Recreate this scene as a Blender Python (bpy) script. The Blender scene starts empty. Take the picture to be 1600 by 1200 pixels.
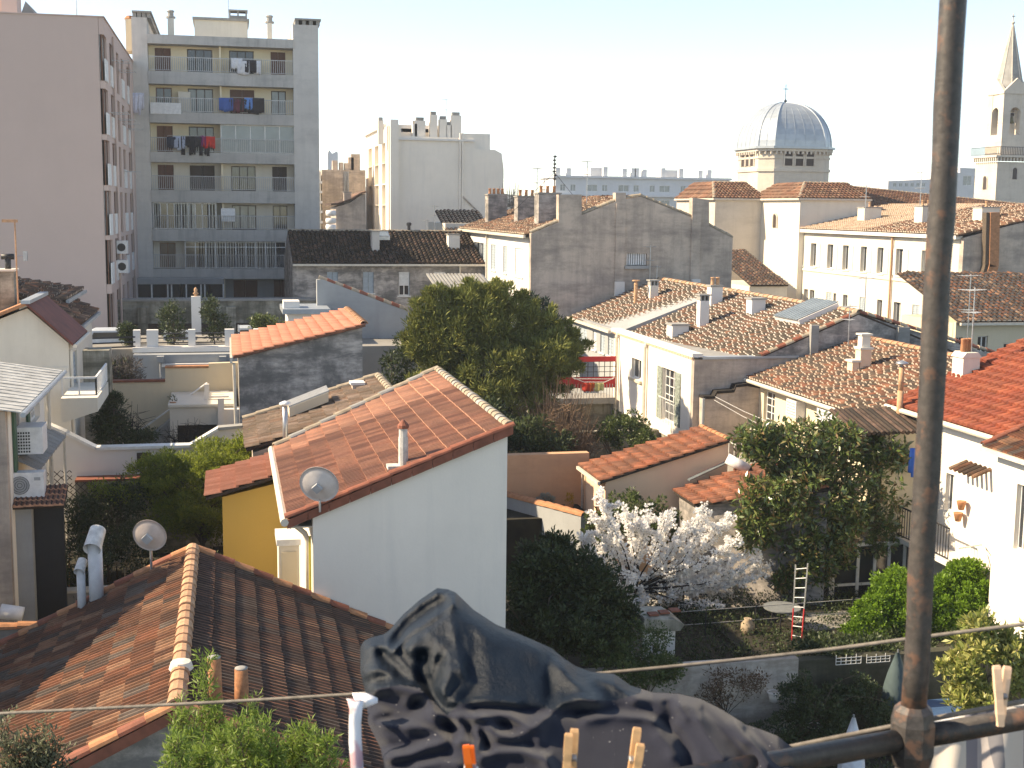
import bpy, math, random
import numpy as np
from mathutils import Vector, Matrix
sc = bpy.context.scene
COL = sc.collection
R = math.radians
random.seed(7)
rng = np.random.default_rng(11)

# ------------------------------------------------------------------ camera
# world: X and Y follow the street grid, Z up; the camera stands at an upper window
H = 12.5
FPX = 2000.0
YAW, PITCH, ROLL = R(12.5), math.atan(274/2000), .011
_f = np.array([math.sin(YAW)*math.cos(PITCH), math.cos(YAW)*math.cos(PITCH), -math.sin(PITCH)])
_r0 = np.array([math.cos(YAW), -math.sin(YAW), 0.0]); _u0 = np.cross(_r0, _f)
_r = _r0*math.cos(ROLL)+_u0*math.sin(ROLL); _u = -_r0*math.sin(ROLL)+_u0*math.cos(ROLL)
CAM = np.array([0.0, 0.0, H])
cam = bpy.data.cameras.new('camera'); camo = bpy.data.objects.new('camera', cam); COL.objects.link(camo)
cam.sensor_width = 36.0; cam.lens = FPX/1600*36.0; cam.clip_start = .05; cam.clip_end = 9000
cam.dof.use_dof = True; cam.dof.focus_distance = 30.0; cam.dof.aperture_fstop = 22.0
_m = Matrix((( _r[0], _u[0], -_f[0], 0), (_r[1], _u[1], -_f[1], 0), (_r[2], _u[2], -_f[2], H), (0, 0, 0, 1)))
camo.matrix_world = _m
sc.camera = camo

# ------------------------------------------------------------------ light
SUN_AZ, SUN_EL = R(-79), R(36)          # azimuth from +Y, clockwise
w = bpy.data.worlds.new('World'); sc.world = w; w.use_nodes = True
nt = w.node_tree; bg = nt.nodes['Background']
sky = nt.nodes.new('ShaderNodeTexSky'); sky.sky_type = 'NISHITA'; sky.sun_disc = False
sky.sun_elevation = SUN_EL; sky.sun_rotation = SUN_AZ
sky.altitude = 50; sky.air_density = .6; sky.dust_density = .3; sky.ozone_density = 2.6
nt.links.new(sky.outputs[0], bg.inputs[0]); bg.inputs[1].default_value = .12
sl = bpy.data.lights.new('sun', 'SUN'); sl.energy = 2.9; sl.angle = R(.53); sl.color = (1.0, .95, .88)
so = bpy.data.objects.new('sun', sl); COL.objects.link(so)
sd = Vector((math.sin(SUN_AZ)*math.cos(SUN_EL), math.cos(SUN_AZ)*math.cos(SUN_EL), math.sin(SUN_EL)))
so.rotation_euler = sd.to_track_quat('Z', 'Y').to_euler()
sc.view_settings.view_transform = 'Standard'; sc.view_settings.look = 'None'
sc.view_settings.gamma = 1.0; sc.view_settings.exposure = 1.72; sc.view_settings.use_white_balance = True; sc.view_settings.white_balance_temperature = 9300; sc.view_settings.white_balance_tint = 10; sc.view_settings.use_curve_mapping = False

# ------------------------------------------------------------------ survey helpers
def _ray(x, y): return _f+_r*((x-800)/FPX)-_u*((y-600)/FPX)
def hit(x, y, X=None, Y=None, Z=None, D=None):
    d = _ray(x, y)
    if X is not None: t = X/d[0]
    elif Y is not None: t = Y/d[1]
    elif Z is not None: t = (Z-H)/d[2]
    else: t = D
    return CAM+d*t

# ------------------------------------------------------------------ objects
def link(o, parent=None):
    COL.objects.link(o)
    if parent is not None: o.parent = parent
    return o
def base_of(p):
    b = Vector((0, 0, 0))
    while p is not None:
        b = b+p.location; p = p.parent
    return b
def props(o, label=None, cat=None, group=None, kind=None):
    if label: o['label'] = label
    if cat: o['category'] = cat
    if group: o['group'] = group
    if kind: o['kind'] = kind
    return o
def thing(name, label, cat, loc=(0, 0, 0), group=None):
    o = bpy.data.objects.new(name, None); o.empty_display_size = .2; o.location = loc
    link(o); return props(o, label, cat, group)

class MB:
    """collects faces in world metres; build() links them as one mesh object"""
    def __init__(s): s.v = []; s.f = []; s.mi = []; s.cur = 0; s.sm = []; s.smooth = False
    def add(s, vs, fs):
        n = len(s.v); s.v.extend([tuple(map(float, q)) for q in vs])
        for f in fs: s.f.append(tuple(n+i for i in f)); s.mi.append(s.cur); s.sm.append(s.smooth)
        return s
    def box(s, x0, x1, y0, y1, z0, z1):
        if x0 > x1: x0, x1 = x1, x0
        if y0 > y1: y0, y1 = y1, y0
        if z0 > z1: z0, z1 = z1, z0
        v = [(x0,y0,z0),(x1,y0,z0),(x1,y1,z0),(x0,y1,z0),(x0,y0,z1),(x1,y0,z1),(x1,y1,z1),(x0,y1,z1)]
        return s.add(v, [(0,3,2,1),(4,5,6,7),(0,1,5,4),(1,2,6,5),(2,3,7,6),(3,0,4,7)])
    def prism(s, poly, a, b, ax):
        """poly of 2D points extruded along axis ax (0=X,1=Y,2=Z) from a to b"""
        n = len(poly)
        def P(p, t):
            return (t, p[0], p[1]) if ax == 0 else (p[0], t, p[1]) if ax == 1 else (p[0], p[1], t)
        v = [P(p, a) for p in poly]+[P(p, b) for p in poly]
        fs = [tuple(range(n)), tuple(range(2*n-1, n-1, -1))]
        for i in range(n): j = (i+1) % n; fs.append((i, i+n, j+n, j))
        return s.add(v, fs)
    def obox(s, c, ax, ay, az):
        """box with centre c and half axes ax, ay, az (vectors)"""
        c, ax, ay, az = map(np.array, (c, ax, ay, az)); v = []
        for k in (-1, 1):
            for (i, j) in ((-1,-1),(1,-1),(1,1),(-1,1)): v.append(c+ax*i+ay*j+az*k)
        return s.add(v, [(0,3,2,1),(4,5,6,7),(0,1,5,4),(1,2,6,5),(2,3,7,6),(3,0,4,7)])
    def tube(s, pts, r, n=8, cap=True):
        pts = [Vector(p) for p in pts]; m = len(pts)
        rs = r if isinstance(r, (list, tuple)) else [r]*m
        rings = []; up = None
        for i, p in enumerate(pts):
            t = (pts[min(i+1, m-1)]-pts[max(i-1, 0)]).normalized()
            if up is None:
                up = t.orthogonal().normalized()
            else:
                up = (up-t*up.dot(t))
                up = up.normalized() if up.length > 1e-6 else t.orthogonal().normalized()
            b = t.cross(up)
            rings.append([p+(up*math.cos(2*math.pi*k/n)+b*math.sin(2*math.pi*k/n))*rs[i] for k in range(n)])
        v = [q for g in rings for q in g]; fs = []
        for i in range(m-1):
            for k in range(n):
                a = i*n+k; b_ = i*n+(k+1) % n; fs.append((a, b_, b_+n, a+n))
        if cap: fs.append(tuple(range(n-1, -1, -1))); fs.append(tuple((m-1)*n+k for k in range(n)))
        return s.add(v, fs)
    def lathe(s, c, prof, n=16, a0=0.0, flat=False):
        """prof [(r,z)] turned about the vertical through c=(x,y)"""
        v = []; fs = []
        for (r, z) in prof:
            for k in range(n):
                a = a0+2*math.pi*k/n; v.append((c[0]+r*math.cos(a), c[1]+r*math.sin(a), z))
        for i in range(len(prof)-1):
            for k in range(n):
                a = i*n+k; b = i*n+(k+1) % n; fs.append((a, b, b+n, a+n))
        fs.append(tuple(range(n-1, -1, -1))); fs.append(tuple((len(prof)-1)*n+k for k in range(n)))
        return s.add(v, fs)
    def build(s, name, mat, parent=None, smooth=None):
        me = bpy.data.meshes.new(name)
        b = base_of(parent)
        me.from_pydata([(p[0]-b.x, p[1]-b.y, p[2]-b.z) for p in s.v], [], s.f)
        if smooth or (smooth is None and any(s.sm)):
            me.polygons.foreach_set('use_smooth', [True]*len(s.f) if smooth else s.sm)
        ms = mat if isinstance(mat, (list, tuple)) else [mat]
        for m in ms:
            if m: me.materials.append(m)
        if len(ms) > 1: me.polygons.foreach_set('material_index', s.mi)
        me.update()
        return link(bpy.data.objects.new(name, me), parent)

def npmesh(name, V, nper, mat, parent=None, smooth=False, matidx=None):
    """V: (nfaces*nper, 3) world vertices, one separate polygon per nper vertices"""
    V = np.asarray(V, dtype=np.float32).reshape(-1, 3)
    b = base_of(parent); V = V-np.array([b.x, b.y, b.z], dtype=np.float32)
    nf = len(V)//nper
    me = bpy.data.meshes.new(name); me.vertices.add(len(V)); me.vertices.foreach_set('co', V.ravel())
    me.loops.add(len(V)); me.loops.foreach_set('vertex_index', np.arange(len(V), dtype=np.int32))
    me.polygons.add(nf); me.polygons.foreach_set('loop_start', np.arange(0, len(V), nper, dtype=np.int32))
    me.polygons.foreach_set('loop_total', np.full(nf, nper, dtype=np.int32))
    for m in (mat if isinstance(mat, (list, tuple)) else [mat]): me.materials.append(m)
    if matidx is not None: me.polygons.foreach_set('material_index', np.asarray(matidx, dtype=np.int32))
    me.update(calc_edges=True); me.validate()
    return link(bpy.data.objects.new(name, me), parent)

# ------------------------------------------------------------------ materials
def newmat(name):
    m = bpy.data.materials.new(name); m.use_nodes = True
    return m, m.node_tree, m.node_tree.nodes['Principled BSDF']
def N(t, kind, **kw):
    n = t.nodes.new(kind)
    for k, v in kw.items():
        if hasattr(n, k): setattr(n, k, v)
    return n
def c4(c): return (c[0], c[1], c[2], 1.0)
def noise(t, vec, scale, detail=5.0, rough=.6, mapscale=None):
    src = vec
    if mapscale:
        mp = N(t, 'ShaderNodeMapping'); mp.inputs['Scale'].default_value = mapscale; t.links.new(vec, mp.inputs[0]); src = mp.outputs[0]
    n = N(t, 'ShaderNodeTexNoise'); n.inputs['Scale'].default_value = scale; n.inputs['Detail'].default_value = detail
    n.inputs['Roughness'].default_value = rough; t.links.new(src, n.inputs['Vector']); return n.outputs[0]
def ramp(t, fac, stops):
    r = N(t, 'ShaderNodeValToRGB'); e = r.color_ramp.elements
    while len(e) < len(stops): e.new(.5)
    for i, (p, c) in enumerate(stops): e[i].position = p; e[i].color = c4(c) if not isinstance(c, float) else (c, c, c, 1)
    t.links.new(fac, r.inputs[0]); return r.outputs[0]
def mixc(t, fac, a, b, mode='MIX'):
    m = N(t, 'ShaderNodeMix', data_type='RGBA', blend_type=mode)
    for s, v in ((m.inputs[0], fac), (m.inputs[6], a), (m.inputs[7], b)):
        if isinstance(v, (int, float)): s.default_value = v
        elif isinstance(v, tuple): s.default_value = c4(v)
        else: t.links.new(v, s)
    return m.outputs[2]
def bump(t, b, h, strength=.3, dist=.02):
    bn = N(t, 'ShaderNodeBump'); bn.inputs['Strength'].default_value = strength; bn.inputs['Distance'].default_value = dist
    t.links.new(h, bn.inputs['Height']); t.links.new(bn.outputs[0], b.inputs['Normal'])

def plaster(name, col, stain=(.12, .11, .10), amt=.35, streak=.4, var=.15, rough=.9, lo=.5, hi=.75, fs=1.0):
    m, t, b = newmat(name); g = N(t, 'ShaderNodeNewGeometry'); P = g.outputs['Position']
    n1 = noise(t, P, .35, 8, .65); n2 = noise(t, P, 3.0, 6, .7)
    dark = tuple(x*(1-var) for x in col); lite = tuple(min(1, x*(1+var*.6)) for x in col)
    c = mixc(t, ramp(t, n1, [(.3, 0.0), (.7, 1.0)]), dark, lite)
    c = mixc(t, ramp(t, n2, [(.35, 0.0), (.75, .35)]), c, tuple(x*(1-var*1.2) for x in col))
    # blotchy stains and vertical runs
    s1 = noise(t, P, .55*fs, 10, .72); s2 = noise(t, P, 1.0, 6, .65, (2.6, 2.6, .22))
    c = mixc(t, ramp(t, s1, [(lo, 0.0), (hi, amt)]), c, stain)
    c = mixc(t, ramp(t, s2, [(lo, 0.0), (hi+.05, streak)]), c, stain)
    if amt > .25:
        s3 = noise(t, P, .8*fs, 9, .7, (.45, .45, 1.7)); c = mixc(t, ramp(t, s3, [(lo, 0.0), (hi-.02, amt*.95)]), c, stain)
    t.links.new(c, b.inputs['Base Color']); b.inputs['Roughness'].default_value = rough
    b.inputs['Specular IOR Level'].default_value = .2
    bump(t, b, noise(t, P, 22, 4, .6), .25, .01)
    return m
def plain(name, col, rough=.6, metal=0.0, var=.12, scale=6.0, spec=.4):
    m, t, b = newmat(name); g = N(t, 'ShaderNodeNewGeometry')
    n = noise(t, g.outputs['Position'], scale, 5, .6)
    c = mixc(t, ramp(t, n, [(.3, 0.0), (.7, 1.0)]), tuple(x*(1-var) for x in col), tuple(min(1, x*(1+var)) for x in col))
    t.links.new(c, b.inputs['Base Color']); b.inputs['Roughness'].default_value = rough; b.inputs['Metallic'].default_value = metal
    b.inputs['Specular IOR Level'].default_value = spec
    return m
def glass(name, col=(.03, .035, .04), rough=.08):
    m, t, b = newmat(name); g = N(t, 'ShaderNodeNewGeometry')
    n = noise(t, g.outputs['Position'], 1.3, 2, .5)
    t.links.new(mixc(t, n, tuple(x*.5 for x in col), tuple(x*1.6 for x in col)), b.inputs['Base Color'])
    b.inputs['Roughness'].default_value = rough; b.inputs['Specular IOR Level'].default_value = .8
    return m
def tilemat(name, cols, moss=None, mossamt=.0, mscale=.8, rough=.85, bumpy=.3, fine=.5):
    """cols: list of colours picked by per-tile random; moss: dark growth"""
    m, t, b = newmat(name); g = N(t, 'ShaderNodeNewGeometry'); oi = N(t, 'ShaderNodeObjectInfo')
    P = g.outputs['Position']
    ad = N(t, 'ShaderNodeMath', operation='ADD'); fr = N(t, 'ShaderNodeMath', operation='FRACT')
    t.links.new(g.outputs['Random Per Island'], ad.inputs[0]); t.links.new(oi.outputs['Random'], ad.inputs[1]); t.links.new(ad.outputs[0], fr.inputs[0])
    k = len(cols)
    c = ramp(t, fr.outputs[0], [(i/k, q) for i, q in enumerate(cols)]); c.node.color_ramp.interpolation = 'CONSTANT'
    f1 = noise(t, P, 9.0, 6, .7); c = mixc(t, ramp(t, f1, [(.3, 0.0), (.75, fine)]), c, tuple(x*.45 for x in cols[0]))
    if moss:
        f2 = noise(t, P, mscale, 9, .75); c = mixc(t, ramp(t, f2, [(.52-mossamt*.3, 0.0), (.6-mossamt*.1, min(1, mossamt*1.3))]), c, moss)
    t.links.new(c, b.inputs['Base Color']); b.inputs['Roughness'].default_value = rough; b.inputs['Specular IOR Level'].default_value = .25
    bump(t, b, noise(t, P, 45, 4, .6), bumpy, .006)
    return m
def leafmat(name, cols, trans=.35, rough=.5, spec=.35):
    m, t, b = newmat(name); g = N(t, 'ShaderNodeNewGeometry')
    k = len(cols); c = ramp(t, g.outputs['Random Per Island'], [(i/(k-1), q) for i, q in enumerate(cols)])
    n = noise(t, g.outputs['Position'], 1.2, 3, .5); c = mixc(t, ramp(t, n, [(.35, 0.0), (.7, .45)]), c, cols[0])
    t.links.new(c, b.inputs['Base Color']); b.inputs['Roughness'].default_value = rough; b.inputs['Specular IOR Level'].default_value = spec
    tr = N(t, 'ShaderNodeBsdfTranslucent'); t.links.new(c, tr.inputs[0])
    mx = N(t, 'ShaderNodeMixShader'); mx.inputs[0].default_value = trans
    t.links.new(b.outputs[0], mx.inputs[1]); t.links.new(tr.outputs[0], mx.inputs[2])
    t.links.new(mx.outputs[0], t.nodes['Material Output'].inputs[0])
    return m

M = {}
M['pink'] = plaster('pink render', (.56, .43, .385), amt=.08, streak=.06, var=.04, stain=(.3,.26,.24))
M['greyt'] = plaster('grey tower concrete', (.57, .545, .51), amt=.3, streak=.25, var=.1, stain=(.22,.225,.23))
M['slab'] = plaster('grey balcony slab', (.47, .455, .43), amt=.4, streak=.6, var=.12, stain=(.15,.16,.16))
M['creamin'] = plaster('cream balcony wall', (.80, .69, .50), amt=.1, streak=.1, var=.05)
M['white'] = plaster('white render', (.72, .69, .65), amt=.10, streak=.12, var=.05, stain=(.45,.43,.40))
M['whiteclean'] = plaster('clean white render', (.82, .75, .66), amt=.16, streak=.30, var=.07, stain=(.5,.48,.45))
M['cream'] = plaster('cream render', (.66, .57, .42), amt=.15, streak=.18, var=.07, stain=(.38,.33,.26))
M['creamw'] = plaster('pale cream render', (.70, .65, .56), amt=.25, streak=.25, var=.08, stain=(.42,.38,.32))
M['brown'] = plaster('aged brown render', (.58, .475, .395), amt=.55, streak=.38, var=.16, stain=(.17,.15,.14), lo=.46, hi=.66)
M['grey'] = plaster('aged grey render', (.56, .50, .455), amt=.85, streak=.3, var=.2, stain=(.13,.125,.12), lo=.42, hi=.62, fs=2.2)
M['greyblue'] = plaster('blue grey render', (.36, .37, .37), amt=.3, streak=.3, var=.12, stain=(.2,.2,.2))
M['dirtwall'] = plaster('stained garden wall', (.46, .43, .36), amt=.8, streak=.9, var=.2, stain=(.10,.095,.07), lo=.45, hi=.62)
M['yellow'] = plaster('ochre yellow render', (.60, .39, .11), amt=.05, streak=.08, var=.05, stain=(.4,.25,.08))
M['peach'] = plaster('peach render', (.82, .57, .40), amt=.08, streak=.08, var=.05, stain=(.45,.3,.2))
M['orange'] = plaster('orange render', (.66, .37, .22), amt=.3, streak=.2, var=.12, stain=(.3,.15,.09))
M['stone'] = plaster('church stone', (.60, .53, .45), amt=.3, streak=.25, var=.12, stain=(.27,.22,.18))
M['haze'] = plaster('far white render', (.62, .62, .62), amt=.1, streak=.1, var=.05)
M['cement'] = plaster('cement', (.34, .33, .31), amt=.5, streak=.4, var=.2, stain=(.12,.12,.11))
M['trim'] = plain('white paint', (.74, .73, .70), .5)
M['grey_trim'] = plain('grey paint', (.36, .37, .38), .5)
M['zinc'] = plain('zinc sheet', (.38, .42, .45), .42, .35, .12, 1.5)
M['gutter'] = plain('pale gutter paint', (.62, .56, .47), .5)
M['glass'] = glass('window glass')
M['glassb'] = glass('veiled window glass', (.16, .19, .20), .15)
M['curtain'] = plain('curtain cloth', (.70, .70, .70), .9)
M['brownroll'] = plain('brown roller blind', (.12, .05, .035), .6)
M['redbrown'] = plain('red brown door', (.17, .075, .045), .6)
M['darkwood'] = plain('dark wood', (.05, .035, .03), .6)
M['shutter'] = plain('grey blue shutter paint', (.36, .42, .46), .6)
M['whiteshut'] = plain('white shutter paint', (.66, .66, .65), .6)
M['greenshut'] = plain('green shutter paint', (.04, .10, .06), .6)
M['iron'] = plain('dark iron', (.05, .05, .055), .5, .5)
M['rail'] = plain('pale railing paint', (.46, .46, .46), .5)
M['alu'] = plain('dull aluminium', (.45, .46, .47), .35, .7, .15)
M['terra'] = plain('terracotta', (.42, .19, .095), .85, 0, .25, 8)
M['terrapale'] = plain('pale terracotta pipe', (.50, .29, .17), .85, 0, .25, 8)
M['ridge'] = plain('red brown ridge tile', (.23, .075, .045), .75, 0, .25, 5)
M['ridgegrey'] = plain('weathered ridge tile', (.33, .27, .20), .9, 0, .3, 5)
M['ridgepale'] = plain('pale ridge tile', (.42, .235, .14), .9, 0, .25, 4)
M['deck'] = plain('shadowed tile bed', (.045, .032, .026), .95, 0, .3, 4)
M['bark'] = plain('bark', (.10, .075, .055), .95, 0, .35, 14)
M['darkbark'] = plain('dark bark', (.022, .018, .016), .95, 0, .35, 14)
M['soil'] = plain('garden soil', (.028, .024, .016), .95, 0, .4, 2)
M['concrete'] = plaster('concrete floor', (.30, .28, .25), amt=.5, streak=.0, var=.2)
M['black'] = plain('black plastic', (.02, .02, .022), .5)
M['whitepl'] = plain('white plastic', (.72, .72, .72), .4)
M['blue'] = plain('blue cloth', (.02, .10, .38), .7)
M['red'] = plain('red cloth', (.45, .03, .035), .8)
M['wood'] = plain('clothes peg wood', (.62, .36, .18), .6, 0, .18, 120)
T = {}
T['near'] = tilemat('old mechanical tiles', [(.25,.10,.055),(.17,.07,.042),(.32,.155,.09),(.11,.078,.062),(.22,.095,.055),(.38,.20,.12),(.14,.068,.045),(.17,.135,.11),(.27,.105,.06)], (.035,.028,.022), .38, 1.1, fine=.45)
T['whouse'] = tilemat('terracotta mechanical tiles', [(.38,.17,.115),(.27,.12,.085),(.43,.20,.13),(.33,.15,.105),(.22,.10,.075),(.40,.19,.13)], (.15,.085,.065), .35, .7, fine=.65)
T['salmon'] = tilemat('salmon tiles', [(.46,.19,.13),(.41,.165,.11),(.50,.22,.155)], (.26,.12,.08), .25, fine=.4)
T['old'] = tilemat('old canal tiles', [(.36,.15,.085),(.16,.085,.055),(.42,.24,.155),(.30,.12,.07),(.10,.065,.05),(.44,.29,.20),(.13,.08,.06)], (.035,.03,.025), .6, 1.6, fine=.7)
T['pale'] = tilemat('pale canal tiles', [(.42,.29,.21),(.36,.22,.15),(.48,.34,.26)], (.10,.085,.06), .45, 1.2, fine=.5)
T['rustic'] = tilemat('rustic orange and grey canal tiles', [(.28,.11,.062),(.095,.072,.058),(.23,.09,.055),(.11,.085,.065),(.31,.145,.09),(.07,.056,.046),(.095,.078,.062),(.25,.15,.10),(.10,.074,.058),(.20,.085,.052)], (.04,.034,.028), .45, 2.0, fine=.3)
T['spot'] = tilemat('mossy grey brown canal tiles', [(.11,.084,.065),(.18,.09,.06),(.08,.062,.05),(.26,.12,.075),(.10,.078,.06),(.12,.09,.07),(.20,.11,.075)], (.045,.04,.032), .4, 1.2, fine=.3)
T['church'] = tilemat('old church tiles', [(.30,.15,.095),(.20,.10,.07),(.34,.20,.13),(.24,.11,.07)], (.06,.045,.035), .4, .8, fine=.5)
T['dark'] = tilemat('blackened canal tiles', [(.085,.06,.045),(.05,.038,.03),(.12,.075,.055),(.06,.045,.035),(.20,.12,.09)], (.02,.018,.015), .5, 1.2, fine=.6)
T['red'] = tilemat('new red canal tiles', [(.30,.075,.042),(.24,.058,.035),(.34,.095,.052),(.27,.07,.045)], (.12,.045,.03), .35, 1.0, fine=.5)
T['shed'] = tilemat('orange canal tiles', [(.36,.125,.068),(.30,.10,.058),(.40,.16,.095),(.26,.10,.062)], (.07,.04,.03), .5, 1.2, fine=.55)

# ------------------------------------------------------------------ roof builder
def tpl_flat(w, L):
    xs = [-.5, -.43, -.31, -.17, .0, .07, .19, .33, .5]
    zs = [.004, .034, .034, .002, .004, .034, .034, .002, .004]
    n = len(xs); v = []
    for (y, dz) in ((0, .042), (L, .002)):
        for x, z in zip(xs, zs): v.append((x*w*1.0, y, z+dz))
    for x in xs: v.append((x*w, 0, .004))
    fs = [(i, i+1, n+i+1, n+i) for i in range(n-1)]+[(2*n+i, 2*n+i+1, i+1, i) for i in range(n-1)]
    return v, fs
def tpl_barrel(w, L, n=6, fill=True):
    v = []; r0, r1 = w*.43, w*.34
    for (y, r, dz) in ((0, r0, .05), (L*1.04, r1, -.01)):
        for k in range(n+1):
            a = math.pi*k/n; v.append((-r*math.cos(a), y, r*math.sin(a)*1.0+dz))
    m = n+1
    fs = [(i, i+1, m+i+1, m+i) for i in range(n)]
    q = len(v)
    for k in range(n+1):
        a = math.pi*k/n; v.append((-r0*.86*math.cos(a), .004, r0*.86*math.sin(a)*1.0+.048))
    fs += [(q+i, q+i+1, i+1, i) for i in range(n)]
    fs.append(tuple(q+i for i in range(n, -1, -1)))
    return v, fs
_tm = {}
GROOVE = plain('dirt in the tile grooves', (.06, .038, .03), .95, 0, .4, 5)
EDGE = {T['whouse'].name: plain('sunlit tile edge tint', (.56, .30, .20), .9, 0, .3, 8)}  # paler colour stands in for sun catching the lower tile edges
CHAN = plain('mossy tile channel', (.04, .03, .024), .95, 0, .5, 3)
ENDS = {}
for _k in ('old', 'pale', 'rustic'): ENDS[T[_k].name] = plain('pale mortar plug', (.50, .41, .33), .9, 0, .35, 30)
ENDS[T['spot'].name] = plain('white mortar plug', (.66, .60, .54), .9, 0, .25, 30)
def tile_mesh(kind, w, L, mat):
    k = (kind, round(w, 3), round(L, 3), mat.name)
    if k not in _tm:
        v, fs = (tpl_flat if kind == 'flat' else tpl_barrel)(w, L)
        me = bpy.data.meshes.new('tile'); me.from_pydata(v, [], fs); me.materials.append(mat)
        if kind == 'flat':
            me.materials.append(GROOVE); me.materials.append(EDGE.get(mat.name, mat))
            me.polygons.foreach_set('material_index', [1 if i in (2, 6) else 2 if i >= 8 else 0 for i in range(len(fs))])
        if kind == 'barrel':
            me.polygons.foreach_set('use_smooth', [i < 6 for i in range(len(fs))])
            if mat.name in ENDS: me.materials.append(ENDS[mat.name]); me.polygons[len(fs)-1].material_index = 1
        me.update(); _tm[k] = me
    return _tm[k]
def inpoly(x, y, P):
    c = False; n = len(P)
    for i in range(n):
        x1, y1 = P[i]; x2, y2 = P[(i+1) % n]
        if (y1 > y) != (y2 > y) and x < (x2-x1)*(y-y1)/(y2-y1)+x1: c = not c
    return c
def roof(parent, O, U, V, kind='barrel', mat=None, w=.24, g=.36, mask=None, limit=0, deck=None, jit=1.0, name='roof', label=None, odd=None, holes=()):
    """tiled slope: O eave corner, U along the eave, V up the slope; mask = polygon in metres (along U, along V)"""
    O, U, V = Vector(O), Vector(U), Vector(V); lu, lv = U.length, V.length
    u, v = U/lu, V/lv; n = u.cross(v)
    flip = n.z < 0
    if flip: n = -n
    mb = MB(); poly = mask or [(0, 0), (lu, 0), (lu, lv), (0, lv)]
    top = [O+u*a+v*b for a, b in poly]; bot = [p-n*.07 for p in top]; k = len(poly)
    fs = [tuple(range(k)), tuple(range(2*k-1, k-1, -1))]+[(i, i+k, (i+1) % k+k, (i+1) % k) for i in range(k)]
    mb.add(top+bot, fs)
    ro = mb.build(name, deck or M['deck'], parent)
    if label: ro['label'] = label
    nc = max(1, round(lu/w)); nr = max(1, round(lv/g)); w = lu/nc; g = lv/nr
    b = base_of(ro); items = []
    for i in range(nc):
        off = random.uniform(-.35, .35)*g if kind == 'barrel' and jit > 1 else 0
        for j in range(nr):
            a, bb = (i+.5)*w, j*g+(off if j else 0)
            if mask and not inpoly(a, bb+g*.5, mask): continue
            if any(h[0] < a < h[1] and h[2] < bb+g*.5 < h[3] for h in holes): continue
            p = O+u*(a+random.uniform(-.008, .008)*jit)+v*(bb-.02+random.uniform(-.014, .014)*jit)+n*random.uniform(0, .005)*jit
            ang = random.gauss(0, .013)*jit; tilt = random.uniform(.008, .03)
            items.append((p, ang, tilt))
    def vis(p):
        q = np.array(p)-CAM; zz = q@_f; x = 800+FPX*(q@_r)/zz; y = 600-FPX*(q@_u)/zz
        return 0 if (zz > 0 and -20 < x < 1620 and -20 < y < 1230) else 1
    items.sort(key=lambda q: (vis(q[0]), (q[0]-Vector(CAM)).length))
    me = tile_mesh(kind, w*1.0, g*1.12, mat)
    def basis(ang, tilt):
        uu = u*math.cos(ang)+v*math.sin(ang); vv = -u*math.sin(ang)+v*math.cos(ang)
        vv = (vv-n*tilt).normalized(); nn = uu.cross(vv)
        if flip: nn = -nn
        return uu, vv, nn
    for (p, ang, tilt) in items[:limit]:
        uu, vv, nn = basis(ang, tilt)
        o = bpy.data.objects.new('tile', me); link(o, ro)
        p = p-b
        o.matrix_local = Matrix(((uu.x, vv.x, nn.x, p.x), (uu.y, vv.y, nn.y, p.y), (uu.z, vv.z, nn.z, p.z), (0, 0, 0, 1)))
    rest = items[limit:]
    if rest:
        tv, tf = (tpl_flat if kind == 'flat' else tpl_barrel)(w, g*1.12)
        tv = np.array(tv); allv = np.empty((len(rest), len(tv), 3))
        for q, (p, ang, tilt) in enumerate(rest):
            uu, vv, nn = basis(ang, tilt); B = np.array([uu, vv, nn]); allv[q] = tv@B+np.array(p-b)
        lens = np.array([len(f) for f in tf]); li = np.array([x for f in tf for x in f])
        nv = len(tv); idx = (np.arange(len(rest))[:, None]*nv+li[None, :]).ravel()
        me2 = bpy.data.meshes.new('tiles'); me2.vertices.add(len(rest)*nv); me2.vertices.foreach_set('co', allv.astype(np.float32).ravel())
        me2.loops.add(len(idx)); me2.loops.foreach_set('vertex_index', idx.astype(np.int32))
        tot = np.tile(lens, len(rest)); st = np.concatenate(([0], np.cumsum(tot)[:-1]))
        me2.polygons.add(len(tot)); me2.polygons.foreach_set('loop_start', st.astype(np.int32)); me2.polygons.foreach_set('loop_total', tot.astype(np.int32))
        me2.materials.append(mat)
        if kind == 'flat':
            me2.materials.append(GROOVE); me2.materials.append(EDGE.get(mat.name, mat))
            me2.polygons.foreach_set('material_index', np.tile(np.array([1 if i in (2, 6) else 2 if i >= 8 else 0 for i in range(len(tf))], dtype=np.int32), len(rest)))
        if kind == 'barrel':
            sm1 = np.zeros(len(tf), dtype=bool); sm1[:6] = True; me2.polygons.foreach_set('use_smooth', np.tile(sm1, len(rest)))
            if mat.name in ENDS:
                mi1 = np.zeros(len(tf), dtype=np.int32); mi1[-1] = 1; me2.materials.append(ENDS[mat.name]); me2.polygons.foreach_set('material_index', np.tile(mi1, len(rest)))
        me2.update(calc_edges=True)
        o = bpy.data.objects.new('tiles', me2); link(o, ro); o['kind'] = 'stuff'
    return ro
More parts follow.
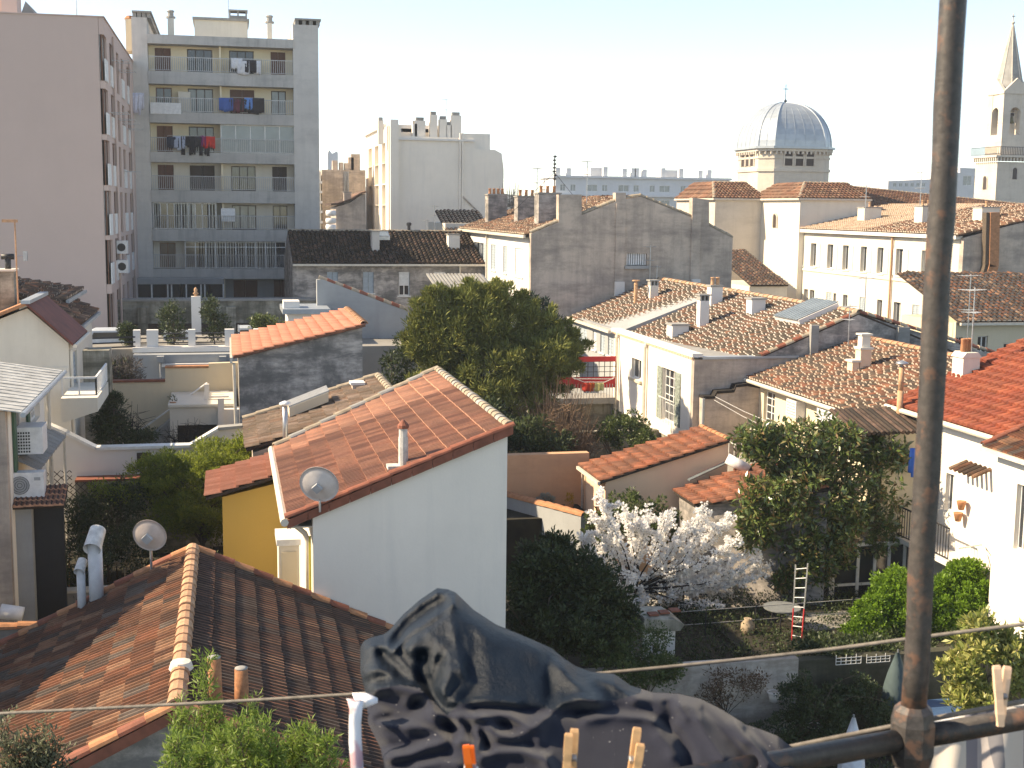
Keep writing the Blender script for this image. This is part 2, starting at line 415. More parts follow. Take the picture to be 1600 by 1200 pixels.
def cap_row(parent, A, B, mat, r=.10, L=.38, name='ridge_tile', single=True, drop=0.0, seg=6, flatten=.8):
    """row of half-round cover tiles from A to B"""
    A, B = Vector(A), Vector(B); d = B-A; n = max(1, round(d.length/L)); s = d/n; t = s.normalized()
    side = t.cross(Vector((0, 0, 1))).normalized(); up = side.cross(t)
    allm = MB(); objs = []
    for i in range(n):
        m = MB() if single else allm
        a = A+s*i-t*.02; b_ = A+s*(i+1)+t*.03; vs = []
        jr = random.uniform(-.006, .006)
        for (p, rr, dz) in ((a, r*1.08, .012), (b_, r*.92, 0)):
            for k in range(seg+1):
                q = math.pi*k/seg; vs.append(p-side*rr*math.cos(q)+up*(rr*math.sin(q)*flatten+dz+jr))
        for (p, rr, dz) in ((a, r*.9, .012), (b_, r*.76, 0)):
            for k in range(seg+1):
                q = math.pi*k/seg; vs.append(p-side*rr*math.cos(q)+up*(rr*math.sin(q)*flatten+dz-.01+jr))
        k = seg+1; fs = [(j, j+1, k+j+1, k+j) for j in range(seg)]
        fs += [(j, 2*k+j, 2*k+j+1, j+1) for j in range(seg)]+[(k+j+1, 3*k+j+1, 3*k+j, k+j) for j in range(seg)]
        fs += [(2*k+j, 3*k+j, 3*k+j+1, 2*k+j+1) for j in range(seg)]
        m.add(vs, fs)
        if single: objs.append(m.build(name, mat[i % len(mat)] if isinstance(mat, list) else mat, parent))
    if not single: allm.build(name, mat if not isinstance(mat, list) else mat[0], parent)
    return objs

# ------------------------------------------------------------------ walls and windows
def LB(mb, ax, plane, sgn, a0, a1, d0, d1, z0, z1):
    """box in wall space: a along the wall, d inward from the face; sgn = outward direction of the face"""
    q0, q1 = plane-sgn*d0, plane-sgn*d1
    if ax == 'Y': mb.box(a0, a1, q0, q1, z0, z1)
    else: mb.box(q0, q1, a0, a1, z0, z1)
def wall(parent, mat, ax, plane, sgn, a0, a1, z0, z1, ops=(), th=.22, name='wall', gable=None, label=None):
    """slab with real openings; gable = [(a,z),...] polygon placed on top"""
    mb = MB()
    As = sorted({a0, a1}|{min(max(q, a0), a1) for o in ops for q in o[:2]}); Zs = sorted({z0, z1}|{min(max(q, z0), z1) for o in ops for q in o[2:4]})
    for i in range(len(Zs)-1):
        run = None
        for j in range(len(As)-1):
            ca, cz = (As[j]+As[j+1])/2, (Zs[i]+Zs[i+1])/2
            solid = not any(o[0] < ca < o[1] and o[2] < cz < o[3] for o in ops)
            if solid: run = run if run is not None else As[j]
            if (not solid or j == len(As)-2) and run is not None:
                LB(mb, ax, plane, sgn, run, As[j+1] if solid else As[j], 0, th, Zs[i], Zs[i+1]); run = None
    if gable: mb.prism(gable, plane, plane-sgn*th, 1 if ax == 'Y' else 0)
    o = mb.build(name, mat, parent)
    if label: o['label'] = label
    return o
def wr(ax, plane, x0, y0, x1, y1):
    """opening seen at these places of the wall -> (a0,a1,z0,z1)"""
    ym, xm = (y0+y1)/2, (x0+x1)/2; k = {ax: plane}
    i = 0 if ax == 'Y' else 1
    a, b = hit(x0, ym, **k)[i], hit(x1, ym, **k)[i]; z1 = hit(xm, y0, **k)[2]; z0 = hit(xm, y1, **k)[2]
    return (min(a, b), max(a, b), z0, z1)
def window(parent, ax, plane, sgn, op, kind='sash', frame=None, deep=.12, bars=0, sill=True, leaves=2, wall_th=.22):
    a0, a1, z0, z1 = op; fr = frame or M['trim']; t = min(.06, (a1-a0)*.1)
    if kind in ('sash', 'rollhalf', 'curtain', 'veiled'):
        m = MB()
        LB(m, ax, plane, sgn, a0, a0+t, deep, deep+.05, z0, z1); LB(m, ax, plane, sgn, a1-t, a1, deep, deep+.05, z0, z1)
        LB(m, ax, plane, sgn, a0+t, a1-t, deep, deep+.05, z0, z0+t); LB(m, ax, plane, sgn, a0+t, a1-t, deep, deep+.05, z1-t, z1)
        for k in range(1, leaves):
            c = a0+(a1-a0)*k/leaves; LB(m, ax, plane, sgn, c-t*.5, c+t*.5, deep-.004, deep+.05, z0+t, z1-t)
        for k in range(1, bars+1):
            c = z0+(z1-z0)*k/(bars+1); LB(m, ax, plane, sgn, a0+t, a1-t, deep+.006, deep+.045, c-.015, c+.015)
        f = m.build('window', fr, parent)
        p = MB(); LB(p, ax, plane, sgn, a0+t*.5, a1-t*.5, deep+.022, deep+.03, z0+t*.5, z1-t*.5)
        p.build('pane', M['glassb'] if kind == 'veiled' else M['glass'], f)
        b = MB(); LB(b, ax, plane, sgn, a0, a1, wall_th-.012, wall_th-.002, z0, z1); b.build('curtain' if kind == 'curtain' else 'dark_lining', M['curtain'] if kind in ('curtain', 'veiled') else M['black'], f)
        if kind == 'rollhalf':
            q = MB(); zz = z0+(z1-z0)*.42
            nsl = 9
            for k in range(nsl):
                za = zz+(z1-zz)*k/nsl; LB(q, ax, plane, sgn, a0+.02, a1-.02, .05, .07, za+.004, za+(z1-zz)/nsl-.004)
            LB(q, ax, plane, sgn, a0+.02, a1-.02, .072, .085, zz, z1)
            q.build('roller_shutter', M['whiteshut'], f)
    else:
        mat = {'shut': M['whiteshut'], 'blue': M['shutter'], 'green': M['greenshut'], 'brown': M['brownroll'], 'dark': M['darkwood'], 'red': M['redbrown']}[kind]
        f = None
        for k in range(leaves):
            c0 = a0+(a1-a0)*k/leaves+.012; c1 = a0+(a1-a0)*(k+1)/leaves-.012; m = MB()
            LB(m, ax, plane, sgn, c0, c0+.05, .05, .09, z0, z1); LB(m, ax, plane, sgn, c1-.05, c1, .05, .09, z0, z1)
            LB(m, ax, plane, sgn, c0+.05, c1-.05, .075, .085, z0, z1)
            ns = max(4, int((z1-z0)/.14))
            for s_ in range(ns):
                za = z0+(z1-z0)*s_/ns; LB(m, ax, plane, sgn, c0+.05, c1-.05, .055, .074, za+.01, za+(z1-z0)/ns*.72)
            m.build('shutter', mat, parent)
    if sill and (z1-z0) < 1.7:
        s = MB(); LB(s, ax, plane, sgn, a0-.08, a1+.08, -.07, .02, z0-.07, z0-.002); s.build('sill', M['trim'] if fr is M['trim'] else M['slab'], parent)
    return f
def openshut(parent, ax, plane, sgn, op, mat, sides=(-1, 1), wd=None):
    """shutter leaves folded back flat against the wall"""
    a0, a1, z0, z1 = op; wd = wd or (a1-a0)*.5
    for s in sides:
        c0 = a0-wd-.02 if s < 0 else a1+.02; c1 = c0+wd; m = MB()
        LB(m, ax, plane, sgn, c0, c1, -.03, -.008, z0, z1)
        ns = max(4, int((z1-z0)/.16))
        for k in range(ns):
            za = z0+(z1-z0)*k/ns; LB(m, ax, plane, sgn, c0+.04, c1-.04, -.045, -.031, za+.015, za+(z1-z0)/ns*.7)
        m.build('shutter', mat, parent)
def railing(parent, A, B, h=.95, step=.12, mat=None, name='railing', r=.008, top=.02, low=.08):
    A, B = Vector(A), Vector(B); d = B-A; n = max(2, int(d.length/step)); m = MB(); t = d.normalized(); sd_ = Vector((0, 0, 1)).cross(t)
    for z, rr in ((h, top), (low, top*.7)):
        c = (A+B)/2+Vector((0, 0, z)); m.obox(c, t*d.length/2, sd_*rr, Vector((0, 0, rr)))
    for i in range(n+1):
        p = A+d*i/n; m.obox(p+Vector((0, 0, (h+low)/2)), t*r, sd_*r, Vector((0, 0, (h-low)/2-.001)))
    return m.build(name, mat or M['rail'], parent)
def chimney(parent, x, y, z0, z1, wx=.5, wy=.5, mat=None, pots=0, cap='slab', potmat=None, name='chimney', poth=.35):
    m = MB(); m.box(x-wx/2, x+wx/2, y-wy/2, y+wy/2, z0, z1)
    c = m.build(name, mat or M['creamw'], parent)
    if cap == 'slab':
        q = MB(); q.box(x-wx/2-.05, x+wx/2+.05, y-wy/2-.05, y+wy/2+.05, z1+.001, z1+.07); q.build('chimney_cap', M['cement'], c)
    if cap == 'vent':
        q = MB()
        for i in (-1, 0, 1): q.box(x+i*wx*.42-.04, x+i*wx*.42+.04, y-wy/2, y+wy/2, z1+.001, z1+.22)
        q.box(x-wx/2-.06, x+wx/2+.06, y-wy/2-.06, y+wy/2+.06, z1+.221, z1+.28); q.build('chimney_cap', M['cement'], c)
    for i in range(pots):
        px = x+(i-(pots-1)/2)*(wx*.9/max(pots, 1)); q = MB(); zz = z1+(.07 if cap == 'slab' else 0)
        q.lathe((px, y), [(.085, zz), (.095, zz+.03), (.085, zz+.06), (.08, zz+poth-.05), (.1, zz+poth-.04), (.1, zz+poth), (.07, zz+poth), (.07, zz+poth-.1)], 10)
        q.build('chimney_pot', potmat or M['terrapale'], c, True)
    return c
def aerial(x, y, z, h, label, boom=.7, ang=.3, n=6, group='television aerials on the roofs', tall=False):
    t = thing('television_aerial', label, 'aerial', (x, y, z), group)
    r = .016+.00012*y
    m = MB(); m.tube([(x, y, z-.05), (x, y, z+h)], r, 6); m.build('mast', M['alu'], t)
    c, s = math.cos(ang), math.sin(ang)
    for (zz, L) in ((z+h-.08, boom),)+(((z+h*.66, boom*.6),) if h > 1.6 else ()):
        b = MB(); b.tube([(x-c*L/2, y-s*L/2, zz), (x+c*L/2, y+s*L/2, zz)], r*.7, 5)
        for i in range(n):
            f_ = -.5+i/(n-1); e = .11+.18*abs(f_-.5)
            b.tube([(x+c*L*f_-s*e, y+s*L*f_+c*e, zz+.01), (x+c*L*f_+s*e, y+s*L*f_-c*e, zz+.01)], r*.5, 4)
        b.build('boom', M['alu'], t)
    return t

# ------------------------------------------------------------------ plants
def leaves(cent, nrm, size, asp=.45, bend=.25):
    """one folded leaf (2 quads -> 4 tris worth) per centre; returns verts for quads"""
    n = len(cent)
    d = nrm/np.maximum(np.linalg.norm(nrm, axis=1, keepdims=True), 1e-6)
    a = rng.normal(size=(n, 3)); s = np.cross(d, a); s /= np.maximum(np.linalg.norm(s, axis=1, keepdims=True), 1e-6)
    sz = (size*rng.uniform(.65, 1.3, n))[:, None]
    up = np.cross(s, d)
    tip = cent+d*sz-up*sz*bend; mid = cent+d*sz*.5
    return np.stack([cent, mid+s*sz*asp*.5, tip, mid-s*sz*asp*.5], axis=1)
def crown(parent, name, clusters, mat, size=.12, per=30, asp=.45, spread=.35, up=.4, extra=None):
    """clusters: (n,4) x y z r ; leaves point outwards from twig ends"""
    cl = np.asarray(clusters); n = len(cl)
    q = np.repeat(np.arange(n), per); dirs = rng.normal(size=(len(q), 3)); dirs /= np.linalg.norm(dirs, axis=1, keepdims=True)
    rad = rng.uniform(.15, 1, len(q))**.6
    c = cl[q, :3]+dirs*(rad*cl[q, 3])[:, None]*np.array([1, 1, .8])
    nn = dirs+rng.normal(size=dirs.shape)*.45+np.array([0, 0, up])
    return npmesh(name, leaves(c, nn, size, asp), 4, mat, parent)
def clusters_in(blobs, n, rmin=.12, rmax=.28, shell=.55):
    """scatter twig-end clusters through ellipsoids (cx,cy,cz,rx,ry,rz,weight), denser near the surface"""
    out = []; wts = np.array([b[6] for b in blobs]); wts = wts/wts.sum()
    for b, k in zip(blobs, (wts*n).astype(int)+1):
        d = rng.normal(size=(k, 3)); d /= np.linalg.norm(d, axis=1, keepdims=True)
        r = rng.uniform(shell**3, 1, k)**(1/3)*rng.uniform(.82, 1.12, k)
        p = np.array(b[:3])+d*r[:, None]*np.array(b[3:6])
        out.append(np.concatenate([p, rng.uniform(rmin, rmax, (k, 1))], axis=1))
    return np.concatenate(out)
def limbs(parent, base, top, targets, mat, r0=.1, n=14, name='branch', rtip=.012, tname='trunk', bendy=.15):
    base, top = Vector(base), Vector(top)
    L = (top-base).length; pts = [base+(top-base)*t+Vector((random.uniform(-1, 1), random.uniform(-1, 1), 0))*bendy*L*.12*math.sin(t*3.14) for t in [i/6 for i in range(7)]]
    m = MB(); m.tube(pts, [r0*(1.25 if i == 0 else 1-.1*i) for i in range(7)], 9); tr = m.build(tname, mat, parent, True)
    tg = list(targets); random.shuffle(tg)
    for q in tg[:n]:
        q = Vector(q[:3]); k = random.randint(2, 6); p0 = pts[k]
        mid = (p0+q)/2+Vector((random.uniform(-.1, .1), random.uniform(-.1, .1), random.uniform(-.05, .2)))*(q-p0).length
        b = MB(); rb = r0*(.55-.05*k)
        b.tube([p0, (p0+mid)/2+Vector((0, 0, .03)), mid, (mid+q)/2+Vector((random.uniform(-.05, .05), 0, .04)), q], [rb, rb*.8, rb*.6, rb*.4, rtip], 6)
        b.build(name, mat, parent, True)
    return tr

def S(o, kind='structure'): o['kind'] = kind; return o
def body(parent, mat, poly, a, b, ax, name='wall'):
    m = MB(); m.prism(poly, a, b, ax); return m.build(name, mat, parent)

# ================================================================== ground and far setting
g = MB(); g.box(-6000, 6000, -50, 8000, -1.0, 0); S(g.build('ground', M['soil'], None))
hm = MB(); K = 60
for i in range(K):
    x0 = -2600+i*110; x1 = x0+110
    h0 = 60+45*math.sin(i*.31)+22*math.sin(i*.83+1); h1 = 60+45*math.sin((i+1)*.31)+22*math.sin((i+1)*.83+1)
    hm.add([(x0, 3600, 0), (x1, 3600, 0), (x1, 4100, h1), (x0, 4100, h0), (x0, 4600, 0), (x1, 4600, 0)], [(0, 1, 2, 3), (3, 2, 5, 4)])
S(hm.build('hills', plain('hazy hill scrub', (.12, .13, .11), .95, 0, .3, .01), None, True))

# ================================================================== far blocks
# white block on the skyline
def far_block():
    Y0 = 250; A = hit(868, 275, Y=Y0); B = hit(1140, 280, Y=Y0); zt = A[2]-.3
    t = thing('apartment_block', 'long low white apartment block on the skyline left of the church dome', 'apartment block', (A[0], Y0, 0))
    ops = []
    for (za, zb) in ((zt-2.6, zt-1.3), (zt-6.4, zt-4.2), (zt-9.6, zt-7.4)):
        x = A[0]+1.0; k = 0
        while x < B[0]-2:
            wd = 1.1 if k % 5 in (0, 1, 3) else 2.2
            ops.append((x, x+wd, za, zb)); x += wd+(1.0 if k % 2 == 0 else 2.3); k += 1
    wall(t, M['haze'], 'Y', Y0, -1, A[0], B[0], 0, zt, ops, th=.5)
    body(t, M['haze'], [(A[0], 0), (B[0], 0), (B[0], zt-.02), (A[0], zt-.02)], Y0+.52, Y0+12, 1, 'rear_block')
    s = MB(); s.box(A[0]-.3, B[0]+.3, Y0-.5, Y0+12.2, zt, zt+.4); s.build('roof', M['haze'], t)
    s = MB(); s.box(A[0]-.3, B[0]+.3, Y0-.9, Y0, zt-3.6, zt-3.2); s.build('ledge', M['haze'], t)
    for o in ops: window(t, 'Y', Y0, -1, o, 'veiled', sill=False, leaves=2, wall_th=.5)
    for (x0, x1, y0) in ((921, 947, 262), (1037, 1062, 266)):
        a = hit(x0, y0, Y=Y0+4); b = hit(x1, y0, Y=Y0+4); m = MB(); m.box(a[0], b[0], Y0+3, Y0+9, zt+.4, a[2]); m.build('lift_house', M['haze'], t)
    for px, py in ((870, 262), (887, 263), (944, 261), (974, 264), (988, 263), (993, 263), (1005, 265), (1034, 263), (1062, 264), (1092, 267), (1106, 266)):
        p = hit(px, py, Y=Y0+2); m = MB(); m.box(p[0]-.45, p[0]+.45, Y0+1, Y0+2, zt+.38, p[2]); m.build('chimney', M['haze'], t)
far_block()
def simple_block(name, label, pts, Y0, depth, mat, cat='building', wins=(), kind='veiled'):
    P = [hit(x, y, Y=Y0) for x, y in pts]; xs = [p[0] for p in P]
    t = thing(name, label, cat, (min(xs), Y0, 0))
    poly = [(p[0], p[2]) for p in P]+[(P[-1][0], 0), (P[0][0], 0)]
    if wins:
        zr = min(p[2] for p in P); ops = [wr('Y', Y0, *q) for q in wins]
        zr = max(o[3] for o in ops)+.05
        wall(t, mat, 'Y', Y0, -1, min(xs), max(xs), 0, min(zr, min(p[2] for p in P)), ops, th=.3)
        body(t, mat, [(min(xs), zr)]+[(p[0], p[2]) for p in P]+[(max(xs), zr)], Y0, Y0+.3, 1, 'upper_wall')
        for o in ops: window(t, 'Y', Y0, -1, o, kind, sill=False, wall_th=.3)
        body(t, mat, poly, Y0+.302, Y0+depth, 1, 'rear_block')
    else: body(t, mat, poly, Y0, Y0+depth, 1)
    return t
simple_block('tower_block', 'far pale tower block with a notched top beyond the brown flats', [(512, 240), (514, 234), (519, 240), (527, 236), (528, 240)], 420, 14, M['haze'])
simple_block('tower_block', 'low far pale roof block just left of the rusty pole near the bell tower', [(1388, 283), (1455, 280)], 230, 14, M['haze'], wins=[(1396+i*9, 286, 1401+i*9, 292) for i in range(6)])
simple_block('tower_block', 'taller far white block rising behind the pole beside the bell tower', [(1456, 268), (1500, 270), (1500, 262), (1545, 264)], 230, 14, M['haze'], wins=[(1505, 275, 1518, 290), (1522, 275, 1535, 290)])
# brown flats seen between the grey tower and the cream block
t = simple_block('apartment_building', 'grey brown flat roofed apartment building between the grey tower and the cream block', [(503, 265), (571, 266)], 132, 12, M['brown'])
for (px, top, wd) in ((548, 246, .55), (555, 241, .9), (533, 254, .4), (541, 255, .4), (523, 251, .5)):
    p = hit(px, top, Y=133); m = MB(); m.box(p[0]-wd/2, p[0]+wd/2, 132.6, 133.6, 16, p[2]); m.build('chimney', M['brown'], t)
for k in range(4):
    x = hit(538, 300, Y=131.9)[0]+k*.14; m = MB(); m.tube([(x, 131.9, 9), (x, 131.9, hit(538, 268, Y=131.9)[2])], .05, 6); m.build('downpipe', M['alu'], t)
# white framed flats at its left edge, with small balconies
t = thing('apartment_building', 'narrow sunlit flats edge with stacked balconies right of the grey tower', 'apartment building', (hit(500, 300, Y=128)[0], 128, 0))
a, b = hit(497, 300, Y=128)[0], hit(503, 300, Y=128)[0]
m = MB(); m.box(a-4, b-.05, 128.4, 140, 0, hit(500, 268, Y=128)[2]); m.build('wall', M['creamw'], t)
for py in (283, 298, 314, 329, 345):
    z = hit(500, py, Y=128)[2]; m = MB(); m.box(a-3, b, 127.4, 128.39, z-.25, z); m.build('balcony', M['white'], t)
# small old house with gabled wall in front of the flats
t = thing('old_house', 'small grey brown gabled house with white oil tanks, right of the grey tower', 'house', (hit(525, 340, Y=112)[0], 112, 0))
P = [hit(x, y, Y=112) for x, y in ((525, 324), (548, 316), (562, 306), (571, 303), (575, 362), (525, 362))]
body(t, M['brown'], [(p[0], p[2]) for p in P[:4]]+[(P[4][0], 0), (P[0][0], 0)], 112, 118, 1)
P = [hit(x, y, Y=111.9) for x, y in ((517, 321), (527, 320), (549, 313), (563, 304), (572, 301))]
m = MB()
for p, q in zip(P, P[1:]): m.obox((p+q)/2+np.array([0, 3, .08]), (q-p)/2, (0, 3.2, 0), (0, 0, .08))
m.build('roof', T['old'], t)
p = hit(543, 312, Y=112.5); chimney(t, p[0], 112.8, p[2]-1, p[2]+.6, .6, .6, M['brown'])
t2 = thing('water_tank', 'stack of white tanks on a flat roof right of the grey tower', 'tank', (hit(516, 350, Y=111)[0], 111, 0))
for py in (333, 345, 355):
    p = hit(517, py, Y=111); m = MB(); m.lathe((p[0], 111), [(.15, p[2]-.25), (.42, p[2]-.22), (.45, p[2]), (.42, p[2]+.22), (.15, p[2]+.25)], 12); m.build('tank', M['whitepl'], t2, True)
m = MB(); p = hit(508, 361, Y=111); q = hit(530, 361, Y=111); m.box(p[0], q[0], 110.5, 111.9, 0, p[2]+.1); m.build('wall', M['creamw'], t2)

# ------------------------------------------------------------------ cream block in the middle distance
def cream_block():
    Y0 = 120; P = lambda x, y: hit(x, y, Y=Y0)
    xc = P(607, 250)[0]; x1 = P(622, 250)[0]; xr = P(786, 260)[0]
    t = thing('apartment_building', 'cream windowless block with chimneys on its roof, left of centre skyline', 'apartment building', (xc, Y0, 0))
    prof = [(622, 212), (741, 216), (741, 233), (773, 234), (784, 240), (787, 265)]
    body(t, M['whiteclean'], [(P(x, y)[0], P(x, y)[2]) for x, y in prof]+[(xr, 0), (x1, 0)], Y0, Y0+16, 1, 'side_wall')
    m = MB(); m.box(xc+.15, x1-.003, Y0-.35, Y0+3, 0, P(612, 187)[2]); m.build('corner_shaft', M['whiteclean'], t)
    m = MB(); a, b = P(622, 217), P(741, 220); m.obox((a+b)/2+np.array([0, -.1, 0]), (b-a)/2, (0, .09, 0), (0, 0, .09)); m.build('cornice', M['white'], t)
    # sunlit balcony front facing left
    yf = 140; ops = []
    for k, py in enumerate((236, 269, 303, 336, 368)):
        z = P(607, py)[2]; ops += [(Y0+2.3, Y0+5.2, z-1.0, z+.9), (Y0+8, Y0+11.5, z-1.0, z+.9), (Y0+14, Y0+17.5, z-1, z+.9)]
    top = P(607, 196)[2]
    wall(t, M['whiteclean'], 'X', xc, -1, Y0+.1, yf, 0, top, ops, th=1.2, name='balcony_front')
    body(t, M['cream'], [(xc+1.25, 0), (x1-.51, 0), (x1-.51, top), (xc+1.25, top)], Y0+3.1, yf, 1, 'inner_wall')
    for o in ops: window(t, 'X', xc, -1, (o[0]+.4, o[1]-.4, o[2], o[3]-.2), 'veiled', deep=.9, sill=False, wall_th=1.2)
    m = MB(); m.box(x1-.5, x1+9, Y0+1.5, yf, 0, P(680, 206)[2]); m.build('penthouse', M['whiteclean'], t)
    m = MB(); m.box(xc-.3, x1+.0, Y0+3.05, yf+.2, top+.002, top+.3); m.build('roof', M['white'], t)
    for (px, y0, wd) in ((594, 189, .5), (655, 189, 1.0), (676, 180, .7), (691, 187, .7), (700, 196, .5), (711, 181, 1.0), (647, 194, .4)):
        p = hit(px, y0, Y=Y0+1.2); mm = MB(); mm.box(p[0]-wd/2, p[0]+wd/2, Y0+.6, Y0+1.4, P(px, 216)[2]-.5, p[2]); c = mm.build('chimney', M['whiteclean'], t)
        mm = MB(); mm.box(p[0]-wd*.36, p[0]+wd*.36, Y0+.7, Y0+1.3, p[2]+.02, p[2]+.3); mm.build('chimney_cap', M['cement'], c)
    m = MB(); a, b = P(660, 199), P(685, 199); m.box(a[0]-2, b[0]+.6, Y0+4, Y0+9, a[2]-3, a[2]+.1); m.build('roof_house', M['haze'], t)
    o = wr('Y', Y0+3.9, 623, 203, 629, 211); m = MB(); m.box(o[0]-1.2, o[1]+5, Y0+4, Y0+8.5, o[2]-1, o[3]+.5); m.build('lift_house', M['whiteclean'], t)
    m = MB(); m.box(o[0], o[1], Y0+3.9, Y0+3.99, o[2], o[3]); m.build('vent_grille', M['iron'], t)
    for px in (719, 722.5):
        a = P(px, 208); m = MB(); m.tube([(a[0], Y0-.1, 4), (a[0], Y0-.1, a[2])], .09, 6); m.build('downpipe', M['whiteclean'], t)
    a = P(716, 330); b = P(752, 336); c_ = P(722, 306); m = MB(); m.tube([(c_[0], Y0-.1, c_[2]), (b[0], Y0-.1, b[2])], .07, 6); m.build('pipe', M['brown'], t)
    aerial(hit(697, 182, Y=122)[0], 122, hit(697, 205, Y=122)[2], 3.0, 'tall aerial among the chimneys of the cream block', 1.0)
cream_block()

# ------------------------------------------------------------------ church
def arches(parent, ax, plane, sgn, cs, wd, z0, z1, mat):
    for c in cs:
        m = MB(); poly = [(c-wd/2, z0), (c+wd/2, z0)]
        for k in range(9):
            a = math.pi*k/8; poly.append((c+wd/2*math.cos(a), z1+wd/2*math.sin(a)))
        m.prism(poly, plane+sgn*.03, plane-sgn*.3, 1 if ax == 'Y' else 0); w_ = m.build('window', mat, parent)
        f = MB(); pts = [(c+wd*.62*math.cos(math.pi*k/10), z1+wd*.62*math.sin(math.pi*k/10)) for k in range(11)]
        P3 = [((p[0], plane+sgn*.05, p[1]) if ax == 'Y' else (plane+sgn*.05, p[0], p[1])) for p in [(c+wd*.62, z0)]+pts+[(c-wd*.62, z0)]]
        f.tube(P3, .07, 5); f.build('frame', M['stone'], w_)
def church():
    c = hit(1223, 260, Y=108); cx, cy = c[0]+.15, 108.3
    t = thing('church', 'stone church with a ribbed grey lead dome on an octagonal drum', 'church', (cx, cy, 0))
    hw, ch = 3.35, 1.05
    def octo(k): a, b = hw*k, (hw-ch)*k; return [(cx-b, cy-a), (cx+b, cy-a), (cx+a, cy-b), (cx+a, cy+b), (cx+b, cy+a), (cx-b, cy+a), (cx-a, cy+b), (cx-a, cy-b)]
    zt = hit(1223, 231, Y=105)[2]; zb = hit(1223, 265, Y=105)[2]
    m = MB(); m.prism(octo(1), 8, zt-.3, 2); d = m.build('drum', M['stone'], t)
    for (z, h, k) in ((zb-.15, .25, 1.03), (zt-.9, .18, 1.02), (zt-.28, .22, 1.07), (zt-.05, .2, 1.12)):
        m = MB(); m.prism(octo(k), z, z+h, 2); m.build('cornice', M['stone'] if k < 1.1 else M['zinc'], t)
    m = MB()
    for i in range(8):
        p, q = octo(1.05)[i], octo(1.05)[(i+1) % 8]; n = max(2, int(math.dist(p, q)/.4))
        for j in range(n):
            f_ = (j+.5)/n; x, y = p[0]+(q[0]-p[0])*f_, p[1]+(q[1]-p[1])*f_; m.box(x-.08, x+.08, y-.08, y+.08, zt-.52, zt-.29)
    m.build('brackets', M['stone'], t)
    arches(t, 'Y', cy-hw, -1, (cx-1.0, cx, cx+1.0), .68, zb+.35, zb+1.25, M['darkwood'])
    arches(t, 'X', cx-hw, -1, (cy-1.0, cy, cy+1.0), .68, zb+.35, zb+1.25, M['darkwood'])
    # dome of eight curved fields with standing seams
    dz = hit(1223, 160, Y=108)[2]-zt-.15; m = MB(); R8 = []
    for i in range(13):
        a = math.pi/2*i/12; k = max(.02, math.cos(a)**.9); R8.append((k*1.03, zt+.15+dz*math.sin(a)))
    vs = []; fs = []
    for (k, z) in R8: vs += [(x, y, z) for x, y in octo(k)]
    for i in range(12):
        for j in range(8): fs.append((i*8+j, i*8+(j+1) % 8, (i+1)*8+(j+1) % 8, (i+1)*8+j))
    m.add(vs, fs); dm = m.build('dome', M['zinc'], t)
    for j in range(8):
        m = MB(); m.tube([octo(k)[j]+(z,) for k, z in R8], .07, 5); m.build('rib', M['zinc'], dm)
    m = MB()
    for j in range(8):
        n = 5 if j % 2 == 0 else 2
        for s in range(1, n):
            pts = []
            for k, z in R8[:9]:
                p, q = octo(k)[j], octo(k)[(j+1) % 8]; pts.append((p[0]+(q[0]-p[0])*s/n, p[1]+(q[1]-p[1])*s/n, z))
            m.tube(pts, .025, 4)
    m.build('seam', M['zinc'], dm)
    m = MB(); zz = zt+.15+dz; m.tube([(cx, cy, zz-.2), (cx, cy, zz+1.6)], .03, 6); m.box(cx-.24, cx+.24, cy-.025, cy+.025, zz+1.17, zz+1.23); m.lathe((cx, cy), [(.05, zz), (.16, zz+.15), (.05, zz+.3)], 8); m.build('cross', M['iron'], t)
    # left wing, hipped tile roof
    def wing(xc, ycn, yf, xr, ze, za, apx, apy, dep, wm, low):
        A = (xc, ycn, ze); B = (xc, yf, ze); Cc = (xr, ycn, ze)
        ap = (apx, apy, za); ap2 = (xr, apy, za)
        body(t, wm, [(xc+.15, ycn+.15), (xr, ycn+.15), (xr, yf), (xc+.15, yf)], 0, ze-.12, 2)
        m = MB(); m.prism([(xc-.1, ycn-.1), (xr, ycn-.1), (xr, ycn+.2), (xc+.2, ycn+.2), (xc+.2, yf), (xc-.1, yf)], ze-.12, ze+.02, 2); m.build('eaves', M['stone'], t)
        lv = math.hypot(apx-xc, za-ze); L = yf-ycn
        roof(t, A, (0, L, 0), (apx-xc, 0, za-ze), 'barrel', T['church'], .3, .5, [(0, 0), (L, 0), (L, lv), (apy-ycn, lv)], 0, M['deck'])
        lv = math.hypot(apy-ycn, za-ze)
        roof(t, A, (xr-xc, 0, 0), (0, apy-ycn, za-ze), 'barrel', T['church'], .3, .5, [(0, 0), (xr-xc, 0), (xr-xc, lv), (apx-xc, lv)], 0, M['deck'])
        cap_row(t, A, ap, M['ridgegrey'], .14, .45, single=False); cap_row(t, ap, ap2, M['ridgegrey'], .14, .45, single=False)
    p = hit(1116, 310, Y=95); q = hit(1192, 313, Y=95); ap = hit(1111, 285, Y=99.5)
    wing(p[0], 95, 104, q[0]+.4, p[2], ap[2], ap[0]+.2, 99.5, 0, M['stone'], 0)
    p = hit(1249, 310, Y=88); q = hit(1362, 314, Y=88); ap = hit(1257, 286, Y=92)
    wing(p[0], 88, 97, q[0], p[2], ap[2], ap[0], 92, 0, M['creamw'], 0)
    arches(t, 'X', p[0]+.15, -1, (hit(1209, 340, X=p[0])[1],), .6, p[2]-2.2, p[2]-1.5, M['darkwood'])
    # nave
    a = hit(1280, 287, Y=112); b = hit(1620, 322, Y=112); 
    roof(t, (a[0], 102, a[2]-3.4), (b[0]-a[0], 0, b[2]-a[2]), (0, 10, 3.4), 'barrel', T['church'], .3, .5, None, 0, M['deck'])
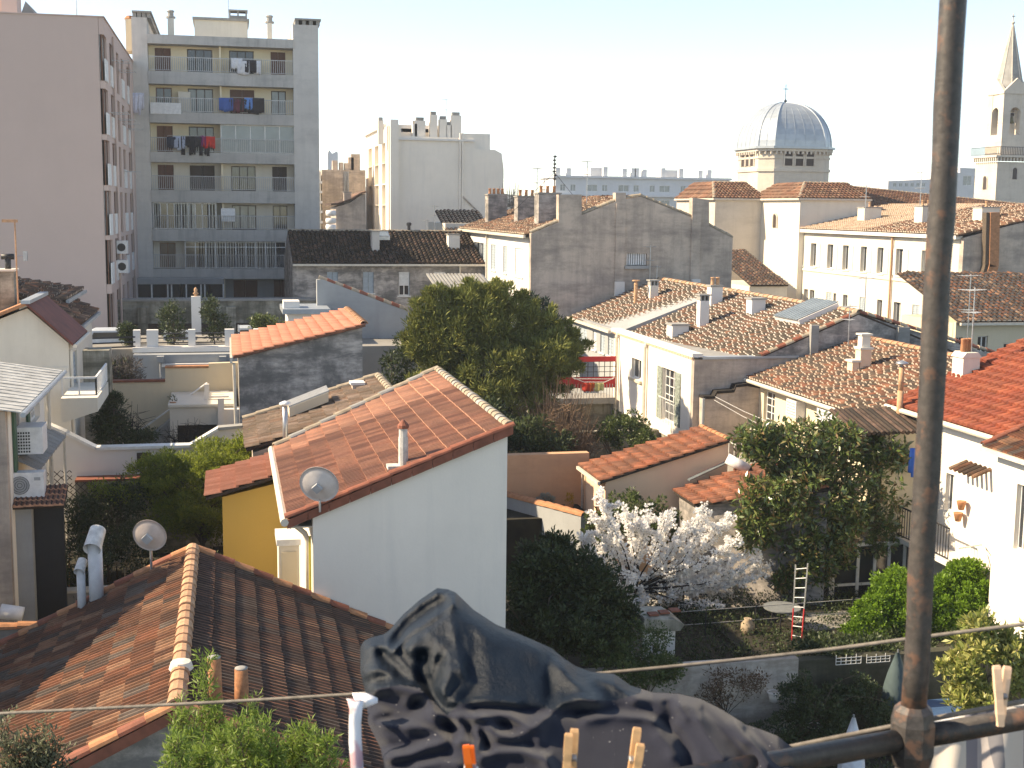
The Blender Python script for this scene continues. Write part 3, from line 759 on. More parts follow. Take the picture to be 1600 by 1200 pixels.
    body(t, M['stone'], [(a[0], a[2]-3.6), (b[0], b[2]-3.6), (b[0], 0), (a[0], 0)], 102.3, 112, 1, 'nave_wall')
    cap_row(t, (a[0], 112, a[2]), (b[0], 112, b[2]), M['ridgegrey'], .16, .5, single=False)
    m = MB(); p = hit(1150, 400, Y=97); m.box(p[0]-3, p[0]+8, 97, 103, 0, hit(1150, 402, Y=97)[2]-1); m.build('low_wall', M['stone'], t)
church()
def bell_tower():
    Y0 = 140; k = Y0/2000.0*1.06; c = hit(1569, 150, Y=Y0); x0 = c[0]; s = 3.35
    t = thing('bell_tower', 'slender stone bell tower with arched openings and an octagonal spire', 'bell tower', (x0, Y0, 0))
    Z = lambda y: hit(1569, y, Y=Y0)[2]
    x1, y1 = x0+s, Y0+s
    # lower shaft
    l = x0-.55; m = MB(); m.box(l, l+4.6, Y0-.3, Y0+4.3, 0, Z(253)); m.build('shaft', M['stone'], t)
    m = MB(); m.box(l-.5, l+5.1, Y0-.8, Y0+4.8, Z(246), Z(243)); m.build('gallery', M['stone'], t)
    m = MB()
    for i in range(12):
        a = l-.3+i*.44
        m.box(a, a+.18, Y0-.7, Y0-.302, Z(252), Z(246.2)); yy = Y0-.6+i*.42; m.box(l-.42, l-.002, yy, yy+.18, Z(252), Z(246.2))
    m.build('brackets', M['stone'], t)
    railing(t, (l-.45, Y0-.75, Z(243)), (l+5, Y0-.75, Z(243)), 1.0, .22, M['iron'], r=.02, top=.03)
    railing(t, (l-.45, Y0-.75, Z(243)), (l-.45, Y0+4.7, Z(243)), 1.0, .22, M['iron'], r=.02, top=.03)
    arches(t, 'X', l, -1, (Y0+2,), .7, Z(296), Z(280), M['darkwood']); arches(t, 'Y', Y0-.3, -1, (l+2.4,), .6, Z(280), Z(266), M['darkwood'])
    # belfry: corner piers, arch heads, open between
    zb, za, zt = Z(210), Z(176), Z(146)
    m = MB(); m.box(x0+.002, x1-.002, Y0+.002, y1-.002, Z(243), zb); m.build('belfry_base', M['stone'], t)
    pw = (s-1.35)/2; m = MB()
    for (a, b) in ((x0, Y0), (x1-pw, Y0), (x0, y1-pw), (x1-pw, y1-pw)): m.box(a, a+pw, b, b+pw, zb, zt)
    m.build('pier', M['stone'], t)
    m = MB(); r = .675; cxx = x0+s/2; cyy = Y0+s/2
    for side in range(4):
        pl = [(-r, zt)]+[(-r*math.cos(math.pi*i/10), za+r*math.sin(math.pi*i/10)) for i in range(11)]+[(r, zt)]
        for i in range(10):
            q = [pl[1+i], pl[2+i], (pl[2+i][0], zt), (pl[1+i][0], zt)]
            if side < 2:
                yy = Y0+.05 if side == 0 else y1-.45; m.prism([(cxx+p[0], p[1]) for p in q], yy, yy+.4, 1)
            else:
                xx = x0+.05 if side == 2 else x1-.45; m.prism([(cyy+p[0], p[1]) for p in q], xx, xx+.4, 0)
    m.build('arch_head', M['stone'], t)
    zg = Z(133)
    for side in range(4):
        m = MB(); pl = [(-s/2-.1, zt), (s/2+.1, zt), (s/2+.1, zt+.25), (0, zg+.9), (-s/2-.1, zt+.25)]
        if side < 2: yy = Y0-.08 if side == 0 else y1-.3; m.prism([(cxx+p[0], p[1]) for p in pl], yy, yy+.38, 1)
        else: xx = x0-.08 if side == 2 else x1-.3; m.prism([(cyy+p[0], p[1]) for p in pl], xx, xx+.38, 0)
        m.build('gable', M['stone'], t)
    m = MB(); m.box(x0+.3, x1-.3, Y0+.3, y1-.3, zt, zt+.2); m.build('belfry_floor', M['stone'], t)
    m = MB(); zs = Z(27); n = 8; a0 = math.pi/8
    m.lathe((cxx, cyy), [(s*.5, zt+.2), (s*.47, zt+1.2), (.12, zs-.6), (.05, zs-.4)], 8, a0); sp = m.build('spire', M['cement'], t)
    for i in range(8):
        a = a0+math.pi*2*i/8; q = MB(); q.tube([(cxx+s*.48*math.cos(a), cyy+s*.48*math.sin(a), zt+1.0), (cxx+.1*math.cos(a), cyy+.1*math.sin(a), zs-.6)], .07, 5); q.build('spire_rib', M['stone'], sp)
    m = MB(); m.lathe((cxx, cyy), [(.08, zs-.6), (.25, zs-.3), (.08, zs-.1), (.05, zs)], 8); m.box(cxx-.04, cxx+.04, cyy-.04, cyy+.04, zs, zs+.8); m.box(cxx-.25, cxx+.25, cyy-.04, cyy+.04, zs+.4, zs+.5); m.build('cross', M['stone'], t)
    for (bx, by) in ((x0+.75, cyy), (cxx, Y0+.8)):
        b = thing('bell', 'bronze bell hanging in the %s arch of the bell tower' % ('left' if bx < cxx-.5 else 'front'), 'bell', (bx, by, za-.8))
        m = MB(); m.lathe((bx, by), [(.36, za-1.2), (.3, za-1.0), (.22, za-.6), (.16, za-.35), (.05, za-.3)], 12); m.build('bell_body', plain('bronze', (.16, .13, .06), .4, .8), b, True)
        m = MB(); m.box(bx-.3, bx+.3, by-.08, by+.08, za-.28, za+.05); m.build('yoke', M['darkwood'], b)
bell_tower()

# ================================================================== pink block, left
def pink_block():
    X0 = -6.01; Y0, Y1 = 70, 91.0; zt = hit(161, 27, Y=Y0)[2]
    t = thing('apartment_building', 'tall pink rendered block with a blank end wall, far left', 'apartment building', (X0, Y0, 0))
    l = hit(-60, 20, Y=Y0)[0]-4
    zl = hit(0, 22, Y=Y0)[2]
    body(t, M['pink'], [(l, 0), (X0-.25, 0), (X0-.25, zt), (hit(70, 22, Y=Y0)[0], hit(70, 22, Y=Y0)[2]), (l, zl+.3)], Y0, Y1, 1, 'end_wall')
    cols = [(166.5, 170.5), (175, 179.5), (185, 188.5), (192, 195.5), (200.5, 204)]
    ops = []; zf = [hit(168, y, X=X0)[2] for y in (96, 176, 254, 333, 412)]
    ys = []
    for (a, b) in cols:
        o = wr('X', X0, a, 200, b, 210); ys.append((o[0], max(o[1], o[0]+1.0)))
    for z in zf+[zf[-1]-2.8]:
        for (a, b) in ys: ops.append((a, b, z-1.15, z+1.15))
    wall(t, M['pink'], 'X', X0, 1, Y0+.02, Y1, 0, zt, ops, th=.24, name='side_wall')
    for i, o in enumerate(ops):
        window(t, 'X', X0, 1, o, 'sash' if i % 3 else 'veiled', M['redbrown'], deep=.1, sill=False, leaves=1)
        if i % 5 != 2 and i < 25:
            m = MB(); m.box(X0+.002, X0+.06, o[0], o[1], o[2], o[2]+1.1); m.build('panel', M['whiteshut'], t)
    for px in (184, 208):
        y = hit(px, 300, X=X0+.1)[1]; y = min(y, 90.8); m = MB(); m.tube([(X0+.1, y, 0), (X0+.1, y, zt-.4)], .07, 6); m.build('downpipe', M['pink'], t)
    m = MB(); m.box(l, X0+.06, Y0-.05, Y1, zt+.001 if False else zt+.002, zt+.06); m.build('parapet', M['pink'], t)
    # roof structures
    a = hit(0, 8, Y=74); b = hit(29, 0, Y=74); m = MB(); m.box(a[0]-3, a[0]+.1, 74, 78, zt, a[2]+.6); m.build('roof_house', M['pink'], t)
    m = MB(); q = hit(5, 15, Y=73); q2 = hit(29, 15, Y=73); m.box(q[0], q2[0], 72.5, 74, zt-.5, zt+2.4); m.build('chimney', M['pink'], t)
    q3 = hit(61, 22, Y=80); m = MB(); m.prism([(q2[0]-1, q2[2]-.6), (hit(48, 10, Y=80)[0], hit(48, 10, Y=80)[2]), (q3[0], q3[2]-.2), (q3[0], zt-.2), (q2[0]-1, zt-.2)], 78, 84, 1); m.build('roof_slope', M['cement'], t)
    m = MB(); p = hit(120, 24, Y=75); m.tube([(p[0], 75, zt), (p[0], 75, zt+1.9)], .03, 5); m.build('mast', M['alu'], t)
    # airing racks sticking out of windows
    for i, (px, py) in enumerate(((175, 96), (186, 111), (174, 177), (186, 187), (193, 193), (200, 202), (195, 268))):
        p = hit(px, py, X=X0); r = thing('airing_rack', 'folding drying rack outside the pink block, %s' % ['topmost, nearest the corner', 'second, under the top rack', 'third one down by the corner', 'fourth down, grey frame', 'fifth down, white frame', 'sixth down, next to the grey tower', 'lowest, above the middle floors'][i], 'drying rack', tuple(p), 'drying racks on the pink block')
        m = MB(); y, z = p[1], p[2]
        for k in range(4): m.tube([(X0+.05+k*.28, y-.7, z), (X0+.05+k*.28, y+.7, z)], .018, 4)
        m.tube([(X0, y-.7, z), (X0+.95, y-.7, z)], .02, 4); m.tube([(X0, y+.7, z), (X0+.95, y+.7, z)], .02, 4); m.build('frame', M['rail'], r)
    return X0, zt
pink_block()
for i, (px, py) in enumerate(((183, 386), (184, 416))):
    p = hit(px, py, X=-6.01); u_ = thing('air_conditioner', 'white air conditioner hung outside the pink block, %s of two' % ('upper' if i == 0 else 'lower'), 'air conditioner', tuple(p), 'outdoor air conditioner units'); m = MB(); m.box(-6.0, -5.45, p[1]-.45, p[1]+.45, p[2]-.35, p[2]+.35); m.build('casing', M['whitepl'], u_); m = MB(); m.tube([(-5.75, p[1]-.462, p[2]), (-5.75, p[1]-.451, p[2])], .22, 14); m.build('fan', M['black'], u_)

def cloth(name, label, p, wd, ht, col, cat='laundry', group=None, thick=.02, ax='Y', legs=False):
    t = thing(name, label, cat, tuple(p), group); m = MB(); n = 6; rows = 5
    for i in range(n):
        a0, a1 = -wd/2+wd*i/n, -wd/2+wd*(i+1)/n
        vs = []; cut = .55 if legs and i in (2, 3) else 1.0
        hh = ht*cut*random.uniform(.88, 1.05)
        for (a, ph) in ((a0, i), (a1, i+1)):
            for j in range(rows):
                z = -hh*j/(rows-1); d = .05*math.sin(ph*1.7+j*.5)*(.3+j/rows)
                vs.append((a, d, z))
        V = []
        for (a, d, z) in vs: V.append((p[0]+a, p[1]+d-thick, p[2]+z) if ax == 'Y' else (p[0]+d, p[1]+a, p[2]+z))
        V += [(v[0], v[1]+thick, v[2]) if ax == 'Y' else (v[0]+thick, v[1], v[2]) for v in V]
        k = rows*2; fs = []
        for j in range(rows-1):
            fs.append((j, rows+j, rows+j+1, j+1)); fs.append((k+j, k+j+1, k+rows+j+1, k+rows+j))
        fs.append((rows-1, 2*rows-1, k+2*rows-1, k+rows-1)); fs.append((0, k, k+rows, rows))
        m.add(V, fs)
    m.build('cloth', col if not isinstance(col, tuple) else plain('cloth', col, .9), t, True)
    return t

# ================================================================== grey tower with balconies
def grey_tower():
    Y0 = 91.0; P = lambda x, y: hit(x, y, Y=Y0)
    xl, xa, xb, xr = P(205, 250)[0], P(235, 250)[0], P(460, 250)[0], P(499, 250)[0]
    Z = lambda y: P(350, y)[2]
    t = thing('apartment_building', 'tall grey apartment tower with seven rows of cream balconies and drying laundry', 'apartment building', (xl, Y0, 0))
    ztl = P(220, 27)[2]; ztr = P(480, 39)[2]
    m = MB(); m.box(P(207, 100)[0], xa, Y0, Y0+12, 0, ztl); m.build('left_pier', M['greyt'], t)
    m = MB(); m.box(xb, xr, Y0, Y0+12, 0, ztr); m.build('right_pier', M['greyt'], t)
    dep = 1.1
    # slabs: (top, bottom) at mid px
    sl = [(58, 72), (114, 134), (177, 194), (239, 255), (298, 317), (359, 377), (420, 436), (466, 480)]
    zs = [(Z(a), Z(b)) for a, b in sl]
    for i, (a, b) in enumerate(zs):
        m = MB(); m.box(xa+.003, xb-.003, Y0-.05 if i else Y0-.12, Y0+dep+.1, b, a)
        m.build('balcony_slab' if i else 'roof_fascia', M['slab'], t)
    m = MB(); m.box(xa, xb, Y0+dep+.35, Y0+12, 0, zs[0][0]-.01); m.build('rear_block', M['greyt'], t)
    yi = Y0+dep; I = lambda x, y: hit(x, y, Y=yi)
    W = [(246, 271), (296, 335), (361, 399), (425, 448)]
    kinds = [['brown', 'sash', 'sash', 'brown'], ['sash', 'veiled', 'brown', 'veiled'], ['red', 'sash', 'veiled', 'veiled'], ['brown', 'dark', 'curtain', 'dark'],
             ['veiled', 'red', 'veiled', 'sash'], ['curtain', 'curtain', 'curtain', 'dark'], ['dark', 'dark', 'brown', 'brown']]
    fr = [M['redbrown'], M['darkwood'], M['darkwood'], M['darkwood']]
    for L in range(7):
        ztop, zbot = zs[L][1], zs[L+1][0]
        ops = []
        for j, (a, b) in enumerate(W):
            x0, x1 = I(a, 250)[0], I(b, 250)[0]; ops.append((x0, x1, zbot+(.0 if j in (1, 2) else .02), zbot+2.08))
        if zs[L][1] < zbot+2.1: ops = [(o[0], o[1], o[2], zs[L][1]-.15) for o in ops]
        wall(t, M['creamin'] if L < 3 else M['creamw'] if L < 6 else M['greyblue'], 'Y', yi, -1, xa, xb, zbot, ztop, ops, th=.3, name='balcony_wall')
        for j, o in enumerate(ops):
            window(t, 'Y', yi, -1, o, kinds[L][j], fr[j], deep=.1, sill=False, leaves=(3 if j in (1, 2) and kinds[L][j] in ('sash', 'veiled', 'curtain') else 2), wall_th=.3)
        if L < 6: railing(t, (xa+.02, Y0+.04, zbot), (xb-.02, Y0+.04, zbot), .95, .13, M['rail'], r=.014, top=.022)
        # partition between flats
        m = MB(); c = I(347 if L != 5 else 290, 250)[0]; m.box(c-.06, c+.06, Y0+.25, yi-.002, zbot+.002, ztop-.002); m.build('partition', M['creamin'], t)
    # glazed-in balconies
    def glazed(L, x0, x1, panes, cur=(), top=False):
        a, b = P(x0, 250)[0], P(x1, 250)[0]; zb_, zt_ = zs[L+1][0]+.01, zs[L][1]-.01; f = MB(); yy = Y0+.16
        n = panes
        for k in range(n+1):
            c = a+(b-a)*k/n; f.box(c-.03, c+.03, yy, yy+.06, zb_, zt_)
        f.box(a, b, yy+.003, yy+.055, zb_, zb_+.06); f.box(a, b, yy+.003, yy+.055, zt_-.06, zt_)
        if top: f.box(a, b, yy+.005, yy+.05, zt_-.42, zt_-.37)
        fo = f.build('glazed_screen', M['trim'], t)
        for k in range(n):
            c0, c1 = a+(b-a)*k/n+.03, a+(b-a)*(k+1)/n-.03; g_ = MB(); g_.box(c0, c1, yy+.02, yy+.03, zb_+.06, zt_-.06)
            g_.build('pane', M['glassb'] if k not in cur else M['glass'], fo)
            if k in cur: continue
            q = MB(); nn = 8
            for s in range(nn):
                u0, u1 = c0+(c1-c0)*s/nn, c0+(c1-c0)*(s+1)/nn
                q.box(u0, u1, yy+.1+.02*(s % 2), yy+.14+.02*(s % 2), zb_+.06, zt_-.1)
    curt = lambda L, x0, x1: None
    glazed(2, 346, 460, 5)
    glazed(4, 237, 336, 9, (1, 2, 6, 7)); glazed(5, 286, 460, 11, (0, 1, 9, 10), True)
    # pleated curtains behind the long glazing
    for (L, x0, x1) in ((5, 308, 438), (4, 270, 300), (4, 237, 250), (4, 322, 336)):
        a, b = P(x0, 250)[0], P(x1, 250)[0]; q = MB(); n = int((b-a)/.09)
        for s in range(n):
            u0 = a+(b-a)*s/n; u1 = a+(b-a)*(s+1)/n; d = .02*(s % 2); q.box(u0, u1, Y0+.2+d-.02, Y0+.225+d, zs[L+1][0]+.08, zs[L][1]-.12)
        q.build('curtain', M['curtain'], t)
    # projecting glazed veranda on the lowest floor
    a, b = hit(214, 450, Y=Y0-1.6), hit(350, 450, Y=Y0-1.6); Zv = lambda y: hit(280, y, Y=Y0-1.6)[2]
    m = MB(); m.box(a[0], b[0], Y0-1.7, Y0-.13, Zv(444), Zv(435)); m.build('veranda_roof', M['greyblue'], t)
    m = MB()
    for k, px in enumerate((214, 237, 262, 268, 291, 314, 320, 349)):
        x = hit(px, 450, Y=Y0-1.6)[0]; m.box(x-.05, x+.05, Y0-1.6, Y0-1.5, Zv(466), Zv(444.3))
    m.box(a[0], b[0], Y0-1.59, Y0-1.51, Zv(468), Zv(465)); vf = m.build('veranda_frame', M['trim'], t)
    for k in range(6):
        x0 = a[0]+(b[0]-a[0])*k/6+.05; x1 = a[0]+(b[0]-a[0])*(k+1)/6-.05; m = MB(); m.box(x0, x1, Y0-1.56, Y0-1.54, Zv(465), Zv(444.3)); m.build('pane', M['glass'], vf)
    m = MB(); m.box(a[0], b[0], Y0-1.6, Y0-.02, 0, Zv(468)-.002); m.build('veranda_base', M['greyblue'], t)
    # roof: chimneys, lift house
    for (x0, x1, y0) in ((262, 273, 16), (417, 426, 24)):
        p, q = hit(x0, 60, Y=94), hit(x1, 60, Y=94); zt_ = hit((x0+x1)/2, y0, Y=94)[2]
        m = MB(); m.box(p[0]+.03, q[0]-.03, 93.8, 94.3, zs[0][0]-.1, zt_-.55); c = m.build('chimney', M['creamw'], t)
        m = MB(); m.lathe(((p[0]+q[0])/2, 94.05), [(.32, zt_-.54), (.32, zt_-.42), (.2, zt_-.4), (.2, zt_-.15), (.27, zt_-.1), (.2, zt_)], 10); m.build('chimney_cap', M['cement'], c)
    p, q = hit(304, 50, Y=95), hit(387, 50, Y=95); zl = hit(345, 32, Y=95)[2]
    m = MB(); m.box(p[0], q[0], 95, 99, zs[0][0]-.1, zl); m.build('lift_house', M['creamw'], t)
    m = MB(); m.box(p[0]-.12, q[0]+.12, 94.8, 99.2, zl+.001, zl+.16); m.build('lift_house_roof', M['cement'], t)
    p, q = hit(358, 20, Y=95), hit(386, 20, Y=95); zc = hit(372, 17, Y=95)[2]
    m = MB(); m.box(p[0], q[0], 95.2, 96.2, zl+.161, zc-.3)
    for k in (0, .5, 1): x = p[0]+(q[0]-p[0]-.1)*k; m.box(x, x+.1, 95.2, 96.2, zc-.3, zc)
    m.box(p[0]-.05, q[0]+.05, 95.1, 96.3, zc+.001, zc+.1); m.build('vent_stack', M['cement'], t)
    for (x0, x1, yy, z_) in ((210, 232, 31, ztl), (464, 497, 44, ztr)):
        a, b = P(x0, yy)[0], P(x1, yy)[0]; m = MB(); m.box(a-.15, b+.2, Y0-.1, Y0+12.1, z_+.3, z_+.42); 
        for k in range(4): x = a+(b-a)*k/3; m.box(x-.12, x+.12, Y0+.02, Y0+12, z_+.001, z_+.299)
        m.build('pier_cap', M['cement'], t)
    a = P(195, 60)[0]; b = P(206.5, 60)[0]; m = MB(); m.box(a, b, Y0+.8, Y0+3, P(200, 77)[2], P(200, 27)[2]); c = m.build('chimney', M['cream'], t)
    m = MB(); m.lathe(((a+b)/2, Y0+1.5), [(.3, P(200, 27)[2]), (.36, P(200, 27)[2]+.1), (.2, P(200, 27)[2]+.3)], 8); m.build('chimney_cap', M['terra'], c)
    # door shed at its foot
    m = MB(); a, b = hit(481, 460, Y=86), hit(503, 460, Y=86); m.box(a[0], b[0], 86, 90.8, 0, hit(490, 424, Y=86)[2]); m.build('stair_shed', M['grey'], t)
    m = MB(); m.box(a[0]-.2, b[0]+.1, 85.8, 90.8, hit(490, 424, Y=86)[2]+.002, hit(490, 421.5, Y=86)[2]+.03); m.build('shed_roof', M['cement'], t)
    # laundry
    def lz(py): return P(350, py)[2]
    items = [(370, 91, .75, .75, (.62,.62,.64), 'white towel at the left of the top balcony line'), (380, 95, .8, .95, (.6,.6,.62), 'white shirt in the middle of the top balcony line'), (391, 94, .8, .85, (.02,.02,.025), 'black shirt at the right of the top balcony line'), (403, 95, .35, .9, (.6,.6,.62), 'narrow white cloth hanging right of the top balcony window'),
             (353, 153, .95, .9, (.03,.10,.32), 'blue shirt at the left of the second balcony line'), (364, 155, .5, .95, (.03,.03,.035), 'dark trousers left on the second balcony line'), (372, 155, .7, .9, (.12,.03,.05), 'maroon top on the second balcony line'), (380, 155, .5, .85, (.03,.03,.03), 'black top in the middle of the second balcony line'), (388, 153, .55, .8, (.08,.22,.5), 'bright blue and white shirt on the second balcony line'), (400, 153, 1.1, 1.1, (.02,.02,.024), 'wide black cloth at the right of the second balcony line'),
             (270, 214, .8, .75, (.02,.03,.05), 'navy garment at the left of the third balcony line'), (280, 213, .8, .9, (.35,.40,.5), 'blue striped shirt on the third balcony line'), (292, 213, .8, 1.3, (.02,.02,.025), 'black trousers left of centre on the third balcony line'), (308, 213, .7, 1.25, (.025,.025,.03), 'black leggings on the third balcony line'), (317, 212, .4, .8, (.2,.02,.12), 'purple top on the third balcony line'), (326, 213, .85, .8, (.6,.04,.03), 'red shirt on the third balcony line'), (323, 221, .35, .95, (.03,.03,.035), 'thin dark sock pair under the red shirt')]
    for (px, py, wd, ht, col, lab) in items:
        p = hit(px, py, Y=Y0-.15); cloth('laundry_item', lab, (p[0], Y0-.15, p[2]), wd, ht, col, group='laundry on the tower balconies', legs='trousers' in lab or 'leggings' in lab)
    # laundry lines carrying them
    for (x0, x1, y) in ((360, 408, 91), (346, 412, 152), (262, 335, 212)):
        a, b = hit(x0, y, Y=Y0-.15), hit(x1, y, Y=Y0-.15); m = MB()
        m.tube([(a[0], Y0-.16, a[2]+.02), (b[0], Y0-.16, a[2]+.02)], .015, 4); m.tube([(a[0], Y0-.16, a[2]+.02), (a[0], Y0+.1, a[2]-.3)], .015, 4); m.tube([(b[0], Y0-.16, a[2]+.02), (b[0], Y0+.1, a[2]-.3)], .015, 4); m.build('drying_line', M['rail'], t)
    m = MB(); a, b = P(235, 167), P(283, 170); m.box(a[0], b[0], Y0-.1, Y0-.06, a[2]-.45, a[2]+.3); m.build('balcony_screen', M['whiteshut'], t)
    m = MB(); a = hit(299, 0, Y=Y0)
    p = P(288, 160); m = MB(); m.box(p[0]-.4, p[0]+.4, Y0+.5, Y0+1.2, zs[2][0], zs[2][0]+1.4); m.build('cupboard', M['creamw'], t)
    p = P(357, 337); m = MB(); m.box(p[0]-.5, p[0]+.45, Y0+.1, Y0+.7, p[2]-.4, p[2]+.5); m.build('cupboard', M['whitepl'], t)
    aerial(hit(357, 20, Y=95)[0], 95.1, zl, 3.2, 'aerial standing on the lift house of the grey tower', .7)
grey_tower()
p = hit(218, 143, Y=90.2)
for k, (px, ht, col, lab) in enumerate(((213, 1.4, (.55, .57, .68), 'pale lilac sheet on the rack beside the grey tower, left one'), (219, 1.1, (.58, .6, .68), 'pale cloth on the rack beside the grey tower, right one'))):
    q = hit(px, 145, Y=90.2); cloth('laundry_item', lab, (q[0], 90.2, q[2]), .5, ht, col, group='laundry between the two towers')

# ================================================================== retaining wall, car terrace, balustrade
def terrace_zone():
    t = thing('retaining_wall', 'mossy stained concrete retaining wall with piers below the grey tower', 'wall', (-8, 75, 0))
    a = hit(118, 470, Y=75); b = hit(505, 478, Y=75)
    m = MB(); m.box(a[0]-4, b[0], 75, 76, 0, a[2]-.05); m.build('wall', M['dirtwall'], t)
    m = MB(); m.box(a[0]-4.1, b[0], 74.88, 76.1, a[2]-.049, a[2]+.06); m.build('coping', M['cement'], t)
    for px in (224, 361):
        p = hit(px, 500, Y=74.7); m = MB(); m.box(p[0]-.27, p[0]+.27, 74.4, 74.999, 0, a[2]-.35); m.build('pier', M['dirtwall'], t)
    m = MB(); p = hit(205, 470, Y=74.5); m.box(a[0]-4, p[0]-.5, 74.6, 74.98, 0, hit(150, 501, Y=74.6)[2]); m.build('wall_skirt', M['brown'], t)
    # white post with a little finial
    t = thing('chimney_post', 'tall slim white chimney shaft with a small cowl in front of the mossy wall', 'chimney', tuple(hit(306, 520, Y=66)[:2])+(0,))
    p = hit(306, 463, Y=66); chimney(t, p[0], 66, 3, p[2], .46, .46, M['white'], 0, None); m = MB(); m.lathe((p[0], 66), [(.08, p[2]), (.08, p[2]+.1), (.15, p[2]+.12), (.06, p[2]+.25), (.1, p[2]+.32), (.03, p[2]+.45)], 8); m.build('cowl', M['terrapale'], t, True)
    # raised yard
    m = MB(); z = hit(300, 545, Y=58)[2]; m.box(-9, 9, 58.4, 64.5, 0, z-.02); S(m.build('raised_yard', M['concrete'], None)); m = MB(); m.box(-14, 9, 64.52, 74.4, 0, 3.2); S(m.build('lower_yard', M['soil'], None)); m = MB(); m.box(-13, 3.5, 74.42, 74.87, 3.2, hit(300, 506, Y=74.5)[2]); hb = m.build('brown_footing', M['deck'], t)
    t = thing('balustrade', 'white masonry balustrade with square piers and dark cross bars, above the blue grey wall', 'balustrade', (-4, 58, 0))
    zt = hit(300, 515, Y=58)[2]; zb = hit(300, 541, Y=58)[2]
    m = MB(); a = hit(208, 550, Y=58)[0]; b = hit(450, 550, Y=58)[0]; m.box(a, b, 57.7, 58.4, zb-.22, zb); m.build('ledge', M['white'], t)
    for (x0, x1) in ((208, 219), (229, 247), (294, 305), (351, 366), (396, 410)):
        p, q = hit(x0, 520, Y=58)[0], hit(x1, 520, Y=58)[0]; m = MB(); m.box(p, q, 57.9, 58.3, zb+.001, zt); m.build('pier', M['white'], t)
    for f_ in (.22, .5, .78):
        m = MB(); z = zb+(zt-zb)*f_; m.tube([(a, 58.1, z), (b, 58.1, z)], .03, 5); m.build('bar', M['iron'], t)
    m = MB(); c = hit(132, 547, Y=57)[0]; d = hit(210, 540, Y=57)[0]
    for y in (529, 537, 544): zz = hit(170, y, Y=57)[2]; m.tube([(c, 57, zz), (d, 57.6, zz)], .035, 5)
    m.build('bar', M['iron'], t)
    # parked van body under a pale roof behind the bars
    for (x0, x1, y0, y1, Y, lab) in ((136, 203, 517, 541, 61, 'pale blue van parked behind the dark bars, left'), (255, 300, 520, 540, 62, 'white car roof seen between the balustrade piers, middle'), (372, 395, 513, 530, 62, 'white car roof seen between the balustrade piers, right')):
        a, b = hit(x0, y0, Y=Y), hit(x1, y1, Y=Y); t = thing('parked_car', lab, 'car', ((a[0]+b[0])/2, Y, b[2]), 'vehicles on the raised yard'); L = b[0]-a[0]; z0 = b[2]-.3; h = a[2]-b[2]
        m = MB(); m.prism([(a[0], z0), (b[0], z0), (b[0], z0+.55+h*.3), (b[0]-L*.12, z0+.65+h*.3), (b[0]-L*.25, a[2]), (a[0]+L*.12, a[2]), (a[0], z0+.7+h*.3)], Y, Y+1.7, 1); m.build('body', plain('pale car paint', (.5, .55, .6), .3), t)
        m = MB(); m.prism([(a[0]+L*.15, a[2]-.08), (a[0]+L*.08, a[2]-h*.5), (b[0]-L*.2, a[2]-h*.5), (b[0]-L*.28, a[2]-.08)], Y-.01, Y+.001, 1); m.build('window', M['glass'], t)
        for xx in (a[0]+L*.2, b[0]-L*.2):
            m = MB(); m.tube([(xx, Y-.02, z0+.02), (xx, Y+.2, z0+.02)], .3, 14); m.build('wheel', M['black'], t)
    # blue grey building under the balustrade
    t = thing('garage_building', 'blue grey flat building below the white balustrade', 'building', (-4, 57.6, 0))
    a, b = hit(208, 560, Y=57)[0], hit(400, 560, Y=57)[0]; m = MB(); m.box(a, b, 57, 57.69, 0, zb-.25); m.build('wall', M['greyblue'], t)
    m = MB(); m.box(a+1.2, b, 56.7, 56.999, zb-.75, zb-.62); m.build('ledge', M['white'], t)
    o = wr('Y', 57, 258, 567, 325, 578); m = MB(); m.box(o[0], o[1], 56.95, 56.998, o[2], o[3]); m.build('shutter', M['brownroll'], t)
    for px in (251, 348):
        p = hit(px, 565, Y=56.9); m = MB(); m.tube([(p[0], 56.8, 0), (p[0], 56.8, p[2])], .05, 6); m.box(p[0]-.15, p[0]+.15, 56.6, 56.95, p[2], p[2]+.25); m.build('downpipe', M['greyblue'], t)
    # small white flat roofed hut
    t = thing('roof_hut', 'small hut with white flat roof behind the orange tiled roof', 'hut', (3, 60, 0))
    a, b = hit(450, 495, Y=60), hit(514, 480, Y=60); m = MB(); m.box(a[0], b[0], 60, 63, 0, hit(480, 488, Y=60)[2]); m.build('wall', M['white'], t)
    z = hit(480, 485, Y=60)[2]; m = MB(); m.box(a[0]-.25, b[0]+.05, 59.7, 63.2, z-.15, z+.08); m.build('roof', M['zinc'], t)
    c, d = hit(443, 480, Y=60.5), hit(468, 480, Y=60.5); m = MB(); m.box(c[0], d[0], 60.3, 61.6, z+.081, z+.4); m.build('roof_box', M['white'], t)
terrace_zone()

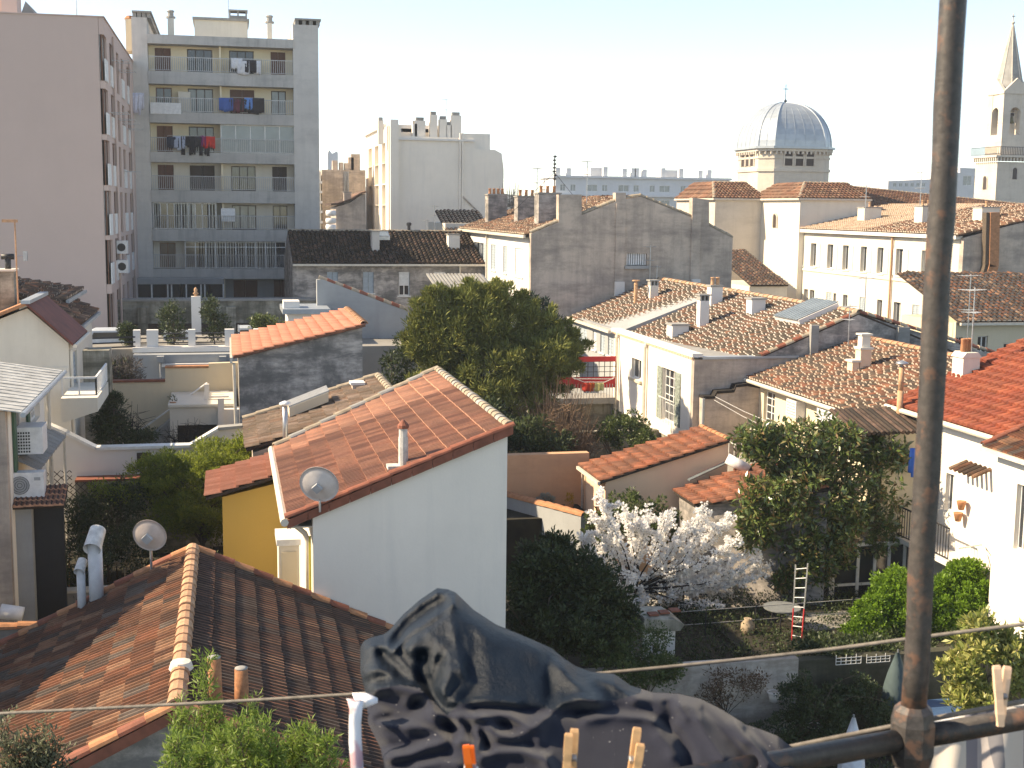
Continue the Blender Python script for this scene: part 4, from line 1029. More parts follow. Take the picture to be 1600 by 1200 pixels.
# ================================================================== long dark roofed house
def dark_house():
    Y0, Y1 = 76.0, 82.0; ze = hit(610, 412, Y=Y0)[2]; zr = hit(610, 362, Y=Y1)[2]
    xl, xr = hit(498, 412, Y=Y0)[0]-1.5, 15.1
    t = thing('long_house', 'long grey house with blackened canal tile roof and four shuttered windows', 'house', (xl, Y0, 0))
    ops = [wr('Y', Y0+.3, *q) for q in ((511, 425, 528, 452), (567, 425, 584, 458), (623, 425, 640, 462), (678, 425, 696, 462))]
    wall(t, M['grey'], 'Y', Y0+.3, -1, xl, xr, 0, ze-.1, ops)
    for o, k in zip(ops, ('blue', 'blue', 'rollhalf', 'rollhalf')): window(t, 'Y', Y0+.3, -1, o, k)
    body(t, M['grey'], [(Y0+.53, 0), (Y1+6, 0), (Y1+6, ze-.1), (Y1, zr-.12), (Y0+.53, ze-.1)], xl, xr, 0, 'rear_block')
    roof(t, (xl, Y0, ze), (xr-xl, 0, 0), (0, Y1-Y0, zr-ze), 'barrel', T['dark'], .27, .42, None, 0, M['deck'], jit=1.6)
    roof(t, (xr, Y1+6, ze), (xl-xr, 0, 0), (0, Y0-Y1, zr-ze), 'barrel', T['dark'], .27, .42, None, 0, M['deck'], jit=1.6)
    cap_row(t, (xl, Y1, zr+.02), (xr, Y1, zr+.02), M['ridgegrey'], .13, .42, single=False)
    m = MB(); m.box(xl, xr, Y0-.16, Y0-.02, ze-.14, ze-.02); m.build('gutter', M['gutter'], t)
    m = MB(); m.tube([(hit(719, 420, Y=Y0+.1)[0], Y0+.15, 0), (hit(719, 420, Y=Y0+.1)[0], Y0+.15, ze-.1)], .06, 6); m.build('downpipe', M['gutter'], t)
    p = hit(586, 388, Y=78.6); chimney(t, p[0], 78.6, p[2]-.2, hit(586, 362, Y=78.6)[2], .45, .9, M['greyt'])
    p = hit(708, 385, Y=79); chimney(t, p[0], 79, p[2]-.5, hit(708, 367, Y=79)[2], .7, .8, M['white'])
    c = hit(599, 372, Y=80); s = thing('skylight', 'small pale metal skylight on the blackened roof beside its chimney', 'skylight', tuple(c))
    sl = (zr-ze)/(Y1-Y0); v = np.array([0, 1, sl])/math.hypot(1, sl); m = MB(); m.obox(c+np.array([0, 0, .15]), (.35, 0, 0), v*.55, (0, 0, .1)); m.build('frame', M['alu'], s)
    m = MB(); m.obox(c+np.array([0, 0, .262]), (.29, 0, 0), v*.48, (0, 0, .01)); m.build('pane', M['glassb'], s)
    m = MB(); p = hit(639, 362, Y=82); m.tube([(p[0], 82, zr), (p[0], 82, zr+.55)], .1, 8); m.lathe((p[0], 82), [(.16, zr+.4), (.16, zr+.55), (.1, zr+.6)], 8); m.build('flue', M['iron'], t)
    aerial(hit(679, 362, Y=82.5)[0], 82.5, zr-.2, 1.9, 'thin straight aerial on the blackened roof against the cream block', .5)
    aerial(hit(667, 362, Y=82.5)[0], 82.5, zr-.2, 1.0, 'short aerial on the blackened roof against the cream block', .3)
    # grey sloping party wall
    t = thing('party_wall', 'grey stained wall with a tiled top sloping down to the right behind the conifer', 'wall', (5, 62, 0))
    P = [hit(x, y, Y=62) for x, y in ((441, 440), (505, 437), (637, 487))]
    body(t, M['greyblue'], [(P[1][0]-.3, 0), (P[2][0], 0), (P[2][0], P[2][2]), (P[1][0], P[1][2]), (P[1][0]-.3, P[1][2])], 62, 62.5, 1)
    cap_row(t, (P[1][0]-.2, 62.25, P[1][2]+.03), (P[2][0], 62.25, P[2][2]+.03), [M['ridgegrey'], M['ridge']], .2, .4)
    # lean-to canopy
    t = thing('canopy', 'dark corrugated lean-to canopy behind the conifer top', 'canopy', (12, 60, 0)); a, b = hit(684, 452, Y=60), hit(775, 445, Y=60)
    m = MB(); n = 16
    for i in range(n):
        x = a[0]+(b[0]-a[0])*i/n; m.obox((x, 61.5, a[2]+.25), (.05, 0, 0), (0, 1.8, .3), (0, 0, .04))
    m.box(a[0], b[0], 59.8, 60, a[2]-.12, a[2]-.02); m.build('roof', M['cement'], t)
    m = MB(); m.obox((a[0]/2+b[0]/2, 61.5, a[2]+.2), ((b[0]-a[0])/2, 0, 0), (0, 1.8, .3), (0, 0, .02)); m.build('sheet', M['greyblue'], t)
    for x in (a[0]+.1, (a[0]+b[0])/2): q = MB(); q.box(x-.05, x+.05, 59.9, 60, 0, a[2]-.14); q.build('post', M['trim'], t)
dark_house()

# ================================================================== tall brown gable building, centre
def brown_house():
    Y0 = 64.0; XL = 15.14; Y1 = 83.6; P = lambda x, y: hit(x, y, Y=Y0)
    ze = P(831, 366)[2]
    t = thing('town_house', 'tall town house with aged brown gable wall and sunlit left facade, centre', 'house', (XL, Y0, 0))
    pr = [(830, 365), (873, 347), (873, 304), (909, 304), (909, 336), (962, 315), (962, 301), (978, 301), (978, 311), (1001, 307), (1082, 340), (1082, 309), (1108, 312), (1108, 353), (1145, 372)]
    poly = [(P(x, y)[0], P(x, y)[2]) for x, y in pr]
    op = wr('Y', Y0, 979, 396, 1011, 417)
    xl, xr = poly[0][0], poly[-1][0]; zc = min(p[1] for p in poly)
    wall(t, M['brown'], 'Y', Y0, -1, xl, xr, 0, op[3]+.3, [op], th=.4)
    body(t, M['brown'], [(xl, op[3]+.3)]+poly+[(xr, op[3]+.3)], Y0, Y0+.5, 1, 'gable')
    m = MB(); n = 9
    for k in range(n): a = op[0]+(op[1]-op[0])*k/n; LB(m, 'Y', Y0, -1, a+.02, a+(op[1]-op[0])/n-.03, .1, .16, op[2]+.1, op[3])
    m.build('curtain', M['curtain'], t); m = MB(); m.box(op[0]-.1, op[1]+.1, Y0-.12, Y0+.15, op[2]-.1, op[2]+.06); m.box(op[0], op[1], Y0+.3, Y0+.38, op[2], op[3]); m.build('sill', M['greyblue'], t)
    for (px, w_, y1, y2) in ((961, .12, 318, 470), (1079, .1, 330, 450)):
        p = P(px, 400); m = MB(); m.box(p[0], p[0]+.5, Y0-.08, Y0-.001, P(px, y2)[2], P(px, y1)[2]); m.build('chimney_breast', M['brown'], t)
    for (x0, x1, y0, y1) in ((959, 974, 440, 462), (1079, 1092, 436, 450)):
        a, b = P(x0, y1), P(x1, y0); m = MB(); m.box(a[0], b[0], Y0-.25, Y0-.09, a[2], b[2]); m.build('flashing_block', M['white'], t)
    # gable caps
    cap_row(t, (poly[0][0], Y0+.2, poly[0][1]+.03), (poly[1][0], Y0+.2, poly[1][1]+.03), M['ridgegrey'], .16, .4, single=False)
    for i, j in ((4, 5), (8, 9), (9, 10), (13, 14)): cap_row(t, (poly[i][0], Y0+.2, poly[i][1]+.03), (poly[j][0], Y0+.2, poly[j][1]+.03), M['ridgegrey'], .16, .4, single=False)
    # sunlit facade facing left
    W = [(804.5, 388, 817.5, 432), (786, 381, 792, 430), (767, 381, 774.5, 427), (749.5, 377, 756, 424), (741, 376, 746.5, 416), (730.5, 375, 735, 414)]
    ops = [wr('X', XL, *q) for q in W]
    zz0 = ops[0][2]; zz1 = ops[0][3]; ops = [(o[0], o[1], zz0, zz1) for o in ops]
    low = [(o[0], o[1], zz0-3.3, zz0-1.4) for o in ops]
    wall(t, M['white'], 'X', XL, -1, Y0+.41, Y1, 0, ze-.15, ops+low)
    for i, o in enumerate(ops): window(t, 'X', XL, -1, o, 'shut' if i in (0,) else 'blue' if i in (1, 2) else 'sash')
    for i, o in enumerate(low): window(t, 'X', XL, -1, o, 'shut')
    for o in ops[3:]: openshut(t, 'X', XL, -1, o, M['shutter'])
    zr = poly[9][1]; xrg = poly[9][0]
    body(t, M['white'], [(XL+.25, 0), (xr-.2, 0), (xr-.2, poly[-1][1]-.2), (xrg, zr-.2), (XL+.25, ze-.15)], Y0+.52, Y1, 1, 'rear_block')
    roof(t, (XL-.25, Y0+.4, ze-.05), (0, Y1-Y0-.4, 0), (xrg-XL+.25, 0, zr-ze+.05), 'barrel', T['old'], .27, .42, None, 0, M['deck'], jit=1.5)
    roof(t, (xr, Y1, poly[-1][1]), (0, Y0+.4-Y1, 0), (xrg-xr, 0, zr-poly[-1][1]), 'barrel', T['old'], .27, .42, None, 0, M['deck'], jit=1.5)
    m = MB(); m.box(XL-.38, XL-.27, Y0+.3, Y1, ze-.2, ze-.05); m.build('gutter', M['gutter'], t)
    m = MB(); y = hit(760, 400, X=XL-.1)[1]; m.tube([(XL-.1, y, 0), (XL-.1, y, ze-.2)], .06, 6); m.build('downpipe', M['gutter'], t)
    # chimneys on the left slope with pots
    for (px, pt, pb, Y, wd, n) in ((775, 305, 325, 80, 1.2, 4), (822, 308, 330, 73, 1.2, 3), (855, 303, 342, 67, 1.2, 3)):
        p = hit(px, pb, Y=Y); zt_ = hit(px, pt, Y=Y)[2]; chimney(t, p[0], Y, p[2]-1.0, zt_, wd, 1.0, M['grey'], n, 'slab', M['terra'])
    for px, py, h, Y, lab in ((775, 300, 1.1, 81, 'low T shaped aerial behind the four pot chimney'), (839, 300, 2.6, 72, 'tall aerial left of the knotted mast'), (850, 300, 2.0, 72, 'second thin aerial left of the knotted mast')):
        p = hit(px, py, Y=Y); aerial(p[0], Y, p[2]-1.2, h, lab, .6)
    p = hit(866, 300, Y=68); a = thing('knotted_mast', 'tall dark mast with knobbly insulators above the brown gable', 'mast', (p[0], 68, p[2]-.5))
    zt_ = hit(866, 243, Y=68)[2]; m = MB(); m.tube([(p[0], 68, p[2]-1), (p[0], 68, zt_)], .03, 6); m.build('mast', M['iron'], a)
    for z in np.arange(zt_-1.25, zt_+.05, .2):
        m = MB(); m.lathe((p[0]+random.uniform(-.05, .05), 68), [(.03, z-.06), (.12, z), (.03, z+.06)], 8); m.build('insulator', M['iron'], a, True)
    m = MB(); m.tube([(p[0], 68, zt_-.9), (p[0]-2.2, 69, p[2]-1.2)], .015, 4); m.tube([(p[0], 68, zt_-.9), (p[0]+1.5, 67, p[2]-1.0)], .015, 4); m.build('stay', M['iron'], a)
    p = hit(917, 305, Y=69); aerial(p[0], 69, p[2]-.4, 2.3, 'tall comb aerial right of the knotted mast', .7, n=8)
    # aerials fixed on the gable wall
    p = P(1012, 452); aerial(p[0], Y0-.3, p[2], 2.3, 'aerial on a wall mast right of the curtained gable window', .6, n=5)
    p = P(1021, 450); aerial(p[0], Y0-.5, p[2], 1.2, 'short bent aerial low on the brown gable wall', .4, n=4)
    p = P(700, 300)
    # far old roofs left of it
    a = hit(690, 346, Y=88); m = None
    t2 = thing('old_house', 'pale small house with broken tile roof between the blackened roof and the town house', 'house', (a[0], 88, 0))
    b = hit(760, 346, Y=88); body(t2, M['creamw'], [(a[0], 0), (b[0], 0), (b[0], a[2]-.1), (a[0], a[2]-.1)], 86.5, 94, 1)
    roof(t2, (a[0], 86, hit(700, 362, Y=86)[2]), (b[0]-a[0], 0, 0), (0, 5, 1.4), 'barrel', T['old'], .28, .42, None, 0, M['deck'], jit=1.5)
brown_house()

# ================================================================== long cream building, right
def cream_building():
    X0 = 41.48; Y0, Y1 = 67.0, 98.0; zt = hit(1174, 357, X=X0)[2]-.1
    t = thing('town_building', 'long bright cream building with a row of tall open shutter windows, right', 'building', (X0, Y0, 0))
    tops = [(1243, 381, 1256, 417), (1267, 381, 1275.5, 418), (1293, 382, 1302, 421), (1317, 383.5, 1326, 422), (1345, 385, 1354.5, 424), (1371, 386, 1380.5, 426), (1400, 387.5, 1411, 430), (1440, 389, 1452, 433)]
    ops = [wr('X', X0, *q) for q in tops]; z0 = np.mean([o[2] for o in ops]); z1 = np.mean([o[3] for o in ops]); ops = [(o[0], o[1], z0, z1) for o in ops]
    lows = [(1245, 452, 1253, 470), (1256, 453, 1262, 472), (1265, 454, 1272, 473), (1291, 457, 1299, 475), (1302, 458, 1306, 476), (1317, 458, 1324, 480), (1343, 463, 1351, 480), (1370, 468, 1378, 494), (1396, 471, 1407, 498), (1425, 476, 1436, 505)]
    lo = [wr('X', X0, *q) for q in lows]; zl1 = hit(1400, 472, X=X0)[2]; lo = [(o[0], o[1], zl1-2.1, zl1) for o in lo]
    wall(t, M['creamw'], 'X', X0, -1, Y0+.41, Y1, 0, zt, ops+lo, th=.35)
    for i, o in enumerate(ops):
        window(t, 'X', X0, -1, o, 'sash' if i else 'blue', wall_th=.35, deep=.2)
        if i: openshut(t, 'X', X0, -1, o, M['whiteshut'], wd=.62)
    for i, o in enumerate(lo): window(t, 'X', X0, -1, o, 'sash' if i % 3 else 'blue', wall_th=.35, deep=.2)
    for py in (414, 419):
        z = hit(1190, py, X=X0)[2]
    z = hit(1177, 412, X=X0)[2]; m = MB(); m.box(X0-.07, X0-.002, Y0+.4, Y1, z-.08, z+.06); m.build('string_course', M['creamw'], t)
    m = MB(); m.box(X0-.35, X0+.1, Y0+.3, Y1+.3, zt+.001, zt+.22); m.build('cornice', M['white'], t)
    for px in (1241, 1393):
        y = hit(px, 450, X=X0)[1]; m = MB(); m.tube([(X0-.12, y, 0), (X0-.12, y, zt)], .07, 6); m.build('downpipe', M['terrapale'], t)
    # end wall facing us
    xe = X0+14; zr = hit(1600, 325, Y=Y0)[2]+.3
    body(t, M['peach'] if False else M['brown'], [(X0, 0), (xe, 0), (xe, zr+1.4), (X0, zt+.1)], Y0, Y0+.4, 1, 'end_wall')
    body(t, M['brown'], [(X0+.36, 0), (xe, 0), (xe, zt-.2), (X0+9, zt+1.85), (X0+.36, zt)], Y0+.42, Y1, 1, 'rear_block')
    # hipped roof
    zz = zt+.24; s = .2; xr = X0+9
    lv = math.hypot(xr-X0+.35, (xr-X0+.35)*s)
    L = Y1-Y0+.3; yb = 78.5
    # near part dark lattice tiles, far part pale tiles
    roof(t, (X0-.35, Y0, zz), (0, yb-Y0, 0), (xr-X0+.35, 0, (xr-X0+.35)*s), 'barrel', T['old'], .29, .46, None, 0, M['deck'], jit=1.3, label='dark speckled tile slope with a red tiled lower edge')
    roof(t, (X0-.35, yb+.02, zz), (0, Y1+.3-yb, 0), (xr-X0+.35, 0, (xr-X0+.35)*s), 'barrel', T['pale'], .29, .46, [(0, 0), (Y1+.3-yb, 0), (Y1-yb-6.5, lv), (0, lv)], 0, M['deck'], label='pale beige tile slope')
    for (px, Y, pt, pb, wd, n) in ((1358, 84, 322, 342, 1.3, 1), (1450, 76, 320, 338, 1.4, 3), (1540, 71, 322, 345, 1.2, 1)):
        p = hit(px, pb, Y=Y); chimney(t, p[0], Y, p[2]-.5, hit(px, pt+3, Y=Y)[2], wd, 1.0, M['creamw'], n, 'slab', M['terrapale'])
    p = hit(1270, 330, Y=92); chimney(t, p[0]+1, 92, p[2]-1.5, p[2]+.3, .6, .6, M['white'])
    # crooked brick flue on the end wall
    f_ = MB(); pts = [hit(x, y, Y=Y0-.3) for x, y in ((1551, 333), (1549, 415), (1540, 445), (1528, 480))]
    for a, b in zip(pts, pts[1:]):
        d = (b-a)/2; L2 = np.linalg.norm(d); n_ = np.array([d[2], 0, -d[0]])/L2*.3; f_.obox((a+b)/2, n_, (0, .28, 0), d*1.03)
    f_.build('flue', M['terra'], t)
    f_ = MB(); pts = [p+np.array([-.42, 0, 0]) for p in pts]
    for a, b in zip(pts, pts[1:]):
        d = (b-a)/2; L2 = np.linalg.norm(d); n_ = np.array([d[2], 0, -d[0]])/L2*.1; f_.obox((a+b)/2, n_, (0, .2, 0), d*1.02)
    f_.build('flue_pipe', M['bark'], t)
    for px, Y, h, lab in ((1352, 82, 2.4, 'aerial with wide arms by the left chimney of the cream building'), (1437, 78, 3.2, 'tall thin mast by the pots of the cream building')):
        p = hit(px, 330, Y=Y); aerial(p[0], Y, p[2]-.6, h, lab, 1.0)
    # low roof and old tile yard at its left foot
    t2 = thing('old_house', 'small low house with a speckled tile roof left of the cream building', 'house', (36, 90, 0))
    a = hit(1139, 440, Y=88); b = hit(1176, 440, Y=88)
    roof(t2, (a[0], 84, hit(1150, 446, Y=84)[2]), (b[0]-a[0]+1, 0, 0), (0, 8, 2.2), 'barrel', T['old'], .29, .46, None, 0, M['deck'], jit=1.3)
    body(t2, M['creamw'], [(a[0], 0), (b[0]+1, 0), (b[0]+1, hit(1150, 448, Y=84)[2]), (a[0], hit(1150, 448, Y=84)[2])], 84.2, 92, 1)
cream_building()

# ================================================================== middle: house with flat roofed white extension
def court_house():
    X0 = 17.24; Yn = 45.75; Yf = 63.6; zf = 6.93
    t = thing('court_house', 'old house with speckled tile roof and a white flat roofed extension', 'house', (X0, Yn, 0))
    # far facade with long shutters, its bluish shade put into the wall colour
    ops = [wr('X', X0, a, 507, b, 556) for a, b in ((905, 917), (926, 932), (938, 945), (950, 958))]
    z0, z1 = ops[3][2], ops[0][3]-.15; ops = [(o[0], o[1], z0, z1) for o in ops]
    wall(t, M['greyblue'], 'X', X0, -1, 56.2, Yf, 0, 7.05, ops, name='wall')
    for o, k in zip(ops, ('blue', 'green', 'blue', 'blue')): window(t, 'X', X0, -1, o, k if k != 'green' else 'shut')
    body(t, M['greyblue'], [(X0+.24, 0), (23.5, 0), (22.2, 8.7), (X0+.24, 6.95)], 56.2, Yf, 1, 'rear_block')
    m = MB(); m.box(X0-.35, X0-.22, 56, Yf, 6.9, 7.03); m.build('gutter', M['gutter'], t)
    # extension
    w1 = wr('X', X0, 987, 561, 1002, 592); w2 = wr('X', X0, 1035, 577, 1055, 660)
    wall(t, M['whiteclean'], 'X', X0, -1, Yn+.3, 56.19, 3.42, 6.9, [w1, w2], th=.3, label='bright white extension wall facing left')
    m = MB(); m.box(X0+.08, X0+.5, Yn+.3, 56.2, 0, 3.415); m.build('foundation_wall', M['dirtwall'], t)
    window(t, 'X', X0, -1, w1, 'sash', wall_th=.3); window(t, 'X', X0, -1, w2, 'sash', bars=5, leaves=3, sill=False, wall_th=.3)
    m = MB(); m.box(X0-.12, X0+.01, w1[0]-.15, w1[1]+.15, w1[2]-.12, w1[2]-.01); m.build('sill', M['cream'], t)
    openshut(t, 'X', X0, -1, w2, plain('mottled old shutter', (.22, .25, .22), .8, 0, .6, 12), wd=.62)
    b_ = MB(); 
    for k in range(9): y = w2[0]+(w2[1]-w2[0])*k/8; b_.tube([(X0-.12, y, w2[2]-.05), (X0-.12, y, w2[2]+.95)], .012, 4)
    b_.tube([(X0-.12, w2[0]-.1, w2[2]+.95), (X0-.12, w2[1]+.1, w2[2]+.95)], .018, 4); b_.build('railing', M['trim'], t)
    wall(t, M['brown'], 'Y', Yn, -1, X0, 30, 0, 6.88, [], th=.3, label='aged brown end wall of the extension')
    m = MB(); m.box(X0+.31, 21.2, Yn+.31, 56.15, 6.4, zf-.03); m.build('flat_roof', M['cement'], t)
    # coping along facade with tile dentils
    m = MB(); m.box(X0-.12, X0+.3, Yn-.1, 56.3, 6.98, 7.12); m.build('coping', M['white'], t)
    for k in range(58):
        y = Yn+.05+k*.18; m = MB(); m.box(X0-.1, X0-.002, y, y+.11, 6.9, 6.975); m.build('dentil', M['peach'], t)
    m = MB(); m.box(X0+.31, 21.5, Yn-.06, Yn+.32, 6.89, 6.98); m.build('edge_flashing', M['zinc'], t)
    for y in (hit(1008, 540, X=X0-.12)[1], 55.4):
        m = MB(); m.tube([(X0-.12, y, 0), (X0-.12, y, 6.8)], .07, 7); m.tube([(X0-.12, y, 6.75), (X0-.05, y, 6.97)], .09, 7); m.build('downpipe', M['gutter'], t)
    p = hit(1062, 530, Z=6.95); chimney(t, p[0], p[1]+.3, 6.9, 7.55, .75, .75, M['white'], 0, 'slab', name='roof_vent')
    # main slope
    O = Vector((19.1, Yn, 6.60)); U = Vector((-2.1, 17.85, .32)); V = Vector((4.9, 0, 2.0))
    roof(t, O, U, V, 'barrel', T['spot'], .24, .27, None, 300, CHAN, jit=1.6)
    # right slope behind the ridge
    Pn = O+V; 
    roof(t, Pn+U+Vector((6.5, 0, -2.4)), -U, Vector((-6.5, 0, 2.4)), 'barrel', T['old'], .25, .38, None, 0, T['dark'], jit=1.6)
    cap_row(t, Pn+Vector((0, 0, .03)), Pn+U+Vector((0, 0, .03)), [M['ridgegrey'], M['ridgepale']], .15, .4)
    # stepped gable above mid house
    body(t, M['grey'], [(19.4, 6.88), (20.0, 6.95), (24.0, 8.55), (30.4, 6.2), (30.4, 0), (29.0, 0), (29.0, 6.0), (19.4, 6.87)] if False else [(19.9, 6.885), (24.0, 8.56), (30.0, 6.885)], Yn, Yn+.3, 1, 'gable')
    cap_row(t, (20.0, Yn+.12, 6.98), (24.0, Yn+.12, 8.62), [M['ridge'], M['ridgegrey']], .15, .36)
    cap_row(t, (24.0, Yn+.12, 8.62), (30.0, Yn+.12, 6.95), [M['ridge'], M['ridgegrey']], .15, .36)
    for (x0, x1, y1) in ((1266, 1278, 508), (1402, 1420, 511)):
        a, b = hit(x0, 520, Y=Yn-.1), hit(x1, 520, Y=Yn-.1); m = MB(); m.box(a[0], b[0], Yn-.2, Yn-.001, 0, hit(x0, y1, Y=Yn-.1)[2]); m.build('buttress', M['cement'], t)
    # chimneys
    def rp(px, py):
        # point on the slope
        n = U.cross(V).normalized(); d = Vector(_ray(px, py)); k = n.dot(O-Vector(CAM))/n.dot(d); return Vector(CAM)+d*k
    for (px, pb, pt, wx, n, cp, mt) in ((1094, 512, 470, .42, 0, 'vent', 'white'), (1113, 478, 448, .55, 2, 'slab', 'white'), (1177, 491, 468, .62, 0, 'slab', 'white'), (1017, 468, 446, .42, 0, 'vent', 'creamw')):
        p = rp(px, pb); s = np.linalg.norm(np.array(p)-CAM)/FPX; chimney(t, p.x+.1, p.y, p.z-.3, p.z+(pb-pt)*s, wx, wx, M[mt], n, cp)
    p = rp(993, 476); m = MB(); m.tube([p, p+Vector((0, 0, 1.0))], .1, 8); m.lathe((p.x, p.y), [(.12, p.z+1.0), (.05, p.z+1.15), (.2, p.z+1.17), (.2, p.z+1.22)], 8); m.build('flue', M['terrapale'], t)
    # big glazed skylight
    s = thing('skylight', 'large ribbed skylight with white kerb on the speckled roof', 'skylight', tuple(rp(1260, 500)))
    c = rp(1262, 494); uu = U.normalized(); vv = V.normalized(); n_ = -uu.cross(vv) if uu.cross(vv).z < 0 else uu.cross(vv)
    m = MB(); m.obox(c+n_*.15, uu*.95, vv*.9, n_*.16); m.build('frame', M['white'], s)
    m = MB(); m.obox(c+n_*.33, uu*.9, vv*.95, n_*.012); m.build('pane', M['glassb'], s)
    for k in range(9): m = MB(); m.obox(c+n_*.35+uu*(-.88+.22*k), uu*.012, vv*.95, n_*.01); m.build('glazing_bar', M['zinc'], s)
    p = rp(1330, 470); aerial(24.6, 46.5, 8.4, 1.6, 'two armed aerial standing on the ridge above the stepped wall', .8)
    # low yard wall in front with stepped top + terrace
    P = lambda x, y: hit(x, y, Y=Yn-.8)
    # red balcony with laundry
    b = thing('balcony', 'balcony with red fabric panels and wire mesh beside the conifer', 'balcony', (15, 56, 3.5)); Yb = 55.2
    B = lambda x, y: hit(x, y, Y=Yb)
    a0, a1 = B(848, 600)[0], X0-.2
    m = MB(); m.box(a0, a1, Yb, Yb+1.6, B(930, 626)[2]-.15, B(930, 622)[2]); m.build('floor', M['cement'], b)
    for (y0, y1, nm) in ((557, 565, 'top_panel'), (589, 606, 'lower_panel')):
        m = MB(); m.box(a0, a1, Yb-.02, Yb+.02, B(930, y1)[2], B(930, y0)[2]); m.build(nm, M['red'], b)
    m = MB(); z0, z1 = B(930, 589)[2], B(930, 565)[2]
    for k in range(4): z = z0+(z1-z0)*k/3; m.box(a0, a1, Yb-.015, Yb+.015, z-.012, z+.012)
    n = int((a1-a0)/.26)
    for k in range(n+1): x = a0+(a1-a0)*k/n; m.box(x-.012, x+.012, Yb-.019, Yb+.019, z0, z1)
    m.build('mesh', M['iron'], b)
    m = MB()
    for k in range(26): x = a0+(a1-a0)*k/25; m.box(x-.012, x+.012, Yb-.04, Yb-.021, B(930, 622)[2], B(930, 600)[2])
    m.build('railing', M['rail'], b)
    m = MB(); m.box(a0+1, a1, Yb+.6, Yb+.8, 0, B(930, 626)[2]-.16); m.build('support_wall', M['dirtwall'], b)
    r = thing('airing_rack', 'white winged drying rack hung over the red balcony', 'drying rack', tuple(B(930, 594)))
    m = MB(); 
    for (x0, y0, x1, y1) in ((895, 590, 913, 597), (913, 597, 945, 597), (945, 597, 960, 590), (897, 592, 958, 592)):
        p, q = hit(x0, y0, Y=Yb-.35), hit(x1, y1, Y=Yb-.35); m.tube([p, q], .022, 4); m.tube([p+np.array([0, .5, 0]), q+np.array([0, .5, 0])], .018, 4)
    m.build('frame', M['trim'], r)
    for px, wd, ht, col, lab in ((916, .35, .4, (.55, .05, .03), 'small red cloth on the balcony rack, left'), (923, .25, .42, (.5, .12, .04), 'small orange red cloth on the balcony rack'), (936, .4, .38, (.5, .48, .22), 'pale yellow cloth on the balcony rack, right')):
        p = hit(px, 598, Y=Yb-.4); cloth('laundry_item', lab, p, wd, ht, col, group='laundry on the red balcony')
    # terrace with plastic chairs
    m = MB(); z = 3.2; m.box(17.8, 19.9, 40.3, Yn-.02, 0, z); S(m.build('terrace', M['concrete'], None))
    w_ = thing('party_wall', 'low stepped brown wall with blackened top behind the plastic chairs', 'wall', (18.6, Yn-.5, 0))
    P = lambda x, y: hit(x, y, Y=Yn-.4)
    st = [(1098, 622), (1115, 622), (1119, 614), (1146, 612), (1149, 604), (1166, 602), (1190, 606)]
    body(w_, M['brown'], [(P(x, y)[0], P(x, y)[2]) for x, y in st]+[(P(1190, 700)[0], 0), (P(1098, 700)[0], 0)], Yn-.45, Yn-.02, 1)
    m = MB(); 
    for (x0, y0), (x1, y1) in zip(st, st[1:]): a, b2 = P(x0, y0), P(x1, y1); m.obox((a+b2)/2+np.array([0, .18, .03]), (b2-a)/2, (0, .27, 0), (0, 0, .05))
    m.build('coping', M['darkbark'], w_)
    m = MB(); p = P(1097, 650); m.tube([(p[0], Yn-.5, 0), (p[0], Yn-.5, P(1097, 622)[2])], .06, 6); m.build('downpipe', M['greyblue'], w_)
court_house()

def plastic_chair(x, y, z, rz, label):
    t = thing('plastic_chair', label, 'chair', (x, y, z), 'white plastic chairs on the terrace')
    t.rotation_euler = (0, 0, 0)
    c, s = math.cos(rz), math.sin(rz)
    R3 = lambda a, b, h: (x+a*c-b*s, y+a*s+b*c, z+h)
    m = MB(); m.obox(R3(0, 0, .42), (.24*c, .24*s, 0), (-.23*s, .23*c, 0), (0, 0, .02)); m.build('seat', M['whitepl'], t)
    for i in (-1, 1):
        for j in (-1, 1): m = MB(); m.tube([R3(.22*i, .21*j, .41), R3(.27*i, .26*j, 0)], .022, 5); m.build('leg', M['whitepl'], t)
        m = MB(); m.tube([R3(.26*i, -.22, .41), R3(.28*i, -.2, .64), R3(.28*i, .2, .66), R3(.24*i, .26, .5)], .02, 5); m.build('armrest', M['whitepl'], t)
    m = MB(); pts = [R3(-.24+.48*k/8, .25+.06*(1-(k/4-1)**2), .44+.42*math.sqrt(max(0, 1-(k/4-1)**2*.9))) for k in range(9)]; m.tube(pts, .028, 5)
    for k in range(2, 7): m.tube([R3(-.24+.48*k/8, .24, .43), pts[k]], .018, 4)
    m.build('backrest', M['whitepl'], t)
for (px, py, rz, lab) in ((1133, 682, .3, 'white plastic armchair on the terrace, nearest the brown wall'), (1158, 680, -.3, 'white plastic armchair on the terrace, beside the house shutters'), (1118, 690, 1.3, 'white plastic chair turned sideways at the terrace edge')):
    p = hit(px, py, Z=3.2); p[0] = max(p[0], 18.1); plastic_chair(p[0], min(p[1], 45.0), 3.2, rz, lab)
for (x0, y0, x1, y1, lab) in ((1118, 620, 1208, 662, 'upper thin line strung across the terrace'), (1116, 625, 1206, 672, 'lower thin line strung across the terrace')):
    t = thing('clothes_line', lab, 'clothes line', tuple(hit(x0, y0, Y=45.2)), 'lines over the terrace'); m = MB(); a, b_ = hit(x0, y0, Y=45.2), hit(x1, y1, Y=43.5); mid = (a+b_)/2-np.array([0, 0, .05]); m.tube([a, mid, b_], .012, 4); m.build('cord', M['trim'], t)
t = thing('terrace_railing', 'thin white railing at the terrace edge beside the plastic chairs', 'railing', (17.85, 41, 3.2)); railing(t, (17.85, 40.4, 3.2), (17.85, 45.6, 3.2), .9, .5, M['trim'], r=.012, top=.015)

